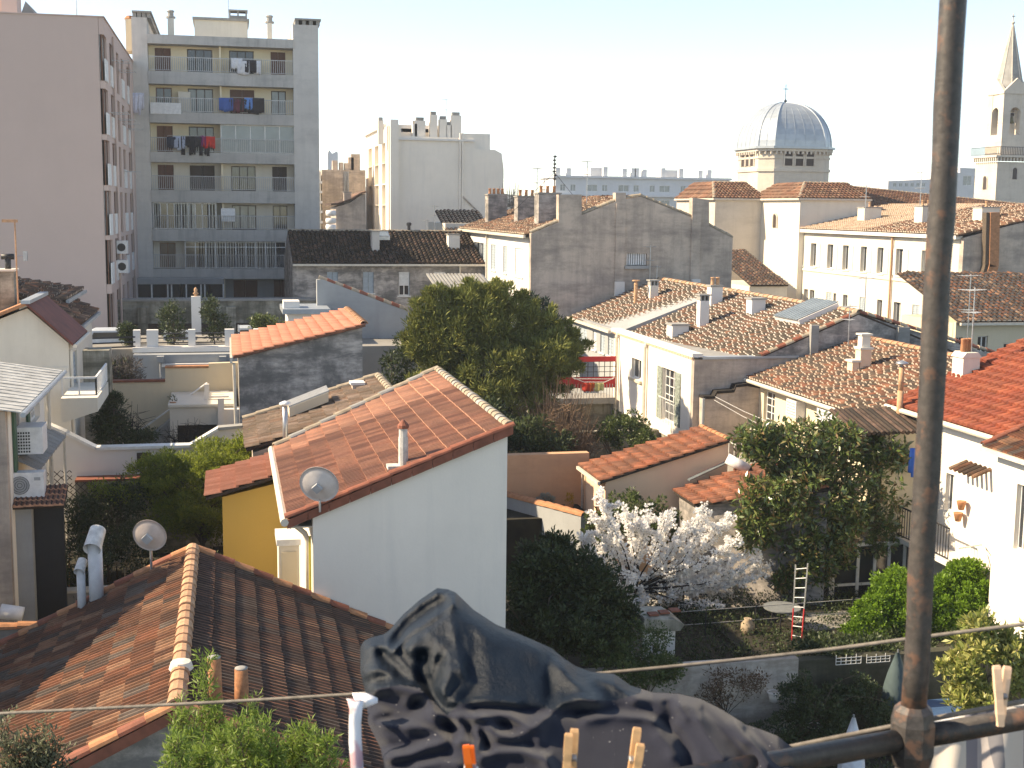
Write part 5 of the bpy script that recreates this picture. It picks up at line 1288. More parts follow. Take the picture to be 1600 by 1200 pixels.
# ================================================================== mid house, barrel tiles at full size
def mid_house():
    Xe, Ye, Yf = 19.4, 35.95, 45.72; ze, xr, zr = 6.12, 24.15, 7.62
    t = thing('tile_house', 'low house with a big rustic brown and orange barrel tile roof, right', 'house', (Xe, Ye, 0))
    w1 = wr('X', Xe+.35, 1193, 612, 1210, 668); w2 = wr('X', Xe+.35, 1226, 640, 1238, 690)
    wall(t, M['cream'], 'X', Xe+.35, -1, Ye, Yf, 0, ze-.02, [w1])
    window(t, 'X', Xe+.35, -1, w1, 'sash', bars=4, sill=False)
    body(t, M['cream'], [(Xe+.58, 0), (xr+4.5, 0), (xr+4.5, 6.0), (xr, zr-.16), (Xe+.58, ze)], Ye+.02, Yf, 1, 'rear_block')
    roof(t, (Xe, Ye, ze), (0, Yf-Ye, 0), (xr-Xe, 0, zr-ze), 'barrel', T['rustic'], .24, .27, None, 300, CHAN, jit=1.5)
    roof(t, (xr+4.8, Yf, 6.1), (0, Ye-Yf, 0), (-4.8, 0, zr-6.1), 'barrel', T['old'], .25, .38, None, 0, T['dark'], jit=1.3)
    cap_row(t, (xr, Ye, zr+.04), (xr, Yf, zr+.04), M['ridgepale'], .14, .4)
    m = MB(); m.tube([(Xe-.08, Ye, ze-.05), (Xe-.08, Yf, ze-.05)], .075, 8); m.build('gutter', M['gutter'], t)
    m = MB(); m.box(Xe-.02, Xe+.34, Ye, Yf, ze-.14, ze-.08); m.build('soffit', M['cream'], t)
    def rp(px, py):
        n = Vector((-(zr-ze), 0, xr-Xe)).normalized(); d = Vector(_ray(px, py)); k = n.dot(Vector((Xe, Ye, ze))-Vector(CAM))/n.dot(d); return Vector(CAM)+d*k
    p = rp(1346, 578)
    for (dx, wd, h, n) in ((0.05, .42, 1.0, 0), (-.33, .26, .55, 0)):
        m = MB(); m.box(p.x+dx-wd/2, p.x+dx+wd/2, p.y-.2, p.y+.2, p.z-.3, p.z+h-.25); c = m.build('chimney', M['peach'], t)
        m = MB(); m.box(p.x+dx-wd/2-.05, p.x+dx+wd/2+.05, p.y-.25, p.y+.25, p.z+h-.249, p.z+h-.17); m.build('chimney_cap', M['creamw'], c)
        if h > .8: m = MB(); m.box(p.x+dx-.16, p.x+dx+.16, p.y-.16, p.y+.16, p.z+h-.169, p.z+h+.25); m.box(p.x+dx-.22, p.x+dx+.22, p.y-.22, p.y+.22, p.z+h+.251, p.z+h+.31); m.build('chimney_pot', M['creamw'], c)
    # rusty flue pipe with pale hat
    q = hit(1405, 652, Y=35.6); m = MB(); top = hit(1411, 568, Y=35.6)[2]
    t2 = thing('flue_pipe', 'tall rusty orange flue pipe with a pale metal hat in front of the red roof', 'pipe', (q[0], 35.6, q[2]-.4))
    m.tube([(q[0], 35.6, q[2]-.4), (q[0], 35.6, (q[2]+top)/2)], .095, 10); m.tube([(q[0], 35.6, (q[2]+top)/2-.05), (q[0], 35.6, top-.1)], .08, 10); m.build('pipe', M['terrapale'], t2, True)
    m = MB(); m.lathe((q[0], 35.6), [(.1, top-.1), (.04, top-.05), (.2, top), (.17, top+.04), (.02, top+.1)], 12); m.build('cowl', M['alu'], t2, True)
    aerial(*rp(1325, 545), 1.7, 'bent aerial mast on the rustic barrel tile roof', .7)
    # ac boxes on the wall
    for i, (px, py) in enumerate(((1249, 637), (1298, 652), (1312, 655))):
        p = hit(px, py, X=Xe+.3); a = thing('wall_unit', ['white box unit under the rustic roof eave, left', 'white box unit under the rustic roof eave, middle', 'white box unit under the rustic roof eave, right by the loquat top'][i], 'air conditioner', tuple(p), 'wall units under the eave')
        m = MB(); m.box(Xe-.02, Xe+.345, p[1]-.4, p[1]+.4, p[2]-.3, p[2]+.28); m.build('casing', M['whitepl'], a)
        m = MB(); 
        for k in range(5): m.box(Xe-.035, Xe-.021, p[1]-.34, p[1]+.34, p[2]-.24+k*.1, p[2]-.19+k*.1)
        m.build('grille', M['grey_trim'], a)
    # lean-to with corrugated cover and beige wall
    t3 = thing('lean_to', 'beige lean to with a blackened corrugated cover behind the loquat', 'lean to', (18, 34.6, 0)); Yl = 34.6
    a, b = hit(1380, 700, Y=Yl), hit(1455, 700, Y=Yl); zt = hit(1420, 672, Y=Yl)[2]
    w = wr('Y', Yl, 1400, 694, 1417, 722)
    wall(t3, M['cream'], 'Y', Yl, -1, a[0], 20.5, 0, zt, [w]); window(t3, 'Y', Yl, -1, w, 'shut', leaves=1)
    m = MB(); m.box(a[0]+.002, 20.5, Yl+.23, 36, 0, zt-.02); m.build('rear_block', M['cream'], t3)
    x = a[0]-1.0; k = 0
    while x < 20.5:
        m = MB(); m.tube([(x, Yl-.35, zt-.02+.02*(k % 2)), (x, 36.1, zt+.42)], .07, 6); m.build('corrugation', T['dark'], t3); x += .16; k += 1
    f = thing('blue_cloth', 'bright blue cloth hanging by the beige lean to beside the pole', 'cloth', tuple(hit(1430, 715, Y=34.2)))
    p = hit(1431, 700, Y=34.2); q = cloth('laundry_item', 'bright blue fabric hung beside the rusty pole behind the loquat', p, .4, .85, (.02, .12, .5)); bpy.data.objects.remove(f)
mid_house()

# ================================================================== red roofed white house, right
def red_house():
    Xe, Yn, Yf = 20.45, 30.4, 35.95; ze = 6.52; p = hit(1600, 545, Y=Yf)
    sl = (p[2]-ze)/(p[0]-Xe); xr = Xe+7.5; zr = ze+7.5*sl
    t = thing('red_roof_house', 'white house with a bright new red barrel tile roof, right edge', 'house', (Xe, Yn, 0))
    w1 = None
    wall(t, M['whiteclean'], 'X', Xe+.1, -1, Yn-4.5, Yf, 0, ze-.1, [wr('X', Xe+.1, 1477, 740, 1490, 800)], name='wall')
    window(t, 'X', Xe+.1, -1, wr('X', Xe+.1, 1477, 740, 1490, 800), 'sash', sill=False)
    body(t, M['whiteclean'], [(Xe+.33, 0), (xr, 0), (xr, zr-.2), (Xe+.33, ze-.1)], Yn, Yf, 1, 'rear_block')
    roof(t, (Xe-.15, Yn, ze-.02), (0, Yf-Yn+.6, 0), (xr-Xe, 0, zr-ze), 'barrel', T['red'], .27, .37, None, 300, plain('dark red channel', (.10, .03, .02), .9), jit=.5)
    m = MB(); m.tube([(Xe-.26, Yn-.1, ze-.07), (Xe-.26, Yf+.55, ze-.07)], .08, 8); m.build('gutter', M['gutter'], t)
    def rp(px, py):
        n = Vector((-sl, 0, 1)).normalized(); d = Vector(_ray(px, py)); k = n.dot(Vector((Xe, Yn, ze))-Vector(CAM))/n.dot(d); return Vector(CAM)+d*k
    p = rp(1508, 588); h = .95
    m = MB(); m.box(p.x-.28, p.x+.3, p.y-.3, p.y+.32, p.z-.4, p.z+.62); m.build('chimney', M['creamw'], t)
    m = MB(); m.prism([(p.x-.33, p.z+.621), (p.x+.35, p.z+.621), (p.x+.22, p.z+.78), (p.x-.2, p.z+.78)], p.y-.33, p.y+.35, 1); c = m.build('chimney_shoulder', M['creamw'], t)
    for i, dx in enumerate((-.13, .0, .15)):
        m = MB(); m.lathe((p.x+dx, p.y+.05*i), [(.075, p.z+.78), (.085, p.z+.82), (.07, p.z+1.15), (.09, p.z+1.18), (.05, p.z+1.2)], 9); m.build('chimney_pot', M['terra'], c, True)
    m = MB(); m.prism([(p.x-.35, p.z-.18), (p.x+1.9, p.z+.42+.08), (p.x+1.9, p.z+.6), (p.x-.35, p.z-.02)], p.y-.42, p.y-.1, 1); m.build('lead_flashing', M['ridge'], t)
    aerial(p.x+.1, p.y-.1, p.z+.5, 2.3, 'tall comb aerial strapped to the pale chimney on the red roof', .8, n=7)
    # second, older roof nearer
    a = hit(1535, 697, Y=Yn); X2 = a[0]; z2 = a[2]
    t2 = thing('brown_roof_house', 'white house front with weathered brown tile roof corner at the right edge', 'house', (X2, 27, 0))
    w = wr('X', X2+.25, 1586, 757, 1603, 862)
    wall(t2, M['whiteclean'], 'X', X2+.25, -1, 25, Yn-.35, 0, z2-.1, [w]); window(t2, 'X', X2+.25, -1, w, 'sash', sill=False)
    m = MB(); m.box(X2+.48, X2+4, 25, Yn-.36, 0, z2-.11); m.build('rear_block', M['whiteclean'], t2)
    roof(t2, (X2, 25, z2), (0, Yn-25, 0), (3.4, 0, 1.35), 'flat', T['near'], .24, .36, None, 300, T['dark'])
    m = MB(); m.box(X2-.1, X2-.01, 25, Yn, z2-.12, z2); m.build('gutter', M['gutter'], t2)
    cap_row(t2, (X2, Yn-.05, z2+.05), (X2+3.4, Yn-.05, z2+1.4), M['ridge'], .1, .36)
    # balcony, railing, hood
    b = thing('balcony', 'small white balcony with black railing on the sunlit wall, right of the pole', 'balcony', (Xe-.5, 33, 2)); zb = hit(1485, 868, X=Xe-.3)[2]
    y0, y1 = hit(1503, 850, X=Xe-.3)[1], Yf-.2
    m = MB(); m.box(Xe-.75, Xe+.098, y0, y1, zb-.14, zb); m.build('floor', M['white'], b)
    railing(b, (Xe-.72, y0, zb), (Xe-.72, y1, zb), .95, .14, M['iron'], r=.01)
    h = thing('tile_hood', 'small hood of brown corrugated tiles on the sunlit white wall', 'hood', tuple(hit(1523, 735, X=Xe)))
    a = hit(1506, 733, X=Xe)[1]; c = hit(1543, 733, X=Xe)[1]; zt = hit(1525, 727, X=Xe)[2]; n = 6
    for k in range(n): y = c+(a-c)*k/(n-1); m = MB(); m.tube([(Xe-.45, y, zt-.2), (Xe+.09, y, zt)], .06, 6); m.build('tile', T['old'], h)
    for i, (px, py) in enumerate(((1497, 808), (1502, 790))):
        p = hit(px, py, X=Xe-.1); f = thing('flower_pot', 'terracotta pot on the sunlit wall by the black railing, %s' % ('lower' if i == 0 else 'upper'), 'pot', tuple(p)); m = MB(); m.lathe((Xe-.1, p[1]), [(.08, p[2]-.12), (.13, p[2]+.1), (.14, p[2]+.13), (.1, p[2]+.12)], 10); m.build('pot_body', M['terra'], f, True)
    c = thing('wall_bracket', 'thin white bracket arm fixed on the sunlit wall', 'bracket', tuple(hit(1515, 855, X=Xe)))
    p, q = hit(1497, 857, X=Xe-.9), hit(1534, 851, X=Xe-.02); m = MB(); m.tube([p, q], .025, 5); m.tube([q, hit(1556, 885, X=Xe-.02)], .015, 5); m.build('arm', M['trim'], c)
red_house()
# yellow house in the gap, right edge
def back_yellow():
    Y0 = 54; t = thing('yellow_house', 'pale yellow house with white windows behind the red roof, right edge', 'house', (30, Y0, 0))
    a = hit(1493, 520, Y=Y0)+np.array([3.0, 0, 0]); b = hit(1640, 540, Y=Y0); ze = hit(1550, 503, Y=Y0)[2]
    ops = [wr('Y', Y0, *q) for q in ((1494, 527, 1504, 552), (1527, 525, 1543, 562), (1568, 536, 1586, 552))]
    wall(t, M['cream'], 'Y', Y0, -1, a[0]-3, b[0]+2, 0, ze, ops)
    for o in ops: window(t, 'Y', Y0, -1, o, 'sash')
    m = MB(); m.box(a[0]-3, b[0]+2, Y0+.25, Y0+5, 0, ze-.05); m.build('rear_block', M['cream'], t)
    roof(t, (a[0]-3, Y0-.3, ze+.02), (b[0]-a[0]+5, 0, 0), (0, 6, 2.0), 'barrel', T['old'], .27, .42, None, 0, M['deck'], jit=1.4)
    m = MB(); m.box(a[0]-3, b[0]+2, Y0-.45, Y0-.31, ze-.12, ze); m.build('gutter', M['gutter'], t)
    m = MB(); p = hit(1569, 500, Y=57); m.tube([(p[0], 57, p[2]-.4), (p[0], 57, p[2]+.5)], .1, 8); m.build('flue', M['whitepl'], t)
    p = hit(1513, 500, Y=50); aerial(p[0], 50, p[2]-2.6, 4.6, 'very tall aerial in front of the brown end wall, right', 1.0, n=6)
back_yellow()

# ================================================================== orange garden house
def garden_house():
    Xe, Yn, Yf, ze = 11.31, 38.0, 40.55, 4.0; xr, zr = 15.6, 5.2
    t = thing('garden_house', 'low peach garden house with streaky orange canal tile roof', 'house', (Xe, Yn, 0))
    wall(t, M['peach'], 'Y', Yn+.1, -1, Xe+.2, xr, 0, ze-.05, [], gable=[(Xe+.2, ze-.05), (xr, ze-.05), (xr, zr-.08)], name='end_wall')
    d = (Yn+.55, Yn+1.15, 1.4, ze-.5); w = (Yn+1.55, Yn+2.1, 1.6, ze-.5)
    wall(t, M['peach'], 'X', Xe+.2, -1, Yn+.33, Yf, 0, ze-.06, [d], name='wall')
    window(t, 'X', Xe+.2, -1, d, 'red', sill=False, leaves=1)
    body(t, M['peach'], [(Xe+.45, 0), (xr, 0), (xr, zr-.12), (Xe+.45, ze-.06)], Yn+.33, Yf-.01, 1, 'rear_block')
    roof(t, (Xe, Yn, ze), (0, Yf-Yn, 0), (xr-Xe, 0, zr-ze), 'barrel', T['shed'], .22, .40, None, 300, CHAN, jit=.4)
    m = MB(); m.box(Xe-.09, Xe-.005, Yn, Yf, ze-.1, ze); m.build('gutter', M['gutter'], t)
    m = MB(); m.tube([(Xe+.1, Yf-.15, 0), (Xe+.1, Yf-.15, ze-.1)], .05, 6); m.build('downpipe', M['brown'], t)
    cap_row(t, (xr, Yn, zr+.03), (xr, Yf, zr+.03), M['terra'], .1, .36)
    # lower roof in front
    p = hit(1052, 768, Y=Yn-.25); x2 = 16.9; z2 = p[2]+(x2-p[0])*.28
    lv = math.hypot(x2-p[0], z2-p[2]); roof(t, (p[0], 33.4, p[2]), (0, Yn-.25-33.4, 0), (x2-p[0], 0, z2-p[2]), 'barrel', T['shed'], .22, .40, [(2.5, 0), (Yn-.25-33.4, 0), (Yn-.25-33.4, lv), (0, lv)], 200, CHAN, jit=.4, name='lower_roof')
    m = MB(); q0, q1 = (p[0]+.2, 36.0), (x2, 33.6); V_ = [(q0[0], q0[1], 0), (q1[0], q1[1], 0), (x2, Yn-.27, 0), (q0[0], Yn-.27, 0), (q0[0], q0[1], p[2]-.05), (q1[0], q1[1], z2-.12), (x2, Yn-.27, z2-.12), (q0[0], Yn-.27, p[2]-.05)]
    m.add(V_, [(0, 3, 2, 1), (4, 5, 6, 7), (0, 1, 5, 4), (1, 2, 6, 5), (2, 3, 7, 6), (3, 0, 4, 7)]); m.build('lower_wall', M['grey'], t)
    # white drum and glass strip behind
    s = thing('roof_drum', 'white rounded vent drum lying behind the peach wall', 'vent', tuple(hit(1152, 725, Y=37.9)))
    a, b = hit(1136, 716, Y=37.6), hit(1170, 734, Y=37.3); m = MB(); m.tube([a, b], .17, 12); m.build('drum', M['whitepl'], s, True)
    m = MB(); a, b = hit(1076, 750, Y=37.7), hit(1136, 722, Y=37.9); m.obox((a+b)/2, (b-a)/2, (0, .1, 0), (0, 0, .02)); m.build('glass_strip', M['glassb'], s)
    # orange wall, grey wall, pots
    Yo = 41.0; t = thing('orange_wall', 'rounded orange rendered garden wall left of the peach house', 'wall', (9.5, Yo, 0))
    a, b = hit(780, 712, Y=Yo), hit(903, 712, Y=Yo); m = MB(); m.box(a[0]-1.5, b[0]+.4, Yo, Yo+.35, 0, a[2]); m.build('wall', M['orange'], t)
    t = thing('grey_wall', 'grey garden wall with a sloping terracotta coping below the orange wall', 'wall', (10, 39, 0))
    a, b = hit(775, 770, Z=3.0), hit(912, 806, Z=3.0); d = (b-a)/2; n_ = np.array([-d[1], d[0], 0])/np.linalg.norm(d)*.12
    m = MB(); c = (a+b)/2; c[2] = 1.5; m.obox(c, d, n_, (0, 0, 1.5)); m.build('wall', M['greyblue'], t)
    cap_row(t, a+np.array([0, 0, .01]), b+np.array([0, 0, .01]), M['terra'], .16, .4)
    t = thing('stone_wall', 'beige rubble wall behind the bare brown shrub', 'wall', (13, 50, 0)); m = MB(); m.box(11.5, 17.3, 49.6, 50, 0, 3.5); m.build('wall', M['dirtwall'], t)
    t = thing('garden_deck', 'x', 'deck') if False else None
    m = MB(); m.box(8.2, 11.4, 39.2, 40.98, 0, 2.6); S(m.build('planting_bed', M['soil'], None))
garden_house()

# ================================================================== white gable house
def white_house():
    X0, X1, Y0, ze, zr = .99, 5.07, 22.97, 6.86, 8.45
    t = thing('white_house', 'white house with a blank gable wall and pinkish red tile roof, centre', 'house', (X0, Y0, 0))
    sl = (zr-ze)/(X1-X0); zx = lambda x: ze+(x-X0)*sl-.12
    body(t, M['whiteclean'], [(1.41, 0), (X1-.04, 0), (X1-.04, zx(X1-.04)), (1.41, zx(1.41))], Y0+.06, Y0+.36, 1, 'gable_wall')
    body(t, M['creamw'], [(1.41, 0), (X1-.06, 0), (X1-.06, zx(X1)-.02), (1.41, zx(1.41)-.02)], Y0+.362, 31.4, 1, 'side_wall')
    L = 8.6; lv = math.hypot(X1-X0, zr-ze)
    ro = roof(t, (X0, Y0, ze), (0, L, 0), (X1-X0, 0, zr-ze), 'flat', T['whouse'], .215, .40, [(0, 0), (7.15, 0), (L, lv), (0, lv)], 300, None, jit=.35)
    # near verge: half round caps over an apron
    for i in range(11):
        x0 = X0-.05+(X1-X0+.1)*i/11; x1 = X0-.05+(X1-X0+.1)*(i+1)/11; m = MB(); zz = lambda x: ze+(x-X0)*sl
        m.prism([(x0+.006, zz(x0)-.13), (x1-.004, zz(x1)-.13), (x1-.004, zz(x1)+.03), (x0+.006, zz(x0)+.03)], Y0-.045, Y0-.012, 1); m.build('verge_tile', M['ridge'], t)
    cap_row(t, (X0-.05, Y0+.02, ze+.045), (X1+.05, Y0+.02, zr+.055), M['ridge'], .085, (X1-X0+.1)/math.cos(math.atan(sl))/11, name='verge_cap')
    cap_row(t, (X1, Y0+.05, zr+.03), (X1, Y0+L, zr+.03), [M['ridgegrey'], M['ridgegrey'], M['cement']], .1, .33)
    cap_row(t, (X0, Y0+7.15, ze+.04), (X1, Y0+L, zr+.04), [M['ridgegrey'], M['cement']], .11, .42)
    m = MB(); m.tube([(X0-.09, Y0-.05, ze-.03), (X0-.09, Y0+7.2, ze-.03)], .075, 8); m.box(X0-.0, X0+.03, Y0, Y0+7.2, ze-.16, ze-.02); m.box(X0+.031, 1.409, Y0+.2, Y0+7.2, ze-.2, ze-.17); m.build('gutter', M['gutter'], t)
    m = MB(); m.tube([(X0-.02, Y0+.3, ze-.08), (X0+.15, Y0+.3, ze-.2), (1.28, Y0+.35, ze-.34), (1.34, Y0+.35, ze-.5), (1.34, Y0+.35, 5.3)], .05, 8); m.build('downpipe', M['gutter'], t, True)
    m = MB(); m.tube([(1.36, Y0+.15, ze-.35), (1.36, Y0+.15, 5.2)], .02, 6); m.build('hose', plain('yellow hose', (.5, .42, .05), .5), t)
    # chimney pipe on the roof
    def rp(px, py):
        n = Vector((-sl, 0, 1)).normalized(); d = Vector(_ray(px, py)); k = n.dot(Vector((X0, Y0, ze))-Vector(CAM))/n.dot(d); return Vector(CAM)+d*k
    p = rp(630, 728); c = thing('chimney_pipe', 'stubby pale chimney pipe with a rusty conical hat near the white gable verge', 'chimney', tuple(p))
    m = MB(); m.tube([p-Vector((0, 0, .1)), p+Vector((0, 0, .55))], .095, 10); m.tube([p+Vector((0, 0, .5)), p+Vector((0, 0, .72))], .085, 10); m.box(p.x-.3, p.x+.12, p.y-.12, p.y+.18, p.z-.1, p.z+.02); m.build('pipe', M['cement'] if False else plain('pale aged pipe', (.5, .48, .44), .8, 0, .3, 9), c)
    m = MB(); m.lathe((p.x, p.y), [(.11, p.z+.72), (.11, p.z+.78), (.02, p.z+.88)], 10); m.build('cowl', M['ridge'], c)
    # new tile patch
    # box cabinet at the side
    a = hit(436, 900, Y=24.3); b = hit(468, 900, Y=24.3); c = thing('wall_cabinet', 'pale upright cabinet standing against the side of the white gable house', 'cabinet', (a[0], 24.3, 4.2)); zt = hit(452, 842, Y=24.3)[2]
    m = MB(); m.box(a[0], b[0], 24.3, 25.1, 3.6, zt-.12); m.build('casing', M['creamw'], c)
    m = MB(); m.box(a[0]-.04, b[0]+.03, 24.24, 25.15, zt-.119, zt); m.build('lid', M['trim'], c)
    for k in (0,): m = MB(); m.box(a[0]+.05, b[0]-.05, 24.27, 24.298, 4.0, zt-.25); m.build('door', M['cream'], c)
    # satellite dish
    def dish(c, r, label, mast_to, col, tilt=(-.35, -.9, .28)):
        t = thing('satellite_dish', label, 'satellite dish', tuple(c)); n = Vector(tilt).normalized(); u = n.orthogonal().normalized(); v = n.cross(u); m = MB()
        vs = []; fs = []; rings = 5; seg = 28
        for side in (0, 1):
            for i in range(rings+1):
                rr = r*i/rings; dz = .22*r*(i/rings)**2-.012*side*1.0
                for k in range(seg): a_ = 2*math.pi*k/seg; vs.append(Vector(c)+u*rr*math.cos(a_)+v*rr*math.sin(a_)+n*dz)
        for side in (0, 1):
            o = side*(rings+1)*seg
            for i in range(rings):
                for k in range(seg): fs.append((o+i*seg+k, o+i*seg+(k+1) % seg, o+(i+1)*seg+(k+1) % seg, o+(i+1)*seg+k))
        o = (rings+1)*seg
        for k in range(seg): fs.append((rings*seg+k, rings*seg+(k+1) % seg, o+rings*seg+(k+1) % seg, o+rings*seg+k))
        m.add(vs, fs); m.build('reflector', col, t, True)
        m = MB(); cc = Vector(c)-n*.03; mt = Vector(mast_to); m.tube([mt, Vector((mt.x, mt.y, cc.z-.02))], .022, 8); m.tube([Vector((mt.x, mt.y, cc.z-.02)), cc], .025, 6)
        m.build('mast', M['alu'], t)
        m = MB(); m.obox(cc-n*.04, u*.07, v*.07, n*.035); m.build('bracket', M['grey_trim'], t)
        m = MB(); tip = Vector(c)+n*r*.95-Vector((0, 0, r*.25)); m.tube([Vector(c)-Vector((0, 0, r*.98))+n*.1, tip], .012, 6); m.lathe((tip.x, tip.y), [(.03, tip.z-.04), (.035, tip.z), (.02, tip.z+.05)], 8); m.build('arm', M['alu'], t)
        return t
    c = hit(497, 760, Y=22.6); dish(c, .36, 'large grey satellite dish mounted low on the white gable house corner', hit(500, 800, Y=22.9), M['trim'] if False else plain('dish grey', (.58, .53, .50), .6), tilt=(.35, 1.0, .35))
    c = hit(232, 839, Y=22.4); dish(c, .30, 'pinkish satellite dish on a mast behind the near brown roof ridge', hit(237, 905, Y=22.75), plain('dish beige', (.50, .42, .38), .6), tilt=(.3, 1.0, .25))
    return ro
white_house()

# ================================================================== old roof house behind, yellow annex
def annex():
    t = thing('yellow_annex', 'ochre yellow annex with a small salmon tile roof, left of the white house', 'house', (-.24, 29, 0))
    sl = .3; body(t, M['yellow'], [(-.24, 0), (1.40, 0), (1.40, 6.35), (-.24, 5.98)], 29, 31.5, 1, 'wall')
    roof(t, (-.6, 28.8, 6.03), (0, 2.7, 0), (1.75, 0, .5), 'flat', T['salmon'], .21, .34, None, 200, None, jit=.3)
    t = thing('old_roof_house', 'small house with lichen grey brown roof and a skylight behind the white house', 'house', (.33, 31.8, 0))
    body(t, M['brown'], [(.5, 0), (4.0, 0), (4.0, 7.55), (.5, 6.45)], 31.75, 35.9, 1, 'wall')
    roof(t, (.33, 31.7, 6.55), (0, 4.3, 0), (3.75, 0, 1.17), 'flat', T['pale'], .23, .36, None, 300, None, jit=1.2)
    cap_row(t, (.33, 36.0, 6.6), (4.08, 36.0, 7.77), M['ridgegrey'], .11, .4)
    cap_row(t, (4.08, 31.9, 7.77), (4.08, 36.0, 7.77), M['ridgegrey'], .11, .4)
    m = MB(); p = hit(558, 622, Y=35.3); p2 = hit(558, 600, Y=35.3); m.box(p[0]-.14, p[0]+.14, 35.1, 35.5, p[2]-.5, p2[2]); c = m.build('chimney', M['brown'], t)
    m = MB(); m.box(p[0]-.2, p[0]+.2, 35.05, 35.55, p2[2]+.001, p2[2]+.07); m.build('chimney_cap', M['white'], c)
    s = thing('skylight', 'raised dark louvred skylight on the lichen grey roof', 'skylight', tuple(hit(480, 628, Y=34.6)))
    a, b = hit(452, 641, Y=33.9), hit(513, 617, Y=33.9); d = (b-a)/2; m = MB(); m.obox((a+b)/2+np.array([0, .45, -.05]), d, (0, .5, 0), (0, 0, .13)); m.build('frame', M['cream'], s)
    m = MB(); 
    for k in range(9): f_ = -.9+.225*k; m.obox((a+b)/2+np.array([0, .45, .1])+np.array([0, f_*.5, 0]), d*1.03, (0, .03, 0), (0, 0, .025))
    m.build('louvre', M['grey_trim'], s)
    p = hit(446, 686, Y=31.5); q = hit(446, 632, Y=31.5); f = thing('flue_pipe', 'slim galvanised flue pipe with mushroom cap left of the skylight', 'pipe', (p[0], 31.5, p[2]-.2))
    m = MB(); m.tube([(p[0], 31.5, p[2]-.3), (p[0], 31.5, q[2])], .065, 10); m.build('pipe', M['alu'], f, True); m = MB(); m.lathe((p[0], 31.5), [(.07, q[2]-.02), (.14, q[2]+.0), (.14, q[2]+.04), (.03, q[2]+.09)], 12); m.build('cowl', M['trim'], f, True)
    # blank grey house with salmon roof
    t = thing('blank_house', 'windowless stained grey house with a salmon tile roof, left of centre', 'house', (.2, 41, 0))
    body(t, M['grey'], [(.25, 0), (4.15, 0), (4.15, 8.66), (.25, 7.74)], 41, 47, 1, 'wall')
    roof(t, (.08, 40.85, 7.8), (0, 6.3, 0), (4.15, 0, .98), 'barrel', T['salmon'], .15, .34, None, 0, T['shed'], jit=.2)
    cap_row(t, (4.2, 40.85, 8.8), (4.2, 47.1, 8.8), M['ridgepale'], .12, .4); 
    m = MB(); m.box(-.02, .06, 40.8, 47.1, 7.6, 7.78); m.build('gutter', M['gutter'], t); m = MB(); m.tube([(.1, 40.95, 7.6), (.17, 40.93, 3)], .05, 6); m.build('downpipe', M['gutter'], t)
annex()

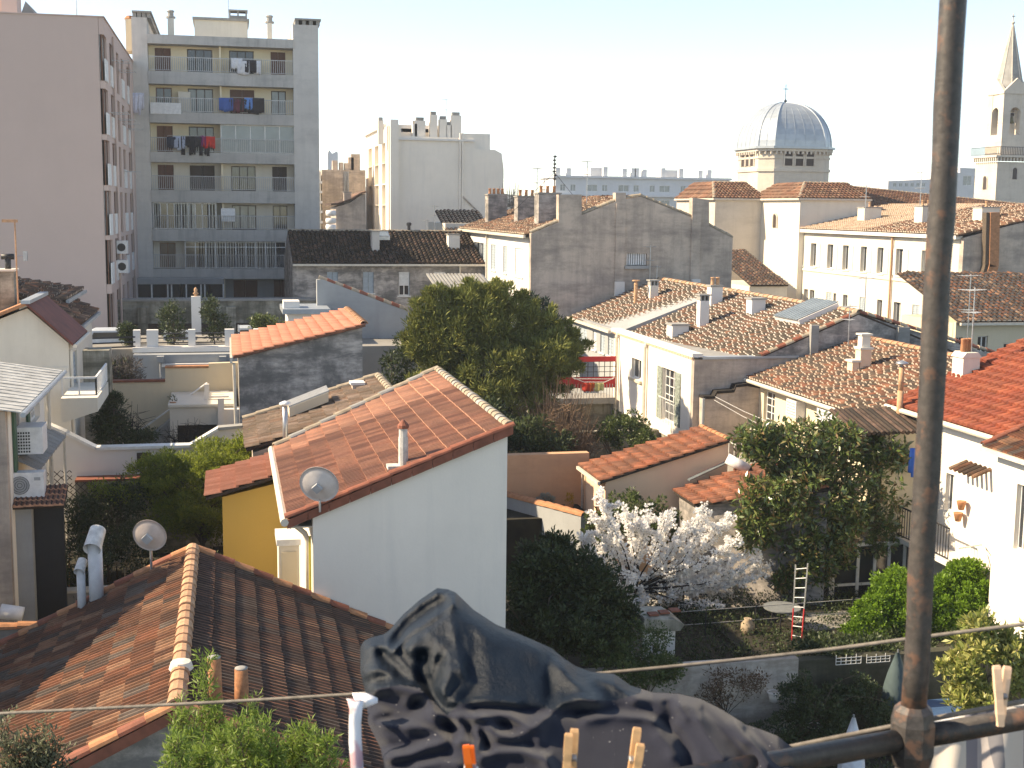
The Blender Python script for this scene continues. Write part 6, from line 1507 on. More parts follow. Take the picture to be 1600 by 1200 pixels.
# ================================================================== near roof, bottom left
def near_house():
    Yn, Yf = 15.44, 22.92; xr, zr, sl = -.72, 6.40, .485; xl, xR = -6.6, 3.35
    t = thing('near_house', 'near house with a weathered brown hipped tile roof, bottom left', 'house', (xr, Yn, 0))
    zl, zR = zr-(xr-xl)*sl, zr-(xR-xr)*sl
    body(t, M['grey'], [(xl+.25, 0), (xR-.25, 0), (xR-.25, zR), (xr, zr-.16), (xl+.25, zl)], Yn+.15, Yf-.1, 1, 'wall')
    r1 = roof(t, (xl, Yn, zl), (0, Yf-Yn, 0), (xr-xl, 0, zr-zl), 'flat', T['near'], .25, .375, None, 300, None, jit=1.0, label='left slope of streaky brown and orange tiles')
    r2 = roof(t, (xR, Yf, zR), (0, Yn-Yf, 0), (xr-xR, 0, zr-zR), 'flat', T['near'], .25, .375, None, 300, None, jit=1.0, label='right slope of darker brown tiles')
    cap_row(t, (xr, Yn, zr+.04), (xr, Yf, zr+.04), [M['ridgepale'], M['ridgepale'], M['terrapale']], .12, .36)
    for (a, b) in (((xl, Yn+.02, zl+.05), (xr, Yn+.02, zr+.05)), ((xR, Yn+.02, zR+.05), (xr, Yn+.02, zr+.05)), ((xl, Yf, zl+.05), (xr, Yf, zr+.05)), ((xR, Yf, zR+.05), (xr, Yf, zr+.05))):
        cap_row(t, a, b, [M['ridge'], M['terra']], .095, .37, name='verge_cap')
    for (x0, x1, z0, z1) in ((xl, xr, zl, zr), (xr, xR, zr, zR)):
        m = MB(); m.prism([(x0, z0-.12), (x1, z1-.12), (x1, z1+.03), (x0, z0+.03)], Yn-.06, Yn-.02, 1); m.build('verge_board', M['ridge'], t)
    # cement patch on the ridge
    p = hit(283, 1040, Z=zr+.1); m = MB(); m.lathe((p[0], p[1]), [(.1, zr+.02), (.16, zr+.06), (.13, zr+.16), (.05, zr+.18)], 10); m.build('cement_patch', M['creamw'], t)
    def rp(px, py, side):
        s_ = sl if side < 0 else -sl; n = Vector((-s_, 0, 1)).normalized(); d = Vector(_ray(px, py)); k = n.dot(Vector((xr, Yn, zr))-Vector(CAM))/n.dot(d); return Vector(CAM)+d*k
    # two terracotta pots
    for i, (px, pb, pt) in enumerate(((336, 1098, 1032), (378, 1103, 1048))):
        p = rp(px, pb, 1); s_ = (p-Vector(CAM)).length/FPX; h = (pb-pt)*s_*1.05
        c = thing('chimney_pot', ['taller terracotta flue pot on the near roof, closest to the ridge', 'shorter terracotta flue pot on the near roof, right one'][i], 'chimney pot', tuple(p), 'terracotta flue pots on the near roof')
        m = MB(); m.lathe((p.x, p.y), [(.10, p.z-.15), (.085, p.z+h), (.065, p.z+h), (.06, p.z+h-.02)], 14); m.build('pipe', plain('weathered terracotta pot', (.34, .15, .075), .9, 0, .35, 12), c, True)
        m = MB(); m.lathe((p.x, p.y), [(.084, p.z+h+.001), (.084, p.z+h+.012), (.03, p.z+h+.02)], 14); m.build('rim', M['cement'], c, True)
    # two white elbow flues at the far edge
    for i, (px, pb, pt, r) in enumerate(((151, 938, 835, .125), (128, 945, 880, .075))):
        Yp = 22.75; p = hit(px, pb, Y=Yp); q = hit(px-1, pt, Y=Yp); c = thing('flue_pipe', ['big white elbow flue pipe at the far edge of the near roof', 'small white elbow flue pipe beside the big one on the near roof'][i], 'pipe', tuple(p))
        m = MB(); m.tube([(p[0], Yp, p[2]-.3), (p[0], Yp, q[2]-r*1.2)], r, 14); m.build('pipe', plain('white flue paint', (.62, .62, .62), .5, 0, .12, 5), c, True)
        m = MB(); top = Vector((p[0], Yp, q[2]-r*.9)); d = Vector((.1, .5, .35)).normalized(); a_ = top-d*r*1.6; b_ = top+d*r*2.0
        n_ = 16; vs = []; fs = []
        u_ = d.orthogonal().normalized(); v_ = d.cross(u_)
        for (cc, rr) in ((a_, r*1.22), (b_, r*1.12), (b_, r*1.0), (a_+d*.02, r*1.1)):
            for k in range(n_): an = 2*math.pi*k/n_; vs.append(cc+(u_*math.cos(an)+v_*math.sin(an))*rr)
        for j in range(3):
            for k in range(n_): fs.append((j*n_+k, j*n_+(k+1) % n_, (j+1)*n_+(k+1) % n_, (j+1)*n_+k))
        for k in range(n_): fs.append((3*n_+k, 3*n_+(k+1) % n_, (k+1) % n_, k))
        fs.append(tuple(n_+k for k in range(n_))); m.add(vs, fs); m.build('elbow_hood', plain('rust streaked white', (.55, .53, .5), .5, 0, .3, 8), c)
    return r1
near_house()

# ================================================================== left: cream houses, court, garden walls
def left_side():
    # gabled cream house
    X0, Y0, Y1 = -4.48, 38.0, 41.3; pk = (-5.55, 9.72); ez = 8.68
    t = thing('gable_house', 'cream house with patched gable and dark red sheet roof at the left edge', 'house', (X0, Y0, 0))
    wl = -9.0; zl = pk[1]-(pk[0]-wl)*.42
    wall(t, M['creamw'], 'Y', Y0, -1, wl, X0, 0, 8.1, [], gable=[(wl, 8.1), (X0, 8.1), (X0, ez-.1), (pk[0], pk[1]-.14), (wl, zl-.1)])
    w = [wr('X', X0, 113.5, 548, 121, 622)]; w = [(w[0][0], w[0][1], w[0][2], w[0][3])]
    wall(t, M['creamw'], 'X', X0, 1, Y0+.23, Y1, 0, ez-.12, w, name='side_wall'); window(t, 'X', X0, 1, w[0], 'blue', sill=False)
    body(t, M['creamw'], [(wl, 0), (X0-.24, 0), (X0-.24, ez-.1), (pk[0], pk[1]-.16), (wl, zl-.1)], Y0+.23, Y1, 1, 'rear_block')
    m = MB(); s = np.array([X0+.15-pk[0], 0, ez-.12-pk[1]]); c = np.array([pk[0], (Y0+Y1)/2, pk[1]])+s/2
    m.obox(c, s/2, (0, (Y1-Y0)/2+.25, 0), (0, 0, .04)); m.build('roof', plain('dark red sheet', (.17, .05, .035), .7, 0, .3, 2), t)
    s2 = np.array([wl-pk[0], 0, zl-pk[1]]); m = MB(); c = np.array([pk[0], (Y0+Y1)/2, pk[1]])+s2/2+np.array([0, 0, .0]); m.obox(c, s2/2, (0, (Y1-Y0)/2+.25, 0), (0, 0, .05)); m.build('roof', M['terra'], t)
    m = MB(); m.obox(np.array([pk[0], Y0+1.6, pk[1]+.05]), (.12, 0, 0), (0, 1.9, 0), (0, 0, .05)); m.build('ridge_flashing', M['zinc'], t)
    m = MB(); m.tube([(X0+.2, Y0-.25, ez-.16), (X0+.2, Y1+.2, ez-.16)], .06, 7); m.build('gutter', M['gutter'], t)
    m = MB(); m.tube([(X0+.05, Y0+.08, ez-.3), (X0+.05, Y0+.08, 5)], .05, 7); m.build('downpipe', M['creamw'], t)
    m = MB(); m.box(wl, X0-.02, Y0-.03, Y0-.002, 7.82, 7.9); m.build('string_course', M['creamw'], t)
    # bay with balcony
    b = thing('bay_balcony', 'cream bay with white railed balcony on the side of the patched gable house', 'balcony', (X0+.9, 38, 6)); Xb = X0+.95
    y0 = hit(153, 640, X=Xb)[1]; y1 = hit(165, 600, X=Xb)[1]
    zt = hit(148, 628, X=Xb)[2]; zb = hit(150, 660, X=Xb)[2]
    m = MB(); m.prism([(X0+.002, zb-.1), (Xb, zb+.2), (Xb, zt), (X0+.002, zt)], y0, y0+3.2, 1); m.build('balcony_body', M['creamw'], b)
    railing(b, (X0+.05, y0+.03, zt), (Xb-.03, y0+.03, zt), .55, .35, M['trim'], r=.02, top=.025); railing(b, (Xb-.03, y0+.03, zt), (Xb-.03, y0+3.1, zt), .55, .35, M['trim'], r=.02, top=.025)
    m = MB(); m.box(X0+.01, X0+.8, 41.32, 42.2, 0, 8.0); m.build('stub_wall', M['dirtwall'], b)
    # old roofs behind
    for (x0, y0_, x1, Yb, z_off, lab) in ((-20, 432, 108, 46, 0, 'old red and black speckled roof behind the patched gable house'), (78, 470, 131, 43, 0, 'lower speckled roof corner behind the dark red sheet roof')):
        a = hit(x0, y0_, Y=Yb+4); c = hit(x1, y0_+34, Y=Yb); t = thing('old_house', lab, 'house', (c[0], Yb, 0))
        ze = c[2]; xr = a[0]; zr = a[2] if x0 < 0 else ze+1.0; 
        if x0 >= 0: xr = c[0]-2.0
        roof(t, (c[0], Yb+4.5, ze), (0, -5.5, 0), (xr-c[0], 0, zr-ze), 'barrel', T['old'], .24, .38, None, 0, M['deck'], jit=1.6)
        m = MB(); m.prism([(xr, 0), (c[0]-.2, 0), (c[0]-.2, ze-.1), (xr, zr-.15)], Yb-.8, Yb+4.4, 1); m.build('wall', M['creamw'], t)
        m = MB(); m.box(c[0]+.01, c[0]+.12, Yb-1, Yb+4.5, ze-.1, ze); m.build('gutter', M['zinc'], t)
    # chimney with cowl and T lamp mast
    p = hit(10, 440, Y=41); t = thing('chimney', 'stained chimney block with black cowl at the left edge', 'chimney', (p[0], 41, 9)); a = hit(-14, 424, Y=41); c = hit(21, 424, Y=41)
    m = MB(); m.box(a[0], c[0], 41, 41.7, 8, a[2]); m.build('shaft', M['dirtwall'], t); m = MB(); m.box(a[0]-.05, c[0]+.05, 40.95, 41.75, a[2]+.001, a[2]+.06); m.build('cap', M['creamw'], t)
    q = hit(12, 402, Y=41.3); m = MB(); m.tube([(q[0], 41.3, a[2]), (q[0], 41.3, q[2])], .09, 8); m.tube([(q[0]-.18, 41.3, q[2]+.02), (q[0]+.18, 41.3, q[2]+.02)], .09, 8); m.build('cowl', M['black'], t, True)
    t = thing('aerial_mast', 'tall mast with a flat T shaped aerial at the left edge', 'aerial', (c[0], 40.8, 9)); q = hit(23, 345, Y=40.8); q0 = hit(23, 440, Y=40.8)
    m = MB(); m.tube([(q[0], 40.8, q0[2]-1), (q[0], 40.8, q[2])], .025, 6); m.box(q[0]-.36, q[0]+.08, 40.75, 40.85, q[2]-.05, q[2]+.04); m.build('mast', M['terrapale'], t)
    z = hit(30, 400, Y=40.8)[2]; m = MB(); m.tube([(q[0], 40.8, z), (q[0]+.3, 40.8, z)], .015, 5); m.box(q[0]+.2, q[0]+.32, 40.74, 40.86, z-.14, z+.14); m.build('side_arm', M['alu'], t)

    # lower left house with pale sheet roof
    X0 = -4.69; t = thing('shutter_house', 'white house with dark green shutters and a pale corrugated roof, left edge', 'house', (X0, 29, 0))
    Yw0, Yw1 = 28.8, 34.3; w1 = wr('X', X0, 17, 612, 45, 660); w1 = (29.5, 31.2, 6.95, 8.0); w2 = (31.95, 33.5, 7.2, 8.0)
    wall(t, M['whiteclean'], 'X', X0, 1, Yw0, Yw1, 0, 8.15, [w1, w2]); window(t, 'X', X0, 1, w1, 'sash', sill=False, leaves=1); window(t, 'X', X0, 1, w2, 'sash', bars=3, leaves=5, sill=False)
    m = MB(); m.box(-12, X0-.23, Yw0, Yw1, 0, 8.12); m.build('rear_block', M['whiteclean'], t); m = MB(); m.box(-12, X0-.01, Yw0-.25, Yw0-.01, 0, 8.1); m.build('front_wall', M['brown'], t)
    for y in (w1[0]-.28, w1[1]+.02): m = MB(); m.box(X0+.01, X0+.06, y, y+.3, w1[2]-.3, w1[3]+.02); m.build('shutter', M['greenshut'], t)
    a = hit(-10, 571, Y=37.5)
    O = np.array([X0+.35, 28.3, 8.12]); n = 30
    for k in range(n):
        y = 28.3+k*.235; m = MB(); m.obox((X0+.35-2.6, y+.1, 8.12+.42), (2.6, 0, -.42), (0, .1, 0), (0, 0, .012+.012*(k % 2))); m.build('roof_sheet', plain('pale sheet roofing', (.42, .42, .40), .6, 0, .35, 3) if k == 0 else bpy.data.materials['pale sheet roofing'], t)
    m = MB(); m.tube([(X0+.4, 28.2, 8.08), (X0+.4, 35.4, 8.08)], .06, 7); m.build('gutter', M['zinc'], t); m = MB(); m.tube([(X0+.38, 34.2, 8.05), (X0+.1, 34.35, 7.85), (X0+.08, 34.35, 4)], .05, 7); m.build('downpipe', M['gutter'], t)
    def ac(name_, c, ax, label, w=.8, h=.55, d=.32):
        u = thing('air_conditioner', label, 'air conditioner', tuple(c), 'outdoor air conditioner units'); m = MB()
        if ax == 'Y': m.box(c[0]-w/2, c[0]+w/2, c[1]-d, c[1], c[2]-h/2, c[2]+h/2)
        else: m.box(c[0], c[0]+d, c[1]-w/2, c[1]+w/2, c[2]-h/2, c[2]+h/2)
        m.build('casing', M['whitepl'], u)
        yy = c[1]-d if ax == 'Y' else c[1]-w/2; cx = c[0]-.1 if ax == 'Y' else c[0]+d/2
        if ax == 'Y':
            m = MB(); m.tube([(cx, yy-.012, c[2]), (cx, yy-.001, c[2])], .2, 18); m.build('fan', M['grey_trim'], u)
            m = MB()
            for r in (.05, .1, .15, .2): m.tube([(cx+r*math.cos(a_*math.pi/8), yy-.02, c[2]+r*math.sin(a_*math.pi/8)) for a_ in range(17)], .005, 4)
            m.build('fan_guard', M['black'], u)
            m = MB(); m.box(c[0]+.2, c[0]+.33, yy-.006, yy-.001, c[2]+.1, c[2]+.17); m.build('label_plate', M['grey_trim'], u)
        else:
            m = MB()
            for i in range(5):
                for j in range(7): m.box(c[0]+.03+i*.055, c[0]+.065+i*.055, yy-.008, yy-.001, c[2]-h/2+.04+j*.07, c[2]-h/2+.08+j*.07)
            m.build('grille', M['black'], u)
        m = MB(); m.box(c[0]-.2, c[0]+.2, c[1]-.2, c[1]+.1, c[2]-h/2-.06, c[2]-h/2-.001); m.build('bracket', M['iron'], u)
    c = hit(55, 683, X=X0+.35); ac('a', (X0+.02, c[1]-.1, c[2]), 'X', 'air conditioner mounted sideways on the white wall under the green shutters', w=.75, d=.55, h=.6)
    c = hit(42, 752, Y=29.5); ac('b', (c[0], 29.5, c[2]-.02), 'Y', 'air conditioner with round fan facing us on the small tiled roof, left')
    # corrugated awning
    t = thing('awning', 'grey corrugated awning sloping out from the shutter house', 'awning', (X0, 31, 6)); P = [hit(15, 735, Y=29.6), hit(62, 735, Y=29.6), hit(103, 682, Y=34.5), hit(68, 680, Y=34.5)]
    n = 22
    for k in range(n):
        f_ = (k+.5)/n; a = P[0]+(P[3]-P[0])*f_; b_ = P[1]+(P[2]-P[1])*f_; a = a.copy(); a[0] = X0+.02; a[2] = b_[2]+.25; d = (P[2]-P[1])/n/2; m = MB(); m.obox((a+b_)/2, (b_-a)/2, np.array([0, d[1]*.94, 0]), (0, 0, .012+.014*(k % 2))); m.build('sheet', M['cement'], t)
    for f_ in (.0, .5, 1): q = P[1]+(P[2]-P[1])*f_; m = MB(); m.tube([(q[0]-.05, q[1]+.02, 3), (q[0]-.05, q[1]+.02, q[2]-.05)], .035, 6); m.build('post', M['gutter'], t)
    # little tiled roof strip and dark room below
    t = thing('garden_room', 'low blue grey garden room with faded pink tile edge, left edge', 'shed', (-4.7, 29.4, 3)); a, b_ = hit(-30, 770, Y=29.2), hit(103, 780, Y=29.2)
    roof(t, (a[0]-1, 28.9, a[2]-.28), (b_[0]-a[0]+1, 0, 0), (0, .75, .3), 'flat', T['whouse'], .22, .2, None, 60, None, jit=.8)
    m = MB(); m.box(a[0]-1, hit(50, 800, Y=29.3)[0], 29.2, 29.6, 2.9, a[2]-.3); m.build('wall', M['greyblue'], t); m = MB(); m.box(hit(50, 800, Y=29.3)[0], b_[0]-.1, 29.5, 29.62, 2.9, a[2]-.3); m.build('dark_opening', M['black'], t)

    # garden platform and walls
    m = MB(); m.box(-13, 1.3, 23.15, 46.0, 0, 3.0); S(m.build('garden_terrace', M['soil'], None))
    t = thing('garden_wall', 'low cream garden wall with white dipping coping and a small square opening, left', 'wall', (-2.5, 36, 3)); pts = [(72, 665), (103, 679), (150, 703), (297, 699), (341, 672), (384, 668)]
    P = [hit(x, y, Y=36) for x, y in pts]
    body(t, M['white'], [(p[0], p[2]) for p in P]+[(P[-1][0], 2.9), (P[0][0], 2.9)], 36, 36.25, 1)
    for i, (p, q) in enumerate(zip(P, P[1:])): m = MB(); m.obox((p+q)/2+np.array([0, .12, .04]), (q-p)/2+np.array([.01, 0, 0]), (0, .2, 0), (0, 0, .04)); m.build('coping', M['trim'] if i < 4 else M['cement'], t)
    o = wr('Y', 36, 214, 707, 237, 728); m = MB(); m.box(o[0], o[1], 35.97, 35.995, o[2], o[3]); m.build('opening', M['darkwood'], t)
    a, b_ = hit(118, 752, Y=35.6), hit(330, 746, Y=35.6); m = MB(); m.box(a[0], b_[0], 35.5, 35.98, 2.9, a[2]); m.build('brick_ledge', M['dirtwall'], t); m = MB(); m.box(a[0], b_[0], 35.45, 35.99, a[2]+.001, a[2]+.06); m.build('ledge_top', M['ridge'], t)
    t = thing('trellis', 'dark diamond trellis in front of the cream garden wall', 'trellis', (-3.8, 35, 3)); Yt = 34.8
    for (x0, x1, y0_, y1_) in ((71, 97, 735, 770), (97, 112, 735, 770), (113, 165, 752, 850)):
        a, b_ = hit(x0, y1_, Y=Yt), hit(x1, y0_, Y=Yt); m = MB(); wd = b_[0]-a[0]; ht = b_[2]-a[2]; s = .2
        for k in range(int((wd+ht)/s)+1):
            c0 = a[0]-ht+k*s
            for sg in (1, -1):
                x_0, z_0 = (c0, a[2]) if sg > 0 else (c0+ht, a[2]); x_1, z_1 = (c0+ht, b_[2]) if sg > 0 else (c0, b_[2])
                # clip to the panel
                def clip(xa, za, xb, zb, X):
                    return za+(zb-za)*(X-xa)/(xb-xa)
                lo, hi = a[0], b_[0]
                if min(x_0, x_1) >= hi or max(x_0, x_1) <= lo: continue
                pa, pb = [x_0, z_0], [x_1, z_1]
                for p_ in (pa, pb):
                    X = min(max(p_[0], lo), hi)
                    if X != p_[0]: p_[1] = clip(x_0, z_0, x_1, z_1, X); p_[0] = X
                if abs(pa[0]-pb[0]) > .03: m.tube([(pa[0], Yt+.01*sg, pa[1]), (pb[0], Yt+.01*sg, pb[1])], .012, 4)
        m.build('lattice', M['darkwood'], t)
    # court behind: cream wall, terrace box, stairs
    t = thing('court_wall', 'sunny cream courtyard wall with stepped top, left of the stained house', 'wall', (-2, 46, 3)); P = [hit(x, y, Y=46) for x, y in ((120, 600), (165, 598), (258, 597), (258, 575), (326, 575), (326, 568), (382, 566))]
    body(t, M['cream'], [(p[0], p[2]) for p in P]+[(P[-1][0], 2.9), (P[0][0], 2.9)], 46, 46.3, 1)
    m = MB(); m.box(P[1][0], P[2][0], 45.95, 46.32, P[1][2]+.001, P[1][2]+.07); m.build('coping', M['ridge'], t); m = MB(); m.box(P[3][0], P[4][0], 45.95, 46.32, P[3][2]+.001, P[3][2]+.06); m.build('coping', M['terra'], t)
    t = thing('court_terrace', 'cream flat roofed terrace box with outside stair and white posts, left', 'terrace', (-1.2, 43, 3)); a, b_ = hit(265, 636, Y=43), hit(340, 640, Y=43); o = wr('Y', 43, 277, 664, 339, 690)
    wall(t, M['creamw'], 'Y', 43, -1, a[0], b_[0]+.55, 2.9, a[2], [(o[0], min(o[1], b_[0]+.5), 3.6, o[3])]); m = MB(); m.box(a[0]+.01, b_[0]+.54, 43.9, 45.95, 2.9, a[2]-.02); m.build('rear_block', M['creamw'], t)
    m = MB(); m.box(o[0], b_[0]+.5, 43.5, 43.55, 3.4, o[3]); m.build('dark_lining', M['darkwood'], t); m = MB(); m.box(a[0]-.05, b_[0]+.6, 42.9, 45.95, a[2]-.0, a[2]+.08); m.build('terrace_slab', M['creamw'], t)
    a = hit(341, 658, Y=42.5); b_ = hit(382, 622, Y=42.5); m = MB(); m.box(a[0], b_[0], 42.5, 43.2, 2.9, hit(360, 640, Y=42.5)[2]); m.build('parapet_block', M['white'], t)
    m = MB(); m.box(a[0], a[0]+.2, 42.4, 42.6, 2.9, hit(345, 622, Y=42.5)[2]); m.build('post', M['white'], t)
    m = MB(); q = hit(323, 605, Y=44); m.box(q[0]-.08, q[0]+.08, 43.92, 44.08, a[2]-.3, hit(323, 600, Y=44)[2]); m.build('post', M['white'], t)
    for yy in (612, 620): z = hit(340, yy, Y=44)[2]; m = MB(); m.tube([(q[0], 44, z), (b_[0]-.5, 44, z)], .03, 5); m.build('rail', M['trim'], t)
    m = MB(); a, b_ = hit(221, 671, Y=45.2), hit(324, 598, Y=45.2); m.tube([a, b_], .035, 6); m.build('stair_rail', M['trim'], t)
    m = MB(); d0, d1 = hit(218, 686, Y=45.3), hit(268, 640, Y=45.3); m.prism([(d0[0], 2.95), (d1[0]+.4, 2.95), (d1[0]+.4, d1[2]), (d0[0], d0[2]-.2)], 45.25, 45.9, 1); m.build('stair', M['greyblue'], t)
    p = hit(270, 632, Y=43.4); f = thing('flower_pot', 'small potted plant on the corner of the cream terrace box', 'pot', tuple(p)); m = MB(); m.lathe((p[0], 43.4), [(.07, p[2]-.12), (.1, p[2]+.05), (.11, p[2]+.08), (.08, p[2]+.07)], 9); m.build('pot_body', M['terra'], f); crown(f, 'foliage', [(p[0], 43.4, p[2]+.2, .15)], leafmat('potted leaves', [(.05, .07, .02), (.09, .10, .03)]), .07, 60)
    # off to the left: neighbours whose gables shade the near roof
    t = thing('neighbour_house', 'gabled neighbour house just outside the left edge of the view', 'house', (-8.2, 23, 0)); m = MB(); m.prism([(17.3, 0), (26.5, 0), (26.5, 8.6), (23.4, 11.4), (17.3, 6.75)], -15, -8.1, 0); m.build('wall', M['creamw'], t)
    m = MB(); m.obox((-11.5, 20.4, 9.3), (3.6, 0, 0), (0, 3.2, 2.46), (0, 0, .06)); m.obox((-11.5, 25.0, 10.05), (3.6, 0, 0), (0, 1.6, -1.45), (0, 0, .06)); m.build('roof', T['old'], t)
    t = thing('neighbour_house', 'second low neighbour house outside the lower left corner of the view', 'house', (-8.4, 14, 0)); m = MB(); m.prism([(8, 0), (17.0, 0), (17.0, 6.1), (15.6, 8.0), (8, 8.2)], -15, -8.3, 0); m.build('wall', M['creamw'], t)
left_side()

# ================================================================== small garden things
def gardens():
    # left garden: wicker chair, low wall, poles
    def wicker(c, label):
        t = thing('garden_chair', label, 'chair', tuple(c)); x, y, z = c; m = MB(); m.lathe((x, y), [(.25, z+.3), (.3, z+.42), (.05, z+.43)], 14); m.build('seat', M['gutter'], t)
        for i in range(4): a = i*math.pi/2+.7; q = MB(); q.tube([(x+.24*math.cos(a), y+.24*math.sin(a), z+.32), (x+.28*math.cos(a), y+.28*math.sin(a), z)], .02, 5); q.build('leg', M['gutter'], t)
        m = MB()
        for k in range(13):
            a = math.pi*k/12; m.tube([(x+.27*math.cos(a), y+.2*math.sin(a)+.05, z+.4), (x+.36*math.cos(a), y+.3*math.sin(a)+.08, z+.62+.35*math.sin(a))], .013, 4)
        m.tube([(x+.36*math.cos(math.pi*k/12), y+.3*math.sin(math.pi*k/12)+.08, z+.62+.35*math.sin(math.pi*k/12)) for k in range(13)], .025, 5); m.build('backrest', M['gutter'], t)
    p = hit(185, 898, Z=3.0); wicker(p, 'pale wicker garden chair left of the satellite dish'); p = hit(203, 893, Z=3.0); 
    t = thing('folded_lounger', 'folded pale slatted lounger leaning by the wicker chair', 'lounger', tuple(p)); m = MB()
    for k in range(6): m.obox(p+np.array([-.1+.07*k, 0, .35]), (.02, 0, 0), (0, .02, 0), (.08, .1, .38))
    m.build('slats', M['cream'], t)
    t = thing('terrace_edge', 'low grey garden edge wall with pale top behind the elbow flues', 'wall', (-4, 30, 3)); a, b_ = hit(-20, 930, Z=3.45), hit(175, 925, Z=3.45); m = MB(); m.box(a[0], b_[0], a[1], a[1]+.25, 2.9, 3.4); m.build('wall', M['cement'], t); m = MB(); m.box(a[0], b_[0], a[1]-.04, a[1]+.29, 3.401, 3.46); m.build('coping', M['creamw'], t)
    a, b_ = hit(-20, 978, Z=4.1), hit(95, 966, Z=4.1); t = thing('tile_coped_wall', 'short grey wall with terracotta coping at the left edge behind the near roof', 'wall', tuple(a)); m = MB(); m.box(a[0]-1, b_[0], a[1], a[1]+.2, 0, 4.0); m.build('wall', M['cement'], t); cap_row(t, (a[0]-1, a[1]+.1, 4.0), (b_[0], a[1]+.1, 4.0), M['terra'], .13, .4)
    t = thing('garden_pole', 'thin rusty pole standing in the dark left garden', 'pole', tuple(hit(108, 920, Z=3))); p = hit(108, 922, Z=3.0); m = MB(); m.tube([p, p+np.array([.05, 0, 1.25])], .018, 6); m.build('pole', M['terrapale'], t)
    p = hit(22, 965, Z=4.0); t = thing('white_drum', 'white drum shape peeping over the terracotta coping, left edge', 'drum', tuple(p)); m = MB(); m.tube([p+np.array([-.35, .5, .0]), p+np.array([.1, .5, -.1])], .16, 12); m.build('drum', M['whitepl'], t, True)
    # right garden walls
    t = thing('garden_wall', 'pale flaking garden wall in front of the dark yard, lower right', 'wall', (11, 27.3, 0)); a, b_ = hit(940, 1042, Z=1.85), hit(1250, 1027, Z=1.95)
    m = MB(); m.box(a[0]-2, b_[0], 27.3, 27.6, 0, 1.9); m.build('wall', plaster('flaking white garden wall', (.62, .56, .50), amt=.7, streak=.4, var=.2, stain=(.2, .17, .14), lo=.45, hi=.62), t)
    m = MB(); m.box(b_[0]+.01, b_[0]+8, 27.5, 27.8, 0, 1.75); m.build('wall', plaster('mossy wall darkened for shade', (.14, .13, .10), amt=.7, streak=.6, var=.25, stain=(.03, .032, .02), lo=.4, hi=.6), t)  # mossy length, colour also darkened to stand for shade beyond the lit part
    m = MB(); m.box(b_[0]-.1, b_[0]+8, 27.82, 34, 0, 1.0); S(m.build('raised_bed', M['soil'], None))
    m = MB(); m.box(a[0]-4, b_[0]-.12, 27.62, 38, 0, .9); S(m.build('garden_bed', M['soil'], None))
    m = MB(); a, b_ = hit(1190, 1012, Z=1.0), hit(1340, 995, Z=1.0); m.box(b_[0]-1.2, b_[0]+1, 31.6, 33, 1.0, 1.04); S(m.build('path', M['concrete'], None))
    t = thing('garden_pillar', 'white masonry barbecue block with broken tile top in the dark garden', 'pillar', (11.5, 31, .9)); a, b_ = hit(1005, 975, Z=2.3), hit(1073, 985, Z=2.3); y = a[1]
    m = MB(); m.box(a[0], b_[0]-.05, y, y+.9, .9, 2.1); m.build('block', M['white'], t); m = MB(); m.prism([(a[0]-.1, 2.1), (b_[0]+.05, 2.1), (b_[0]+.15, 2.25), (b_[0]-.1, 2.4), (a[0], 2.45)], y-.1, y+1.0, 1); m.build('top', M['dirtwall'], t)
    for k in range(3): m = MB(); m.box(a[0]+.2+.32*k, a[0]+.45+.32*k, y+.1+.1*k, y+.35+.1*k, 2.451, 2.49); m.build('tile', M['ridge'], t)
    # wire fence
    t = thing('wire_fence', 'thin wire fence with slim posts across the dark garden', 'fence', (14, 31, .9)); F = [hit(1064, 956, Y=32), hit(1370, 934, Y=32)]
    for dz in (0, -.38, -.75):
        m = MB(); m.tube([F[0]+np.array([0, 0, dz]), F[1]+np.array([0, 0, dz])], .012, 4); m.build('wire', M['cement'], t)
    for k in range(4): q = F[0]+(F[1]-F[0])*(k+.5)/4; m = MB(); m.tube([q+np.array([0, 0, .05]), (q[0], q[1], .8)], .02, 5); m.build('post', M['iron'], t)
    # garden table, jar, ladder
    p = hit(1222, 948, Z=1.65); t = thing('garden_table', 'round grey garden table beside the loquat trunk', 'table', (p[0], p[1], .9)); m = MB(); m.lathe((p[0], p[1]), [(.5, 1.6), (.52, 1.62), (.52, 1.65), (.1, 1.66)], 20); m.build('tabletop', plain('weathered table grey', (.16, .17, .17), .7), t)
    for i in range(3): a = i*2.1; m = MB(); m.tube([(p[0]+.3*math.cos(a), p[1]+.3*math.sin(a), 1.6), (p[0]+.35*math.cos(a), p[1]+.35*math.sin(a), .9)], .02, 5); m.build('leg', M['iron'], t)
    p = hit(1168, 992, Z=.95); t = thing('clay_jar', 'pale clay jar standing in the shaded garden', 'jar', tuple(p)); m = MB(); z = p[2]; m.lathe((p[0], p[1]), [(.12, z), (.2, z+.15), (.19, z+.32), (.1, z+.42), (.12, z+.47), (.08, z+.46)], 12); m.build('jar_body', plain('clay', (.34, .26, .18), .8), t, True)
    a, b_ = hit(1237, 1000, Z=1.0), hit(1252, 1003, Z=1.0); a2, b2 = hit(1243, 882, Y=a[1]+.3), hit(1262, 880, Y=b_[1]+.3); t = thing('ladder', 'red and white metal ladder leaning on the loquat trunk', 'ladder', tuple(a))
    for (p, q) in ((a, a2), (b_, b2)):
        m = MB(); mid = p+(q-p)*.42; m.tube([p, mid], .022, 5); m.build('side_rail', M['red'], t); m = MB(); m.tube([mid, q], .022, 5); m.build('side_rail', M['alu'], t)
    for k in range(8): f_ = (k+.5)/8; m = MB(); m.tube([a+(a2-a)*f_, b_+(b2-b_)*f_], .016, 5); m.build('rung', M['trim'], t)
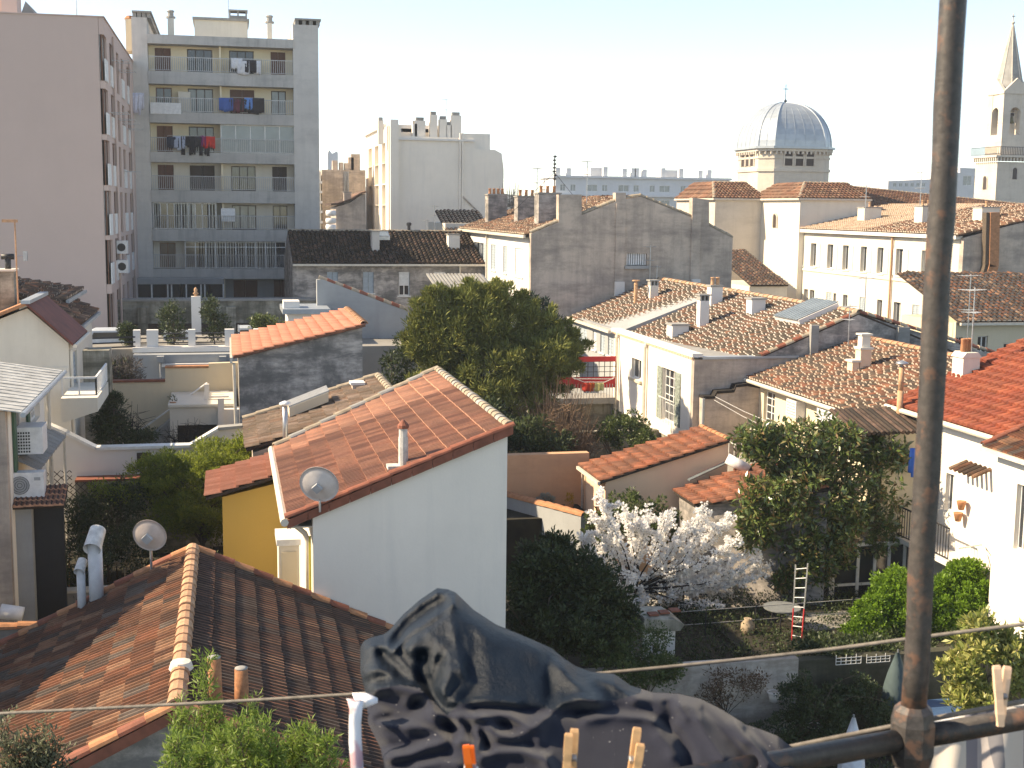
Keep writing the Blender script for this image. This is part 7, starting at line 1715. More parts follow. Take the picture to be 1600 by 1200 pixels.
    for (px, py, z, r, lab) in ((1210, 1082, .9, .16, 'white pot hanging on the flaking garden wall'), (1273, 1134, .35, .19, 'dark pot with white rim on the lower garden ground')):
        p = hit(px, py, Z=z) if z < .5 else hit(px, py, Y=27.1); t = thing('flower_pot', lab, 'pot', tuple(p)); zz = p[2]; m = MB(); m.lathe((p[0], p[1]), [(r*.7, zz-.22), (r*.95, zz-.02)], 14); m.build('pot_body', M['white'] if z > .5 else M['black'], t, True); m = MB(); m.tube([(p[0]+r*math.cos(k*.3927), p[1]+r*math.sin(k*.3927), zz) for k in range(17)], .016, 5); m.build('rim', M['white'], t)
    # white wire lattices
    for i, (x0, x1, y0, y1) in enumerate(((1306, 1346, 1021, 1039), (1354, 1391, 1020, 1036))):
        a, b_ = hit(x0, y1, Y=27.3), hit(x1, y0, Y=27.3); t = thing('wall_planter', 'white wire wall planter on the dark garden wall, %s' % ('left one' if i == 0 else 'right one'), 'planter', tuple(a)); m = MB()
        for k in range(6): x = a[0]+(b_[0]-a[0])*k/5; m.tube([(x, 27.3, a[2]), (x, 27.3, b_[2]-.06*(k % 2))], .008, 4)
        for k in range(3): z = a[2]+(b_[2]-a[2])*k/3; m.tube([(a[0], 27.3, z), (b_[0], 27.3, z)], .008, 4)
        m.build('wire_frame', M['trim'], t)
    # closed parasols
    def parasol(px, py_top, z0, Y, col, r, label):
        top = hit(px, py_top, Y=Y); t = thing('parasol', label, 'parasol', (top[0], Y, z0)); x, z = top[0], top[2]; m = MB(); vs = []; n = 16; rows = 7; prof = [.02, .06, .1, .13, .15, .16, .13]
        for j, q in enumerate(prof):
            for k in range(n): a = 2*math.pi*k/n; rr = q*r*(1+.28*(k % 2)); vs.append((x+rr*math.cos(a), Y+rr*math.sin(a), z-.02-j*.26))
        m.add(vs, [(j*n+k, j*n+(k+1) % n, (j+1)*n+(k+1) % n, (j+1)*n+k) for j in range(rows-1) for k in range(n)]+[tuple(range(n))]); m.build('canopy', col, t, True)
        m = MB(); m.tube([(x, Y, z0), (x, Y, z+.05)], .022, 6); m.build('pole', M['alu'], t)
    parasol(1403, 1018, 0, 26.9, plain('grey green canvas', (.055, .085, .09), .8), 1.7, 'closed grey green parasol half hidden by the rusty pole')
    parasol(1334, 1120, 0, 24.6, plain('white canvas', (.62, .66, .72), .8), 1.5, 'closed white parasol above the rusty rail')
    a, b_ = hit(1440, 1094, Z=.75), hit(1535, 1128, Z=.75); t = thing('covered_table', 'low table under a blue cover behind the rusty pole', 'table', (a[0], a[1], 0)); m = MB(); m.box(a[0]-.3, b_[0]+.1, b_[1]-.8, a[1], .25, .75); m.build('cover', plain('blue cover', (.035, .085, .17), .6), t)
    for k in range(4): m = MB(); x = a[0]-.2 if k % 2 else b_[0]; y = b_[1]-.7 if k < 2 else a[1]-.1; m.box(x-.03, x+.03, y-.03, y+.03, 0, .25); m.build('leg', M['iron'], t)
    # conservatory
    t = thing('conservatory', 'white framed glass conservatory in the shade under the loquat', 'conservatory', (18.5, 34, 0)); Yc = 34.45; x0, x1 = hit(1300, 900, Y=Yc)[0], hit(1440, 900, Y=Yc)[0]; zt = hit(1380, 852, Y=Yc)[2]
    m = MB()
    for px in (1302, 1340, 1366, 1388, 1412, 1436): x = hit(px, 900, Y=Yc)[0]; m.box(x-.05, x+.05, Yc, Yc+.08, .9, zt)
    m.box(x0, x1, Yc-.002, Yc+.082, zt, zt+.1); m.box(x0, x1, Yc-.002, Yc+.082, 1.3, 1.38); fr = m.build('frame', M['trim'], t); m = MB(); m.box(x0, x1, Yc+.03, Yc+.05, .9, zt); m.build('pane', M['glass'], fr)
    m = MB(); m.box(x0, 18.85, Yc+.09, Yc+2.2, zt+.102, zt+.16); m.build('roof', M['glassb'], t); m = MB(); m.box(x0-.08, x0, Yc, Yc+2.2, 0, zt+.1); m.build('side_wall', M['white'], t)
    # pots by the orange wall
    p = hit(852, 780, Y=40.4); t = thing('potted_shrub', 'silvery round shrub in front of the orange wall', 'plant', (p[0], 40.4, 2.6)); crown(t, 'foliage', clusters_in([(p[0], 40.4, p[2], .32, .2, .22, 1)], 30, .06, .1), leafmat('silver leaves', [(.28, .30, .26), (.36, .37, .33)]), .06, 40); m = MB(); m.lathe((p[0], 40.4), [(.12, 2.6), (.17, p[2]-.2), (.15, p[2]-.2)], 10); m.build('pot', M['terra'], t)
    p = hit(890, 783, Y=40.2); t = thing('potted_shrub', 'yellow plant in a pot beside the red brown door', 'plant', (p[0], 40.2, 2.6)); crown(t, 'foliage', [(p[0], 40.2, p[2], .16), (p[0], 40.2, p[2]+.15, .12)], leafmat('yellow leaves', [(.5, .3, .03), (.3, .2, .03)]), .09, 50); m = MB(); m.lathe((p[0], 40.2), [(.1, 2.6), (.15, p[2]-.12), (.13, p[2]-.12)], 10); m.build('pot', M['terra'], t)
gardens()

# ================================================================== trees and shrubs
L = {}
L['conifer'] = leafmat('cypress sprays', [(.12, .145, .04), (.18, .20, .055), (.26, .25, .07), (.09, .115, .035)], .15, .7, .2)
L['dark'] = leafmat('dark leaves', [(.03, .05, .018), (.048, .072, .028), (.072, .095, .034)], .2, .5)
L['darkblue'] = leafmat('blue green cypress', [(.02, .04, .03), (.03, .055, .04)], .15, .7)
L['loquat'] = leafmat('loquat leaves', [(.07, .11, .035), (.13, .19, .055), (.18, .23, .075), (.09, .14, .04), (.16, .21, .06), (.30, .17, .09), (.10, .15, .045)], .25, .3, .6)
L['bright'] = leafmat('bright hedge leaves', [(.10, .20, .02), (.15, .27, .03), (.20, .33, .05)], .4, .4)
L['mimosa'] = leafmat('feathery yellow green leaves', [(.14, .19, .03), (.22, .27, .04), (.28, .31, .05), (.09, .14, .03)], .5, .5)
L['mid'] = leafmat('mid green leaves', [(.055, .09, .028), (.09, .125, .04), (.125, .15, .05)], .3, .45)
L['variegated'] = leafmat('yellow green rosettes', [(.18, .23, .05), (.34, .35, .11), (.52, .48, .18), (.13, .18, .04)], .35, .4)
L['needle'] = leafmat('fresh green needles', [(.14, .22, .04), (.20, .28, .06), (.26, .33, .09)], .4, .5)
L['bloom'] = leafmat('white blossom', [(.93, .92, .9), (.94, .93, .91), (.9, .86, .83), (.95, .94, .93)], .45, .6)
L['red'] = leafmat('reddish small leaves', [(.12, .06, .04), (.10, .08, .04), (.16, .09, .05)], .3, .5)
L['grey'] = leafmat('grey green leaves', [(.12, .13, .08), (.16, .17, .10)], .3, .6)

def bl(px, py, Y, rx, rz, ry=None, w=1.0):
    p = hit(px, py, Y=Y); s = Y/FPX*1.03; return (p[0], Y, p[2], rx*s, (ry or rx)*s*.9, rz*s, w)
def tree(name, label, cat, blobs, base, top, mat, n, size, per, asp=.45, rmin=.12, rmax=.28, shell=.5, up=.4, bark=None, r0=.1, nl=16, group=None):
    t = thing(name, label, cat, tuple(base), group); cl = clusters_in(blobs, n, rmin, rmax, shell)
    crown(t, 'crown', cl, mat, size, per, asp, up=up)
    if r0: limbs(t, base, top, [c[:3] for c in cl], bark or M['bark'], r0, nl)
    return t, cl
# big conifer
B = [bl(765, 505, 48, 50, 48), bl(705, 535, 48, 52, 50), bl(825, 560, 48, 52, 48), bl(760, 590, 47.5, 88, 58), bl(695, 600, 48, 42, 40, w=.6), bl(865, 555, 47, 40, 28, w=.5), bl(800, 640, 47.5, 70, 55, w=.8), bl(740, 475, 48.5, 30, 28, w=.5), bl(660, 530, 48, 25, 40, w=.4)]
b0 = hit(775, 700, Y=48); tree('conifer', 'big olive gold conifer rising in the middle behind the white house', 'tree', B, (b0[0], 48, 0), (b0[0], 48, 7.8), L['conifer'], 760, .25, 110, .16, .24, .42, .45, .9, M['darkbark'], .17, 26)
sp_cl = []
for (x0, y0, x1, y1) in ((860, 575, 912, 540), (840, 540, 882, 508), (680, 520, 650, 478), (720, 490, 692, 455), (755, 480, 772, 446), (690, 610, 646, 596), (700, 560, 640, 530), (800, 490, 820, 462), (870, 590, 905, 575), (740, 480, 735, 448), (690, 500, 668, 470), (830, 520, 858, 488), (665, 600, 642, 640), (850, 600, 880, 610), (770, 480, 790, 452), (700, 480, 672, 455), (675, 550, 645, 548), (880, 560, 900, 530), (820, 510, 832, 478), (860, 545, 893, 520), (780, 470, 760, 455), (730, 470, 712, 462)):
    a, b_ = hit(x0, y0, Y=47.6), hit(x1, y1, Y=47.8)
    for k in range(13): f_ = k/12*1.12; q = a+(b_-a)*f_; sp_cl.append((q[0]+random.gauss(0, .05), q[1]+random.gauss(0, .2), q[2]+random.gauss(0, .05), .40-.28*f_))
_ct = [o for o in COL.objects if o.name == 'conifer'][0]
crown(_ct, 'sprays', np.array(sp_cl), L['conifer'], .24, 80, .16, up=1.0)
B = [bl(838, 500, 54, 22, 40), bl(862, 505, 54, 14, 25, w=.4), bl(825, 480, 54, 12, 22, w=.4)]
b0 = hit(840, 560, Y=54); tree('cypress', 'dark blue green cypress peeping out behind the big conifer', 'tree', B, (b0[0], 54, 0), (b0[0], 54, 7), L['darkblue'], 90, .2, 50, .25, .15, .3, .2, 1.0, M['darkbark'], .1, 8)
B = [bl(625, 580, 52, 30, 60), bl(600, 640, 50, 30, 30), bl(640, 640, 50, 25, 35)]
b0 = hit(620, 660, Y=51); tree('shrub', 'dark shrub mass against the grey party wall left of the conifer', 'shrub', B, (b0[0], 51, 0), (b0[0], 51, 4), L['dark'], 140, .16, 50, .4, .2, .4)
B = [bl(820, 680, 44, 40, 30), bl(765, 660, 45, 30, 40), bl(700, 640, 44, 40, 30), bl(850, 700, 44, 60, 20)]
b0 = hit(780, 700, Y=44); tree('shrub', 'dark undergrowth at the foot of the conifer above the white house ridge', 'shrub', B, (b0[0], 44, 0), (b0[0], 44, 3), L['dark'], 150, .16, 50, .4, .2, .4)
# bare brown shrub: many fine twigs
def bare(name, label, c, Y, wpx, hpx, n, mat, base_z=0.0, r=.007):
    p = hit(c[0], c[1], Y=Y); s = Y/FPX; t = thing(name, label, 'shrub', (p[0], Y, base_z)); m = MB(); tw = MB(); z0 = p[2]-hpx*s*.5
    for i in range(n):
        x0, y0 = p[0]+random.gauss(0, .12)*wpx*s, Y+random.gauss(0, .3); ang = random.uniform(-1, 1); x1 = p[0]+ang*wpx*s*.5; z1 = z0+hpx*s*random.uniform(.45, 1.0)*(1-.35*ang*ang); y1 = Y+random.uniform(-1, 1)*wpx*s*.3
        pts = [(x0+(x1-x0)*f_**1.3+random.gauss(0, .03), y0+(y1-y0)*f_+random.gauss(0, .03), base_z+(z1-base_z)*f_) for f_ in (0, .35, .6, .8, 1)]; (m if i < 14 else tw).tube(pts, [r*3 if i < 14 else r*1.6, r*1.6, r*1.2, r, r*.5], 4)
        for k in range(5):
            q = pts[random.choice((2, 3, 3))]; tw.tube([q, (q[0]+random.gauss(0, .22), q[1]+random.gauss(0, .2), q[2]+random.uniform(-.05, .35)), (q[0]+random.gauss(0, .35), q[1]+random.gauss(0, .3), q[2]+random.uniform(0, .5))], [r, r*.8, r*.5], 3)
    m.build('stem', mat, t); tw.build('twigs', mat, t)['kind'] = 'stuff'
    return t
tw_mat = plain('dry brown twigs', (.20, .13, .085), .95, 0, .3, 6)
bare('bare_shrub', 'leafless brown shrub below the red balcony', (868, 655), 45.5, 150, 150, 230, tw_mat, 0.0, .012)
bare('bare_tree', 'small bare grey tree on the skyline beside the roof chimneys', (800, 300), 95, 40, 45, 40, plain('grey twigs', (.25, .22, .2), .95), 8.0, .02)
B = [bl(975, 672, 45, 45, 26), bl(1010, 690, 44, 25, 18, w=.5)]
b0 = hit(980, 700, Y=45); tree('shrub', 'low green shrub below the white extension wall', 'shrub', B, (b0[0], 45, 0), (b0[0], 45, 3), L['mid'], 90, .13, 50, .45)
# laurel behind the cherry
B = [bl(985, 805, 36.6, 60, 38), bl(945, 830, 36.6, 35, 40, w=.6), bl(1040, 830, 36.6, 30, 30, w=.5)]
b0 = hit(985, 880, Y=36.6); tree('laurel', 'leafy green laurel just behind the white blossom tree', 'tree', B, (b0[0], 36.6, .8), (b0[0], 36.6, 3.4), L['mid'], 150, .12, 46, .4, .1, .2, r0=.06)
# cherry in blossom
def cherry():
    Y = 34.3; b0 = hit(985, 985, Y=Y); b0[2] = .9; t = thing('cherry_tree', 'white blossoming cherry tree in the middle of the garden', 'tree', tuple(b0)); br = MB(); cl = []
    fork = b0+np.array([.1, 0, .7]); m = MB(); m.tube([b0, b0+np.array([.02, 0, .4]), fork], [.09, .08, .075], 8); m.build('trunk', M['darkbark'], t, True)
    ends = [(880, 850), (905, 835), (925, 800), (935, 775), (940, 765), (960, 815), (975, 790), (990, 795), (1010, 800), (1015, 795), (1045, 795), (1050, 800), (1062, 830), (1072, 820), (1085, 845), (1105, 788), (1107, 800), (1120, 830), (1140, 808), (1147, 804), (1160, 840), (1180, 860), (1195, 870), (1205, 885), (1198, 900), (1170, 905), (1150, 925), (1130, 945), (1100, 915), (1060, 930), (1030, 925), (1085, 890), (1010, 920), (980, 900), (940, 880), (915, 870), (1040, 870), (1000, 860), (960, 850), (1130, 880), (1150, 870), (1060, 880), (925, 840), (975, 930), (1120, 900), (950, 905), (1000, 940), (1070, 905)]
    for (px, py) in ends:
        e = hit(px, py, Y=Y+random.uniform(-1.0, .9)); mid = fork+(e-fork)*.5+np.array([random.gauss(0, .12), random.gauss(0, .15), -.12+random.gauss(0, .08)])
        if random.random() < .5: mid[2] -= .15
        pts = [fork, (fork+mid)/2+np.random.default_rng(px).normal(size=3)*.06, mid, (mid+e)/2+np.array([0, 0, -.05]), e]
        br.tube(pts, [.035, .025, .018, .012, .006], 5)
        for seg in (1, 2, 3):
            a, b_ = pts[seg], pts[seg+1]; k = int(np.linalg.norm(b_-a)/.075)+1
            if seg == 1: k //= 3
            for i in range(k): q = a+(b_-a)*(i+random.random())/k; cl.append((*(q+np.array([random.gauss(0, .05), random.gauss(0, .06), random.gauss(0, .05)])), random.uniform(.06, .12)))
        for k in range(2):
            q = pts[3]+(pts[4]-pts[3])*random.random()*.6; e2 = q+np.array([random.gauss(0, .28), random.gauss(0, .3), random.uniform(-.12, .35)]); br.tube([q, (q+e2)/2, e2], [.008, .006, .004], 4)
            for i in range(7): cl.append((*(q+(e2-q)*(i+.5)/7), random.uniform(.04, .085)))
    br.build('branches', M['darkbark'], t)
    crown(t, 'blossom', np.array(cl), L['bloom'], .075, 20, 1.0, up=.2)
    crown(t, 'young_leaves', np.array(cl)[::9], L['red'], .04, 8, .5)
cherry()
# loquat
B = [bl(1230, 700, 34.6, 62, 45), bl(1185, 690, 34.6, 38, 32, w=.7), bl(1300, 690, 34.8, 55, 40), bl(1375, 710, 34.8, 50, 40), bl(1340, 770, 34.6, 80, 55), bl(1210, 780, 34.4, 62, 50), bl(1260, 830, 34.4, 70, 50), bl(1350, 830, 35, 60, 42), bl(1180, 830, 34.4, 35, 40, w=.6), bl(1260, 880, 34.2, 50, 40, w=.8), bl(1400, 770, 35, 25, 60, w=.5), bl(1270, 730, 34.6, 70, 40), bl(1300, 800, 33.9, 60, 60), bl(1240, 770, 33.9, 50, 50), bl(1290, 860, 33.9, 45, 40), bl(1230, 910, 34, 20, 22, w=.25)]
def loquat():
    b0 = hit(1262, 1000, Y=34.0); b0[2] = .9; t = thing('loquat_tree', 'large glossy leaved loquat tree with rusty tips, right of the blossom tree', 'tree', tuple(b0)); cl = clusters_in(B, 1250, .12, .2, .45)
    top = hit(1265, 760, Y=34.5); crown(t, 'crown', cl, L['loquat'], .20, 24, .36, up=.15); tr = limbs(t, b0, top, [c[:3] for c in cl], M['bark'], .10, 26)
    m = MB(); q = b0+np.array([.15, .1, .9]); e = hit(1330, 900, Y=34.8); m.tube([b0+np.array([0, 0, .6]), q, e], [.08, .06, .03], 7); m.build('branch', M['bark'], t, True)
loquat()
# dark hedge mass behind the laundry
B = [bl(850, 900, 30, 60, 60), bl(910, 920, 29.5, 60, 55), bl(830, 960, 29.5, 50, 60), bl(900, 980, 28.5, 70, 45), bl(960, 960, 29.5, 40, 45, w=.6), bl(870, 855, 31, 25, 18, w=.3)]
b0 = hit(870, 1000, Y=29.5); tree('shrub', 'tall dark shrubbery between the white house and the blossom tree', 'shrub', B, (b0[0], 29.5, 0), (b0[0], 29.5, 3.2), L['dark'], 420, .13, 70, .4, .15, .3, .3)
B = [bl(1000, 1010, 27.9, 60, 40), bl(940, 1020, 27.9, 40, 30, w=.6), bl(1040, 1045, 26.6, 28, 30, w=.6), bl(985, 1050, 26.8, 55, 25, w=.8)]
b0 = hit(1010, 1075, Y=27); tree('shrub', 'mid green leafy shrub in front of the masonry block, above the laundry', 'shrub', B, (b0[0], 27, 0), (b0[0], 27, 1.8), L['mid'], 200, .075, 50, .45, .1, .2, .3, r0=.05)
B = [bl(1135, 1070, 26.6, 50, 28), bl(1170, 1062, 26.6, 35, 22, w=.6), bl(1110, 1090, 26.8, 30, 25, w=.5)]
b0 = hit(1130, 1140, Y=26.6); tree('shrub', 'thin reddish leaved shrub in front of the flaking wall', 'shrub', B, (b0[0], 26.6, 0), (b0[0], 26.6, 1.0), L['red'], 110, .07, 16, .4, .1, .2, .1, r0=.03, bark=M['darkbark'])
B = [bl(1245, 1090, 26.4, 35, 45), bl(1290, 1130, 26, 50, 45), bl(1220, 1150, 26, 50, 35), bl(1330, 1090, 26.8, 50, 40), bl(1380, 1140, 26, 40, 45), bl(1160, 1160, 26, 45, 25)]
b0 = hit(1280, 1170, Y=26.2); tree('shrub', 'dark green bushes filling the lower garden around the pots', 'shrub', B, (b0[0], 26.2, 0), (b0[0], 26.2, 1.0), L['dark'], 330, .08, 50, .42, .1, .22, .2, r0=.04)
B = [bl(1290, 1010, 28.2, 50, 12), bl(1370, 1010, 28.2, 40, 14), bl(1420, 1060, 28, 30, 40), bl(1450, 1040, 29, 30, 50), bl(1560, 1060, 28, 50, 60)]
b0 = hit(1350, 1040, Y=28.2); tree('ivy', 'dark ivy hanging over the garden wall behind the wire planters', 'ivy', B, (b0[0], 28.2, 0), (b0[0], 28.2, 1.5), L['dark'], 230, .09, 50, .5, .12, .25, .1, r0=.03)
# bright hedges
B = [bl(1398, 928, 31.5, 44, 42), bl(1368, 965, 31.2, 40, 36), bl(1420, 960, 31, 46, 52), bl(1435, 1000, 30.8, 40, 34), bl(1350, 992, 31, 34, 20, w=.6)]
b0 = hit(1395, 990, Y=31.2); tree('bright_bush', 'bright green rounded bush left of the rusty pole', 'bush', B, (b0[0], 31.2, .9), (b0[0], 31.2, 2.3), L['bright'], 620, .10, 60, .55, .1, .2, .6, r0=.05)
B = [bl(1508, 935, 31, 58, 52), bl(1480, 965, 30.8, 50, 56), bl(1540, 975, 30.6, 46, 52), bl(1475, 925, 31, 32, 26, w=.5), bl(1510, 893, 31, 26, 18, w=.4)]
b0 = hit(1510, 1000, Y=30.8); tree('bright_bush', 'large bright green rounded bush right of the rusty pole', 'bush', B, (b0[0], 30.8, .9), (b0[0], 30.8, 2.4), L['bright'], 760, .10, 60, .55, .1, .2, .6, r0=.05)
B = [bl(1590, 955, 30, 40, 35), bl(1600, 990, 29.5, 40, 35), bl(1565, 985, 30, 25, 25, w=.5)]
b0 = hit(1590, 1010, Y=30); tree('bright_bush', 'bright green bush at the right edge of the picture', 'bush', B, (b0[0], 30, .9), (b0[0], 30, 2.0), L['bright'], 420, .10, 60, .55, .1, .2, .6, r0=.04)
# yellow green rosette shrub, nearer
B = [bl(1540, 1010, 19, 60, 38), bl(1500, 1050, 19, 35, 50), bl(1590, 1050, 19, 45, 50), bl(1520, 1090, 18.8, 50, 30), bl(1530, 980, 19, 26, 22, w=.4), bl(1590, 1000, 19, 35, 30, w=.5)]
b0 = hit(1545, 1150, Y=19); b0[2] = 0; tree('variegated_shrub', 'yellow green rosette leaved shrub behind the clothes peg, right edge', 'shrub', B, tuple(b0), (b0[0], 19, 4.6), L['variegated'], 260, .13, 22, .36, .06, .1, .4, .5, r0=.05, nl=22)
# left garden
B = [bl(330, 715, 34.5, 75, 22), bl(290, 760, 33.8, 75, 42), bl(360, 740, 34, 60, 35), bl(250, 740, 34, 40, 28), bl(330, 800, 33, 65, 38), bl(390, 700, 34, 30, 18, w=.5), bl(270, 810, 33, 40, 25, w=.5)]
b0 = hit(315, 860, Y=33.4); b0[2] = 3; tree('mimosa_tree', 'feathery yellow green tree left of the ochre annex', 'tree', B, tuple(b0), (b0[0], 33.4, 5.2), L['mimosa'], 620, .085, 85, .3, .13, .26, .4, .5, r0=.08, nl=20)
B = [bl(180, 790, 34, 45, 42), bl(130, 810, 33, 30, 40), bl(205, 850, 32.5, 50, 35), bl(120, 870, 31.5, 60, 35), bl(60, 890, 31, 50, 25), bl(200, 780, 33.6, 40, 25)]
b0 = hit(170, 900, Y=33); b0[2] = 3; tree('climber', 'dark climbing plants over the trellis in the left garden', 'plant', B, tuple(b0), (b0[0], 33, 4.2), L['dark'], 330, .085, 40, .45, .14, .3, .1, r0=.04)
B = [bl(188, 770, 33.4, 35, 25), bl(160, 765, 33.6, 20, 12)]
b0 = hit(180, 830, Y=33.4); b0[2] = 3; tree('rose_bush', 'sunlit pale climbing shoots above the trellis', 'plant', B, tuple(b0), (b0[0], 33.4, 4.2), L['mimosa'], 40, .08, 18, .45, .1, .2, .1, r0=.02)
B = [bl(180, 640, 40, 14, 26), bl(175, 675, 39.5, 30, 24), bl(215, 685, 39.5, 28, 14), bl(165, 660, 40, 18, 20)]
b0 = hit(180, 705, Y=39.7); b0[2] = 3; tree('pine_shrub', 'dark little pine shrub behind the white wall coping', 'shrub', B, tuple(b0), (b0[0], 39.7, 6.4), L['dark'], 130, .12, 55, .25, .1, .2, .2, r0=.05)
bare('bare_tree', 'thin leafless sapling beside the little pine shrub', (203, 650), 40, 30, 70, 9, M['darkbark'], 3.0, .012)
bare('bare_shrub', 'twiggy shrub in front of the dark terrace opening', (290, 675), 41, 60, 50, 30, M['darkbark'], 3.0, .01)
def heap():
    p = hit(180, 590, Y=51); t = thing('brush_heap', 'heap of dead grey brown vines below the dark bars', 'brush', (p[0], 51, 0)); cl = clusters_in([bl(178, 580, 51, 38, 26), bl(205, 600, 51, 20, 20, w=.4), bl(160, 600, 51, 30, 20, w=.6)], 90, .2, .35, .1); crown(t, 'twigs', cl, leafmat('dead vines', [(.09, .075, .065), (.13, .11, .10), (.06, .05, .045)], .1, .9), .2, 60, .12)
    crown(t, 'green_shoots', cl[::9], L['dark'], .15, 20, .4)
heap()
for (px, py, Y, wv, hv, lab, mt) in ((272, 506, 60, 20, 34, 'dark leafy shrub behind the left balustrade gap', 'dark'), (335, 504, 60, 18, 36, 'dark leafy shrub behind the middle balustrade gap', 'dark'), (412, 505, 62, 22, 10, 'low green hedge behind the salmon roof', 'bright'), (202, 525, 60, 8, 16, 'small dark bush beside the blue van', 'dark')):
    b0 = hit(px, py+20, Y=Y); B = [bl(px, py, Y, wv, hv*.8), bl(px-6, py-hv*.5, Y, wv*.6, hv*.5, w=.5)]; tree('shrub', lab, 'shrub', B, (b0[0], Y, 5.5), (b0[0], Y, b0[2]+1), L[mt] if mt != 'bright' else L['mid'], 50, .16, 30, .35, .15, .3, .1, r0=.04, nl=6)
# vine on the sunlit wall
B = [bl(1487, 765, 34.3, 10, 35), bl(1480, 800, 34.3, 12, 25), bl(1495, 840, 33.5, 8, 15, w=.3)]
b0 = hit(1487, 860, Y=34.3); tree('wall_vine', 'dark vine beside the black balcony railing', 'plant', B, tuple(b0), (b0[0], 34.3, b0[2]+1.5), L['dark'], 60, .1, 34, .4, .1, .18, .1, r0=.025, nl=8)
# ground cover in the dark gardens
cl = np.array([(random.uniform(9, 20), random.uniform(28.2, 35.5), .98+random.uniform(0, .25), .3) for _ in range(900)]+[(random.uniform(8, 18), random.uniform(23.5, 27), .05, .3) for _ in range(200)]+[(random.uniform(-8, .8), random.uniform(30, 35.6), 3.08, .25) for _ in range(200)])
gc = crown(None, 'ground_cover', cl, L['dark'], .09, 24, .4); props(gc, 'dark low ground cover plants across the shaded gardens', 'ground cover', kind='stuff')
# fresh needle branches close below the window
def sprig(px, py, D, length, lean, t, brm):
    e = hit(px, py, D=D); b_ = e+np.array([lean, .1, -length]); pts = [b_+(e-b_)*f_+np.array([math.sin(f_*3)*.03, 0, 0]) for f_ in np.linspace(0, 1, 9)]; brm.tube(pts, [.008-.0007*i for i in range(9)], 5); cs = []
    for i in range(26):
        f_ = .25+.75*i/26; q = b_+(e-b_)*f_; sd_ = 1 if i % 2 else -1; d = np.array([sd_*random.uniform(.06, .16)*(1.2-f_), random.uniform(-.08, .08), random.uniform(.05, .14)])
        brm.tube([q, q+d], [.003, .002], 3)
        for k in range(4): cs.append((*(q+d*(k+1)/4), .022))
    return cs
t = thing('young_tree', 'fresh green needle branches rising in front of the near house wall, bottom left', 'tree', tuple(hit(360, 1300, D=8))); m = MB(); cs = []
for (px, py, ln) in ((322, 1035, 1.2), (282, 1122, .8), (300, 1150, .7), (272, 1165, .6), (395, 1118, .8), (370, 1140, .8), (385, 1165, .6), (415, 1150, .7), (350, 1160, .6), (478, 1150, .6), (500, 1165, .5), (455, 1170, .5), (335, 1120, .8), (430, 1185, .5), (310, 1185, .5)):
    cs += sprig(px, py, 7.5+random.uniform(-.5, .5), ln, random.uniform(-.08, .08), t, m)
m.build('branches', M['bark'], t); c_ = np.array(cs); crown(t, 'crown', c_, L['needle'], .055, 9, .16, up=.7)
t = thing('young_tree', 'dull grey green twigs at the very bottom left corner', 'tree', tuple(hit(40, 1300, D=8))); m = MB(); cs = []
for (px, py, ln) in ((5, 1135, .8), (66, 1150, .7), (40, 1170, .5), (80, 1180, .4), (20, 1175, .5), (55, 1185, .4)): cs += sprig(px, py, 7.0, ln, random.uniform(-.05, .05), t, m)
m.build('branches', M['bark'], t); crown(t, 'crown', np.array(cs), L['grey'], .035, 6, .3, up=.7)

# ================================================================== the window rail in front
def rustmat():
    m, t, b = newmat('flaking rusty paint'); g = N(t, 'ShaderNodeNewGeometry'); P = g.outputs['Position']
    n1 = noise(t, P, 38, 8, .7); n2 = noise(t, P, 110, 6, .7); n3 = noise(t, P, 14, 4, .6)
    c = mixc(t, ramp(t, n2, [(.3, 0.0), (.7, 1.0)]), (.026, .023, .022), (.075, .064, .058))
    c = mixc(t, ramp(t, n1, [(.54, 0.0), (.62, 1.0)]), c, (.12, .065, .045))
    c = mixc(t, ramp(t, n3, [(.60, 0.0), (.70, .75)]), c, (.25, .12, .07))
    t.links.new(c, b.inputs['Base Color']); b.inputs['Roughness'].default_value = .5; b.inputs['Specular IOR Level'].default_value = .5
    bump(t, b, n1, .9, .0015); return m
RUST = rustmat()
pp = hit(1456, 600, D=1.36); PX, PY = pp[0], pp[1]
zj = None
d = _ray(1427, 1150); zj = H+d[2]*1.36/1.0*(math.hypot(PX, PY)/(1.36*math.hypot(d[0], d[1])))
rail_t = thing('rusty_post', 'tall rusty dark iron pole crossing the view on the right', 'pole', (PX, PY, H-1.2))
m = MB(); n = 40; m.tube([(PX+.0006*math.sin(i*1.3), PY+.0006*math.cos(i*2.1), zj+.02+(2.2)*i/n) for i in range(n+1)], [.0136+.0004*math.sin(i*2.7) for i in range(n+1)], 20)
m.tube([(PX, PY, H-1.6), (PX, PY, zj-.02)], .0165, 20); m.build('post', RUST, rail_t, True)
m = MB(); m.lathe((PX, PY), [(.0155, zj+.036), (.0215, zj+.030), (.0245, zj+.016), (.0245, zj-.018), (.0205, zj-.032), (.0165, zj-.036)], 8, math.pi/8+.35); m.build('joint', RUST, rail_t)
rt = thing('rusty_rail', 'rusty iron handrail running along the bottom right, peeling orange paint', 'rail', (PX, PY, zj))
dr = np.array([.985, .17, 0]); J = np.array([PX, PY, zj-.002])
m = MB(); m.tube([J-dr*1.6, J-dr*.8, J-dr*.02], .0118, 18); m.tube([J+dr*.02, J+dr*.3, J+dr*.9], .0118, 18); m.build('handrail', RUST, rt, True)
m = MB(); m.tube([J-dr*1.6-np.array([0, 0, .0105]), J-dr*.02-np.array([0, 0, .0105])], .0045, 8); m.tube([J+dr*.02-np.array([0, 0, .0105]), J+dr*.9-np.array([0, 0, .0105])], .0045, 8); m.build('lower_lip', RUST, rt, True)
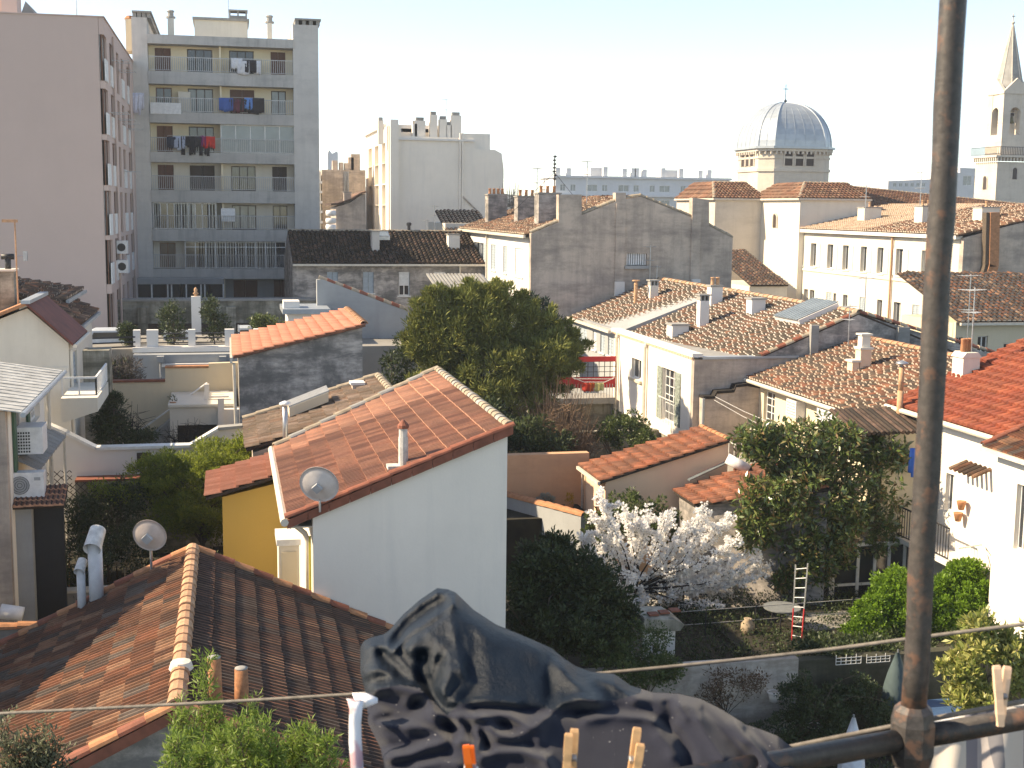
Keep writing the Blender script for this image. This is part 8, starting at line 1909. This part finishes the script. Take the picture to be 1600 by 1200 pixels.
# clothes lines
cordm = plain('grey brown cord', (.17, .15, .13), .8, 0, .3, 90)
def cord(label, pts, Ds, r):
    t = thing('clothes_line', label, 'clothes line', tuple(hit(*pts[0], D=Ds[0])), 'clothes lines outside the window'); m = MB(); P = [Vector(hit(x, y, D=d)) for (x, y), d in zip(pts, Ds)]; Q = []
    for i in range(len(P)-1):
        for k in range(6):
            a = P[max(i-1, 0)]; b_ = P[i]; c = P[i+1]; e = P[min(i+2, len(P)-1)]; u = k/6; Q.append(.5*((2*b_)+(c-a)*u+(2*a-5*b_+4*c-e)*u*u+(3*b_-a-3*c+e)*u**3))
    m.tube(Q+[P[-1]], r, 7); m.build('cord', cordm, t, True)
cord('upper grey clothes line stretching behind the laundry from edge to edge', [(-40, 1117), (545, 1085), (960, 1050), (1250, 1020), (1420, 998), (1640, 970)], [1.9, 1.75, 1.65, 1.6, 1.55, 1.5], .0024)
cord('lower brown clothes line just above the rusty rail', [(1080, 1200), (1240, 1166), (1400, 1134), (1640, 1088)], [1.5, 1.47, 1.44, 1.4], .0030)

# ------------------------------------------------------------------ heap of laundry
def interp(P, x):
    xs = [p[0] for p in P]; ys = [p[1] for p in P]; return np.interp(x, xs, ys)
def segdist(X, Y, pts):
    best = np.full(X.shape, 1e9)
    for (x0, y0), (x1, y1) in zip(pts, pts[1:]):
        dx, dy = x1-x0, y1-y0; L2 = dx*dx+dy*dy; t = np.clip(((X-x0)*dx+(Y-y0)*dy)/L2, 0, 1); best = np.minimum(best, np.hypot(X-x0-t*dx, Y-y0-t*dy))
    return best
def pol(X, Y, P):
    ins = np.zeros(X.shape, bool); n = len(P)
    for i in range(n):
        x1, y1 = P[i]; x2, y2 = P[(i+1) % n]
        c = ((y1 > Y) != (y2 > Y)) & (X < (x2-x1)*(Y-y1)/((y2-y1) if y2 != y1 else 1e-9)+x1); ins ^= c
    return ins
def laundry():
    top = [(563, 1012), (568, 1002), (580, 996), (600, 991), (609, 984), (628, 962), (655, 938), (683, 919), (700, 921), (712, 926), (740, 953), (775, 976), (812, 991), (840, 1003), (862, 1013), (880, 1028), (900, 1041), (925, 1050), (960, 1053), (985, 1071), (1020, 1082), (1060, 1084), (1095, 1092), (1130, 1110), (1165, 1132), (1190, 1140), (1215, 1150), (1238, 1168), (1250, 1190)]
    nx, ny = 344, 190; u = np.linspace(563, 1250, nx); v = np.linspace(0, 1, ny)**1.0
    U, V = np.meshgrid(u, v); T = interp(top, U); Yp = T+(1330-T)*V
    left = np.interp(Yp, [1000, 1050, 1090, 1130, 1170, 1210, 1330], [0, 0, 10, 12, 32, 40, 60]); Xp = U+left*np.clip(1-(U-563)/130, 0, 1)
    E = np.minimum(Yp-T, 1e9)
    D = 1.32+.235*np.clip((1200-Yp)/280, -.5, 1.2)-.03*np.exp(-((Xp-760)/160)**2)
    e = np.clip(E/34, 0, 1); D = D+.035*(1-e)**2
    el = np.clip((U-563)/26, 0, 1); D = D+.03*(1-el)**2
    er = np.clip((1250-U)/60, 0, 1); D = D+.03*(1-er)**2
    def f(pts, w_, a, p=1.0):
        nonlocal D
        w_ *= 1.12 if a > 0 else 1.5; a *= .8 if a > 0 else .5; p = .72 if (a > 0 and p == 1.0) else p
        d_ = segdist(Xp, Yp, pts)/w_; D = D-a*np.exp(-np.abs(d_)**(2*p))
    # hood
    f([(610, 988), (632, 964), (655, 944), (683, 927), (706, 931)], 8, .016); f([(706, 929), (740, 957), (790, 990), (840, 1010)], 12, .012)
    cav = [(616, 1006), (634, 972), (662, 950), (690, 934), (704, 938), (668, 962), (640, 982), (622, 1009)]
    f([(622, 1000), (640, 974), (668, 952), (692, 940)], 9, -.05)
    f([(619, 1013), (640, 988), (670, 969), (707, 942)], 4.5, .034, 1.0)
    flap = [(620, 1012), (640, 988), (670, 969), (707, 942), (722, 975), (735, 1060), (712, 1105), (695, 1112), (676, 1085), (650, 1045)]
    ins = pol(Xp, Yp, flap); dd = segdist(Xp, Yp, flap+[flap[0]]); D = D-np.where(ins, .020*np.clip(dd/14, 0, 1), 0)
    f([(709, 945), (722, 975), (730, 1010), (722, 1050)], 8, .012)
    f([(661, 1028), (666, 1055), (672, 1085), (686, 1105)], 8, -.055); f([(688, 1032), (683, 1048), (680, 1062)], 5, -.035); f([(704, 1028), (690, 1045)], 5, .01)
    f([(706, 1045), (694, 1075), (690, 1100)], 6, .012); f([(735, 1065), (712, 1095)], 6, .012); f([(718, 1060), (700, 1092)], 4, -.012)
    f([(640, 1015), (650, 1005), (662, 1012)], 5, .005); f([(668, 985), (676, 1000), (690, 1010)], 5, .005); f([(700, 970), (696, 990), (705, 1005)], 4, -.005)
    # sleeve on the left
    f([(572, 1012), (590, 1005), (606, 998)], 8, .012); f([(598, 1022), (622, 1043), (652, 1068)], 5.5, -.034); f([(605, 1012), (632, 1046), (662, 1078), (690, 1112)], 6, .020)
    f([(572, 1052), (590, 1046), (612, 1052)], 6, .012); f([(578, 1070), (600, 1060)], 5, -.010); f([(584, 1002), (598, 1002)], 3, -.012); f([(590, 1015), (602, 1020)], 3, -.012)
    # big dark shoulder
    f([(745, 975), (760, 1030), (765, 1085)], 30, .012); f([(800, 1010), (850, 1050), (880, 1090)], 16, -.016); f([(858, 1030), (862, 1100)], 7, -.018); f([(880, 1040), (900, 1070), (930, 1085)], 12, .012); f([(900, 1050), (940, 1078), (975, 1086)], 8, -.016)
    f([(930, 1058), (960, 1070), (990, 1090)], 9, .014)
    # fleece
    f([(587, 1079), (610, 1073), (640, 1078), (662, 1086)], 7, .020); f([(592, 1096), (612, 1103), (640, 1113), (660, 1104)], 7, -.040); f([(600, 1086), (625, 1092)], 5, -.012); f([(662, 1088), (672, 1100), (680, 1116)], 6, .018); f([(648, 1098), (660, 1090)], 5, -.03)
    f([(570, 1112), (588, 1128), (615, 1134), (655, 1136), (698, 1153)], 7, .024); f([(590, 1126), (612, 1121), (628, 1128)], 5, -.03); f([(700, 1130), (712, 1142), (706, 1155)], 9, -.040); f([(676, 1112), (690, 1122), (720, 1119), (752, 1122)], 6, .020)
    f([(597, 1168), (640, 1166), (668, 1150), (700, 1146)], 7, -.026); f([(600, 1186), (640, 1178), (668, 1166), (700, 1160), (730, 1160)], 9, .024); f([(620, 1196), (660, 1186), (700, 1180)], 6, -.02); f([(655, 1198), (690, 1190), (715, 1195)], 7, .016)
    f([(714, 1124), (724, 1140), (717, 1158)], 5, .018); f([(745, 1140), (752, 1155), (744, 1172)], 5, .018); f([(735, 1138), (740, 1152)], 4, -.02); f([(755, 1150), (762, 1168)], 5, -.035)
    f([(742, 1122), (775, 1118), (798, 1120), (824, 1136)], 7, .020); f([(785, 1132), (800, 1140), (822, 1142)], 6, -.022); f([(765, 1140), (780, 1150), (800, 1152), (830, 1140), (852, 1122), (880, 1098), (905, 1092), (935, 1096)], 9, .026); f([(740, 1107), (780, 1105), (830, 1112), (852, 1112)], 5, -.028); f([(720, 1100), (760, 1096), (810, 1100)], 5, .014)
    f([(752, 1184), (775, 1173), (815, 1174), (850, 1186), (862, 1205)], 11, .028); f([(766, 1166), (820, 1164), (850, 1172)], 5, -.024); f([(845, 1140), (842, 1165), (855, 1190)], 9, .012); f([(868, 1115), (890, 1112), (915, 1112)], 6, -.02)
    f([(905, 1118), (940, 1112), (975, 1108), (1015, 1110), (1036, 1122)], 7, -.022); f([(915, 1124), (960, 1118), (1005, 1122), (1036, 1132)], 7, .018); f([(1000, 1092), (1040, 1092), (1080, 1104), (1120, 1130), (1160, 1160)], 12, .016)
    f([(1045, 1100), (1052, 1118), (1046, 1132)], 6, -.026); f([(1062, 1105), (1072, 1122)], 6, .012); f([(1036, 1130), (1062, 1150), (1076, 1176), (1080, 1210)], 6, -.032); f([(1050, 1180), (1046, 1165), (1030, 1150)], 10, .014); f([(1090, 1125), (1105, 1150), (1130, 1185)], 9, .016); f([(1100, 1112), (1140, 1150), (1175, 1195)], 6, -.024); f([(1150, 1132), (1180, 1165), (1200, 1195)], 7, .014); f([(1172, 1140), (1200, 1170), (1220, 1195)], 5, -.018)
    # irregular small wrinkles, warped
    g_ = np.random.default_rng(5)
    for k in range(26):
        a = g_.uniform(0, 6.28); wv = g_.uniform(16, 60); ph = g_.uniform(0, 6.28); w2 = g_.uniform(60, 160); D = D+.00005*(wv/30)*np.sin((Xp*math.cos(a)+Yp*math.sin(a)+14*np.sin(Xp/w2+ph)+12*np.cos(Yp/w2+ph*2))/wv*6.28+ph)
    for _ in range(7):
        D[1:-1, 1:-1] = (D[1:-1, 1:-1]*2+D[:-2, 1:-1]+D[2:, 1:-1]+D[1:-1, :-2]+D[1:-1, 2:])/6
    sat = pol(Xp, Yp, [(540, 900), (1010, 900), (1000, 1082), (957, 1094), (920, 1092), (898, 1093), (872, 1108), (850, 1106), (810, 1100), (755, 1095), (715, 1100), (697, 1117), (677, 1096), (655, 1075), (627, 1070), (592, 1075), (565, 1088)])
    P = np.empty((ny, nx, 3)); rays = _f[None, None, :]+_r*((Xp-800)/FPX)[..., None]-_u*((Yp-600)/FPX)[..., None]; P = CAM+rays*D[..., None]
    B = CAM+rays*(np.maximum(D, 1.36)+.10+.12*(1-np.abs(2*V-.6))[..., None][..., 0]*0+.06)[..., None]
    B[0] = P[0]+_f*.001; B[:, 0] = P[:, 0]+_f*.001; B[:, -1] = P[:, -1]+_f*.001
    t = thing('laundry_heap', 'heap of dark navy clothes, shiny hood above matt fleece, drying outside the window', 'laundry', tuple(hit(880, 1200, D=1.4)))
    fa = []; ia = []
    idx = lambda i, j: i*nx+j
    for i in range(ny-1):
        for j in range(nx-1): fa.append((idx(i, j), idx(i+1, j), idx(i+1, j+1), idx(i, j+1))); ia.append(0 if sat[i, j] else 1)
    o_ = ny*nx; nb = len(fa)
    for i in range(0, ny-1):
        for j in range(0, nx-1): fa.append((o_+idx(i, j), o_+idx(i, j+1), o_+idx(i+1, j+1), o_+idx(i+1, j))); ia.append(0 if sat[i, j] else 1)
    b = base_of(t); V_ = np.concatenate([P.reshape(-1, 3), B.reshape(-1, 3)])-np.array(b)
    sm_, t1, b1 = newmat('navy satin'); g1 = N(t1, 'ShaderNodeNewGeometry'); nn = noise(t1, g1.outputs['Position'], 60, 6, .6)
    t1.links.new(mixc(t1, nn, (.002, .005, .010), (.005, .012, .021)), b1.inputs['Base Color']); b1.inputs['Roughness'].default_value = .42; b1.inputs['Specular IOR Level'].default_value = .32; bump(t1, b1, noise(t1, g1.outputs['Position'], 70, 7, .72), .9, .004)
    fm, t2, b2 = newmat('navy fleece'); g2 = N(t2, 'ShaderNodeNewGeometry'); n2 = noise(t2, g2.outputs['Position'], 900, 3, .6); n3 = noise(t2, g2.outputs['Position'], 260, 2, .5)
    c2 = mixc(t2, n2, (.013, .015, .024), (.025, .027, .040)); c2 = mixc(t2, ramp(t2, n3, [(.74, 0.0), (.76, .6)]), c2, (.5, .5, .5)); t2.links.new(c2, b2.inputs['Base Color']); b2.inputs['Roughness'].default_value = 1.0; b2.inputs['Specular IOR Level'].default_value = .1
    b2.inputs['Sheen Weight'].default_value = .12; b2.inputs['Sheen Roughness'].default_value = .5; bump(t2, b2, n2, .4, .0008)
    for nm, k, mt in (('hood', 0, sm_), ('fleece', 1, fm)):
        fs = [f_ for f_, q in zip(fa, ia) if q == k]; used = sorted({i for f_ in fs for i in f_}); mp = {v_: i for i, v_ in enumerate(used)}
        me = bpy.data.meshes.new(nm); me.from_pydata([tuple(V_[i]) for i in used], [], [tuple(mp[i] for i in f_) for f_ in fs]); me.polygons.foreach_set('use_smooth', [True]*len(fs)); me.materials.append(mt); me.update(); link(bpy.data.objects.new(nm, me), t)
laundry()

def strip(parent, name, pts, width, D, mat, thick=.0015, wav=.0):
    """ribbon of cloth along image path pts with given half width vectors"""
    m = MB(); P = []
    for (x0, x1, y), d_ in zip(pts, D):
        a, b_ = hit(x0, y, D=d_), hit(x1, y, D=d_+.006); P.append((a, b_))
    V = []
    for a, b_ in P: V += [a, b_, b_+_f*thick, a+_f*thick]
    fs = []
    for i in range(len(P)-1):
        for k in range(4): fs.append((i*4+k, i*4+(k+1) % 4, (i+1)*4+(k+1) % 4, (i+1)*4+k))
    fs += [(0, 3, 2, 1), tuple(len(V)-4+k for k in range(4))]; m.add(V, fs); return m.build(name, mat, parent, True)
t = thing('white_strap', 'white strap with faded pink print hanging left of the dark laundry', 'strap', tuple(hit(555, 1150, D=1.32)))
m, nt_, b_ = newmat('white strap cloth'); g_ = N(nt_, 'ShaderNodeNewGeometry'); nz = noise(nt_, g_.outputs['Position'], 30, 3, .6); nt_.links.new(mixc(nt_, ramp(nt_, nz, [(.5, 0.0), (.56, .8)]), (.74, .74, .76), (.66, .34, .36)), b_.inputs['Base Color']); b_.inputs['Roughness'].default_value = .8
strip(t, 'strap', [(541, 560, 1092), (543, 568, 1096), (546, 566, 1108), (545, 564, 1130), (545, 565, 1160), (548, 568, 1200), (550, 570, 1240)], 0, [1.36, 1.34, 1.33, 1.33, 1.325, 1.32, 1.32], m)
strip(t, 'folded_end', [(550, 572, 1083), (553, 590, 1091), (556, 590, 1098), (560, 566, 1108)], 0, [1.37, 1.355, 1.35, 1.345], plain('white strap', (.76, .76, .78), .8))

def peg(c1, c2, D, label, col, w=7.5, gap=(.0, .0), name='clothes_peg'):
    """two wooden legs given by image lines (top, bottom), a wire spring between"""
    t = thing(name, label, 'clothes peg', tuple(hit(*c1[0], D=D)), 'clothes pegs on the rail and laundry')
    for (tp, bt), dd in ((c1, 0.0), (c2, .008)):
        a, b_ = hit(*tp, D=D+dd), hit(*bt, D=D+dd); ax = (b_-a)/2; L = np.linalg.norm(ax); s = D/FPX*w*.5; rr = _r-ax/L*(_r@(ax/L)); rr /= np.linalg.norm(rr); nn = np.cross(rr, ax/L)
        m = MB(); c = (a+b_)/2; V = []
        for (f_, k, th) in ((-1, .86, .7), (-.9, 1, 1), (-.2, 1, 1.1), (.1, .92, .9), (.6, 1, 1), (1, .8, .5)):
            q = c+ax*f_
            for (i, j) in ((-1, -1), (1, -1), (1, 1), (-1, 1)): V.append(q+rr*s*k*i+nn*s*th*.7*j)
        fs = [(i*4+k, i*4+(k+1) % 4, i*4+4+(k+1) % 4, i*4+4+k) for i in range(5) for k in range(4)]+[(3, 2, 1, 0), (20, 21, 22, 23)]; m.add(V, fs); m.build('peg_half', col, t)
    a = (hit(*c1[1], D=D)+hit(*c2[1], D=D+.008)+hit(*c1[0], D=D)+hit(*c2[0], D=D+.008))/4+0*_u; sp = MB(); R_ = .0032
    sp.tube([a+_r*(-.006+.012*k/36)+_u*R_*math.sin(k*1.05)+_f*R_*math.cos(k*1.05) for k in range(37)], .0008, 5); sp.build('spring', M['alu'], t)
    return t
peg(((889, 1146), (884, 1225)), ((898, 1139), (893, 1225)), 1.19, 'wooden clothes peg on the dark fleece, left of the pair', M['wood'], 13)
peg(((1001, 1162), (992, 1225)), ((996, 1137), (984, 1225)), 1.19, 'wooden clothes peg on the dark fleece, right of the pair', M['wood'], 13)
peg(((728, 1164), (737, 1235)), ((735, 1165), (742, 1235)), 1.19, 'bright orange plastic clothes peg on the dark fleece', plain('orange plastic', (.75, .13, .01), .35, 0, .05), 12)
peg(((1557, 1040), (1564, 1135)), ((1574, 1041), (1562, 1135)), 1.37, 'pale wooden clothes peg clipped above the rail at the right edge', plain('pale peg wood', (.74, .50, .34), .6, 0, .12, 120), 12)
# striped cloth hanging behind the rail
def striped():
    t = thing('striped_cloth', 'grey and white striped cloth hanging behind the rusty rail, bottom right', 'cloth', tuple(hit(1530, 1180, D=1.62)))
    mm, tt, bb = newmat('striped cotton'); g_ = N(tt, 'ShaderNodeNewGeometry'); dt = N(tt, 'ShaderNodeVectorMath', operation='DOT_PRODUCT'); dt.inputs[1].default_value = (.985, .17, 0); tt.links.new(g_.outputs['Position'], dt.inputs[0])
    x0 = float(np.dot(hit(1455, 1150, D=1.62), [.985, .17, 0])); x1 = float(np.dot(hit(1600, 1150, D=1.62), [.985, .17, 0])); mr = N(tt, 'ShaderNodeMapRange'); mr.inputs[1].default_value = x0; mr.inputs[2].default_value = x1; tt.links.new(dt.outputs['Value'], mr.inputs[0])
    r = N(tt, 'ShaderNodeValToRGB'); r.color_ramp.interpolation = 'CONSTANT'; e = r.color_ramp.elements
    st = [(0, (.50, .46, .42)), (.30, (.20, .19, .22)), (.44, (.36, .33, .33)), (.52, (.17, .17, .19)), (.62, (.52, .47, .43)), (.86, (.22, .21, .23))]
    while len(e) < len(st): e.new(.5)
    for i, (p, c) in enumerate(st): e[i].position = p; e[i].color = c4(c)
    tt.links.new(mr.outputs[0], r.inputs[0]); tt.links.new(mixc(tt, noise(tt, g_.outputs['Position'], 500, 2, .5), r.outputs[0], tuple([.3]*3), 'MULTIPLY') if False else r.outputs[0], bb.inputs['Base Color']); bb.inputs['Roughness'].default_value = .95; bump(tt, bb, noise(tt, g_.outputs['Position'], 900, 2, .5), .4, .0008)
    m = MB(); nx, ny = 40, 14; V = []
    for side in (0, 1):
        for i in range(nx):
            f_ = i/(nx-1); x = 1448+(1640-1448)*f_; y0 = 1128-.185*(x-1448)+3*math.sin(f_*9)
            for j in range(ny):
                g2 = j/(ny-1); y = y0+g2*(1290-y0); d_ = 1.62-.03*f_+.008*math.sin(f_*17+g2*1.5)*(.3+g2)+.002*side; V.append(hit(x-8*g2*(1-f_), y, D=d_))
    k = nx*ny; fs = []
    for i in range(nx-1):
        for j in range(ny-1): a = i*ny+j; fs += [(a, a+1, a+ny+1, a+ny), (k+a, k+a+ny, k+a+ny+1, k+a+1)]
        fs.append((i*ny, (i+1)*ny, k+(i+1)*ny, k+i*ny))
    m.add(V, fs); m.build('cloth', mm, t, True)
    m = MB(); m.tube([hit(1448+(1640-1448)*i/20, 1127.5-.185*((1640-1448)*i/20)+3*math.sin(i/20*9), D=1.62-.03*i/20) for i in range(21)], .0016, 6); m.build('hem', plain('white hem', (.7, .69, .7), .9), t, True)
striped()

# ------------------------------------------------------------------ thin air haze
hz = MB(); hz.box(-700, 700, -20, 1200, -2, 60); ho = hz.build('haze', None, None); ho.data.materials.clear()
hm_ = bpy.data.materials.new('haze air'); hm_.use_nodes = True; ht = hm_.node_tree; ht.nodes.remove(ht.nodes['Principled BSDF'])
pv = ht.nodes.new('ShaderNodeVolumePrincipled'); pv.inputs['Color'].default_value = (.86, .92, 1, 1); pv.inputs['Density'].default_value = .00042; pv.inputs['Anisotropy'].default_value = .3
ht.links.new(pv.outputs[0], ht.nodes['Material Output'].inputs['Volume']); ho.data.materials.append(hm_); ho['kind'] = 'stuff'
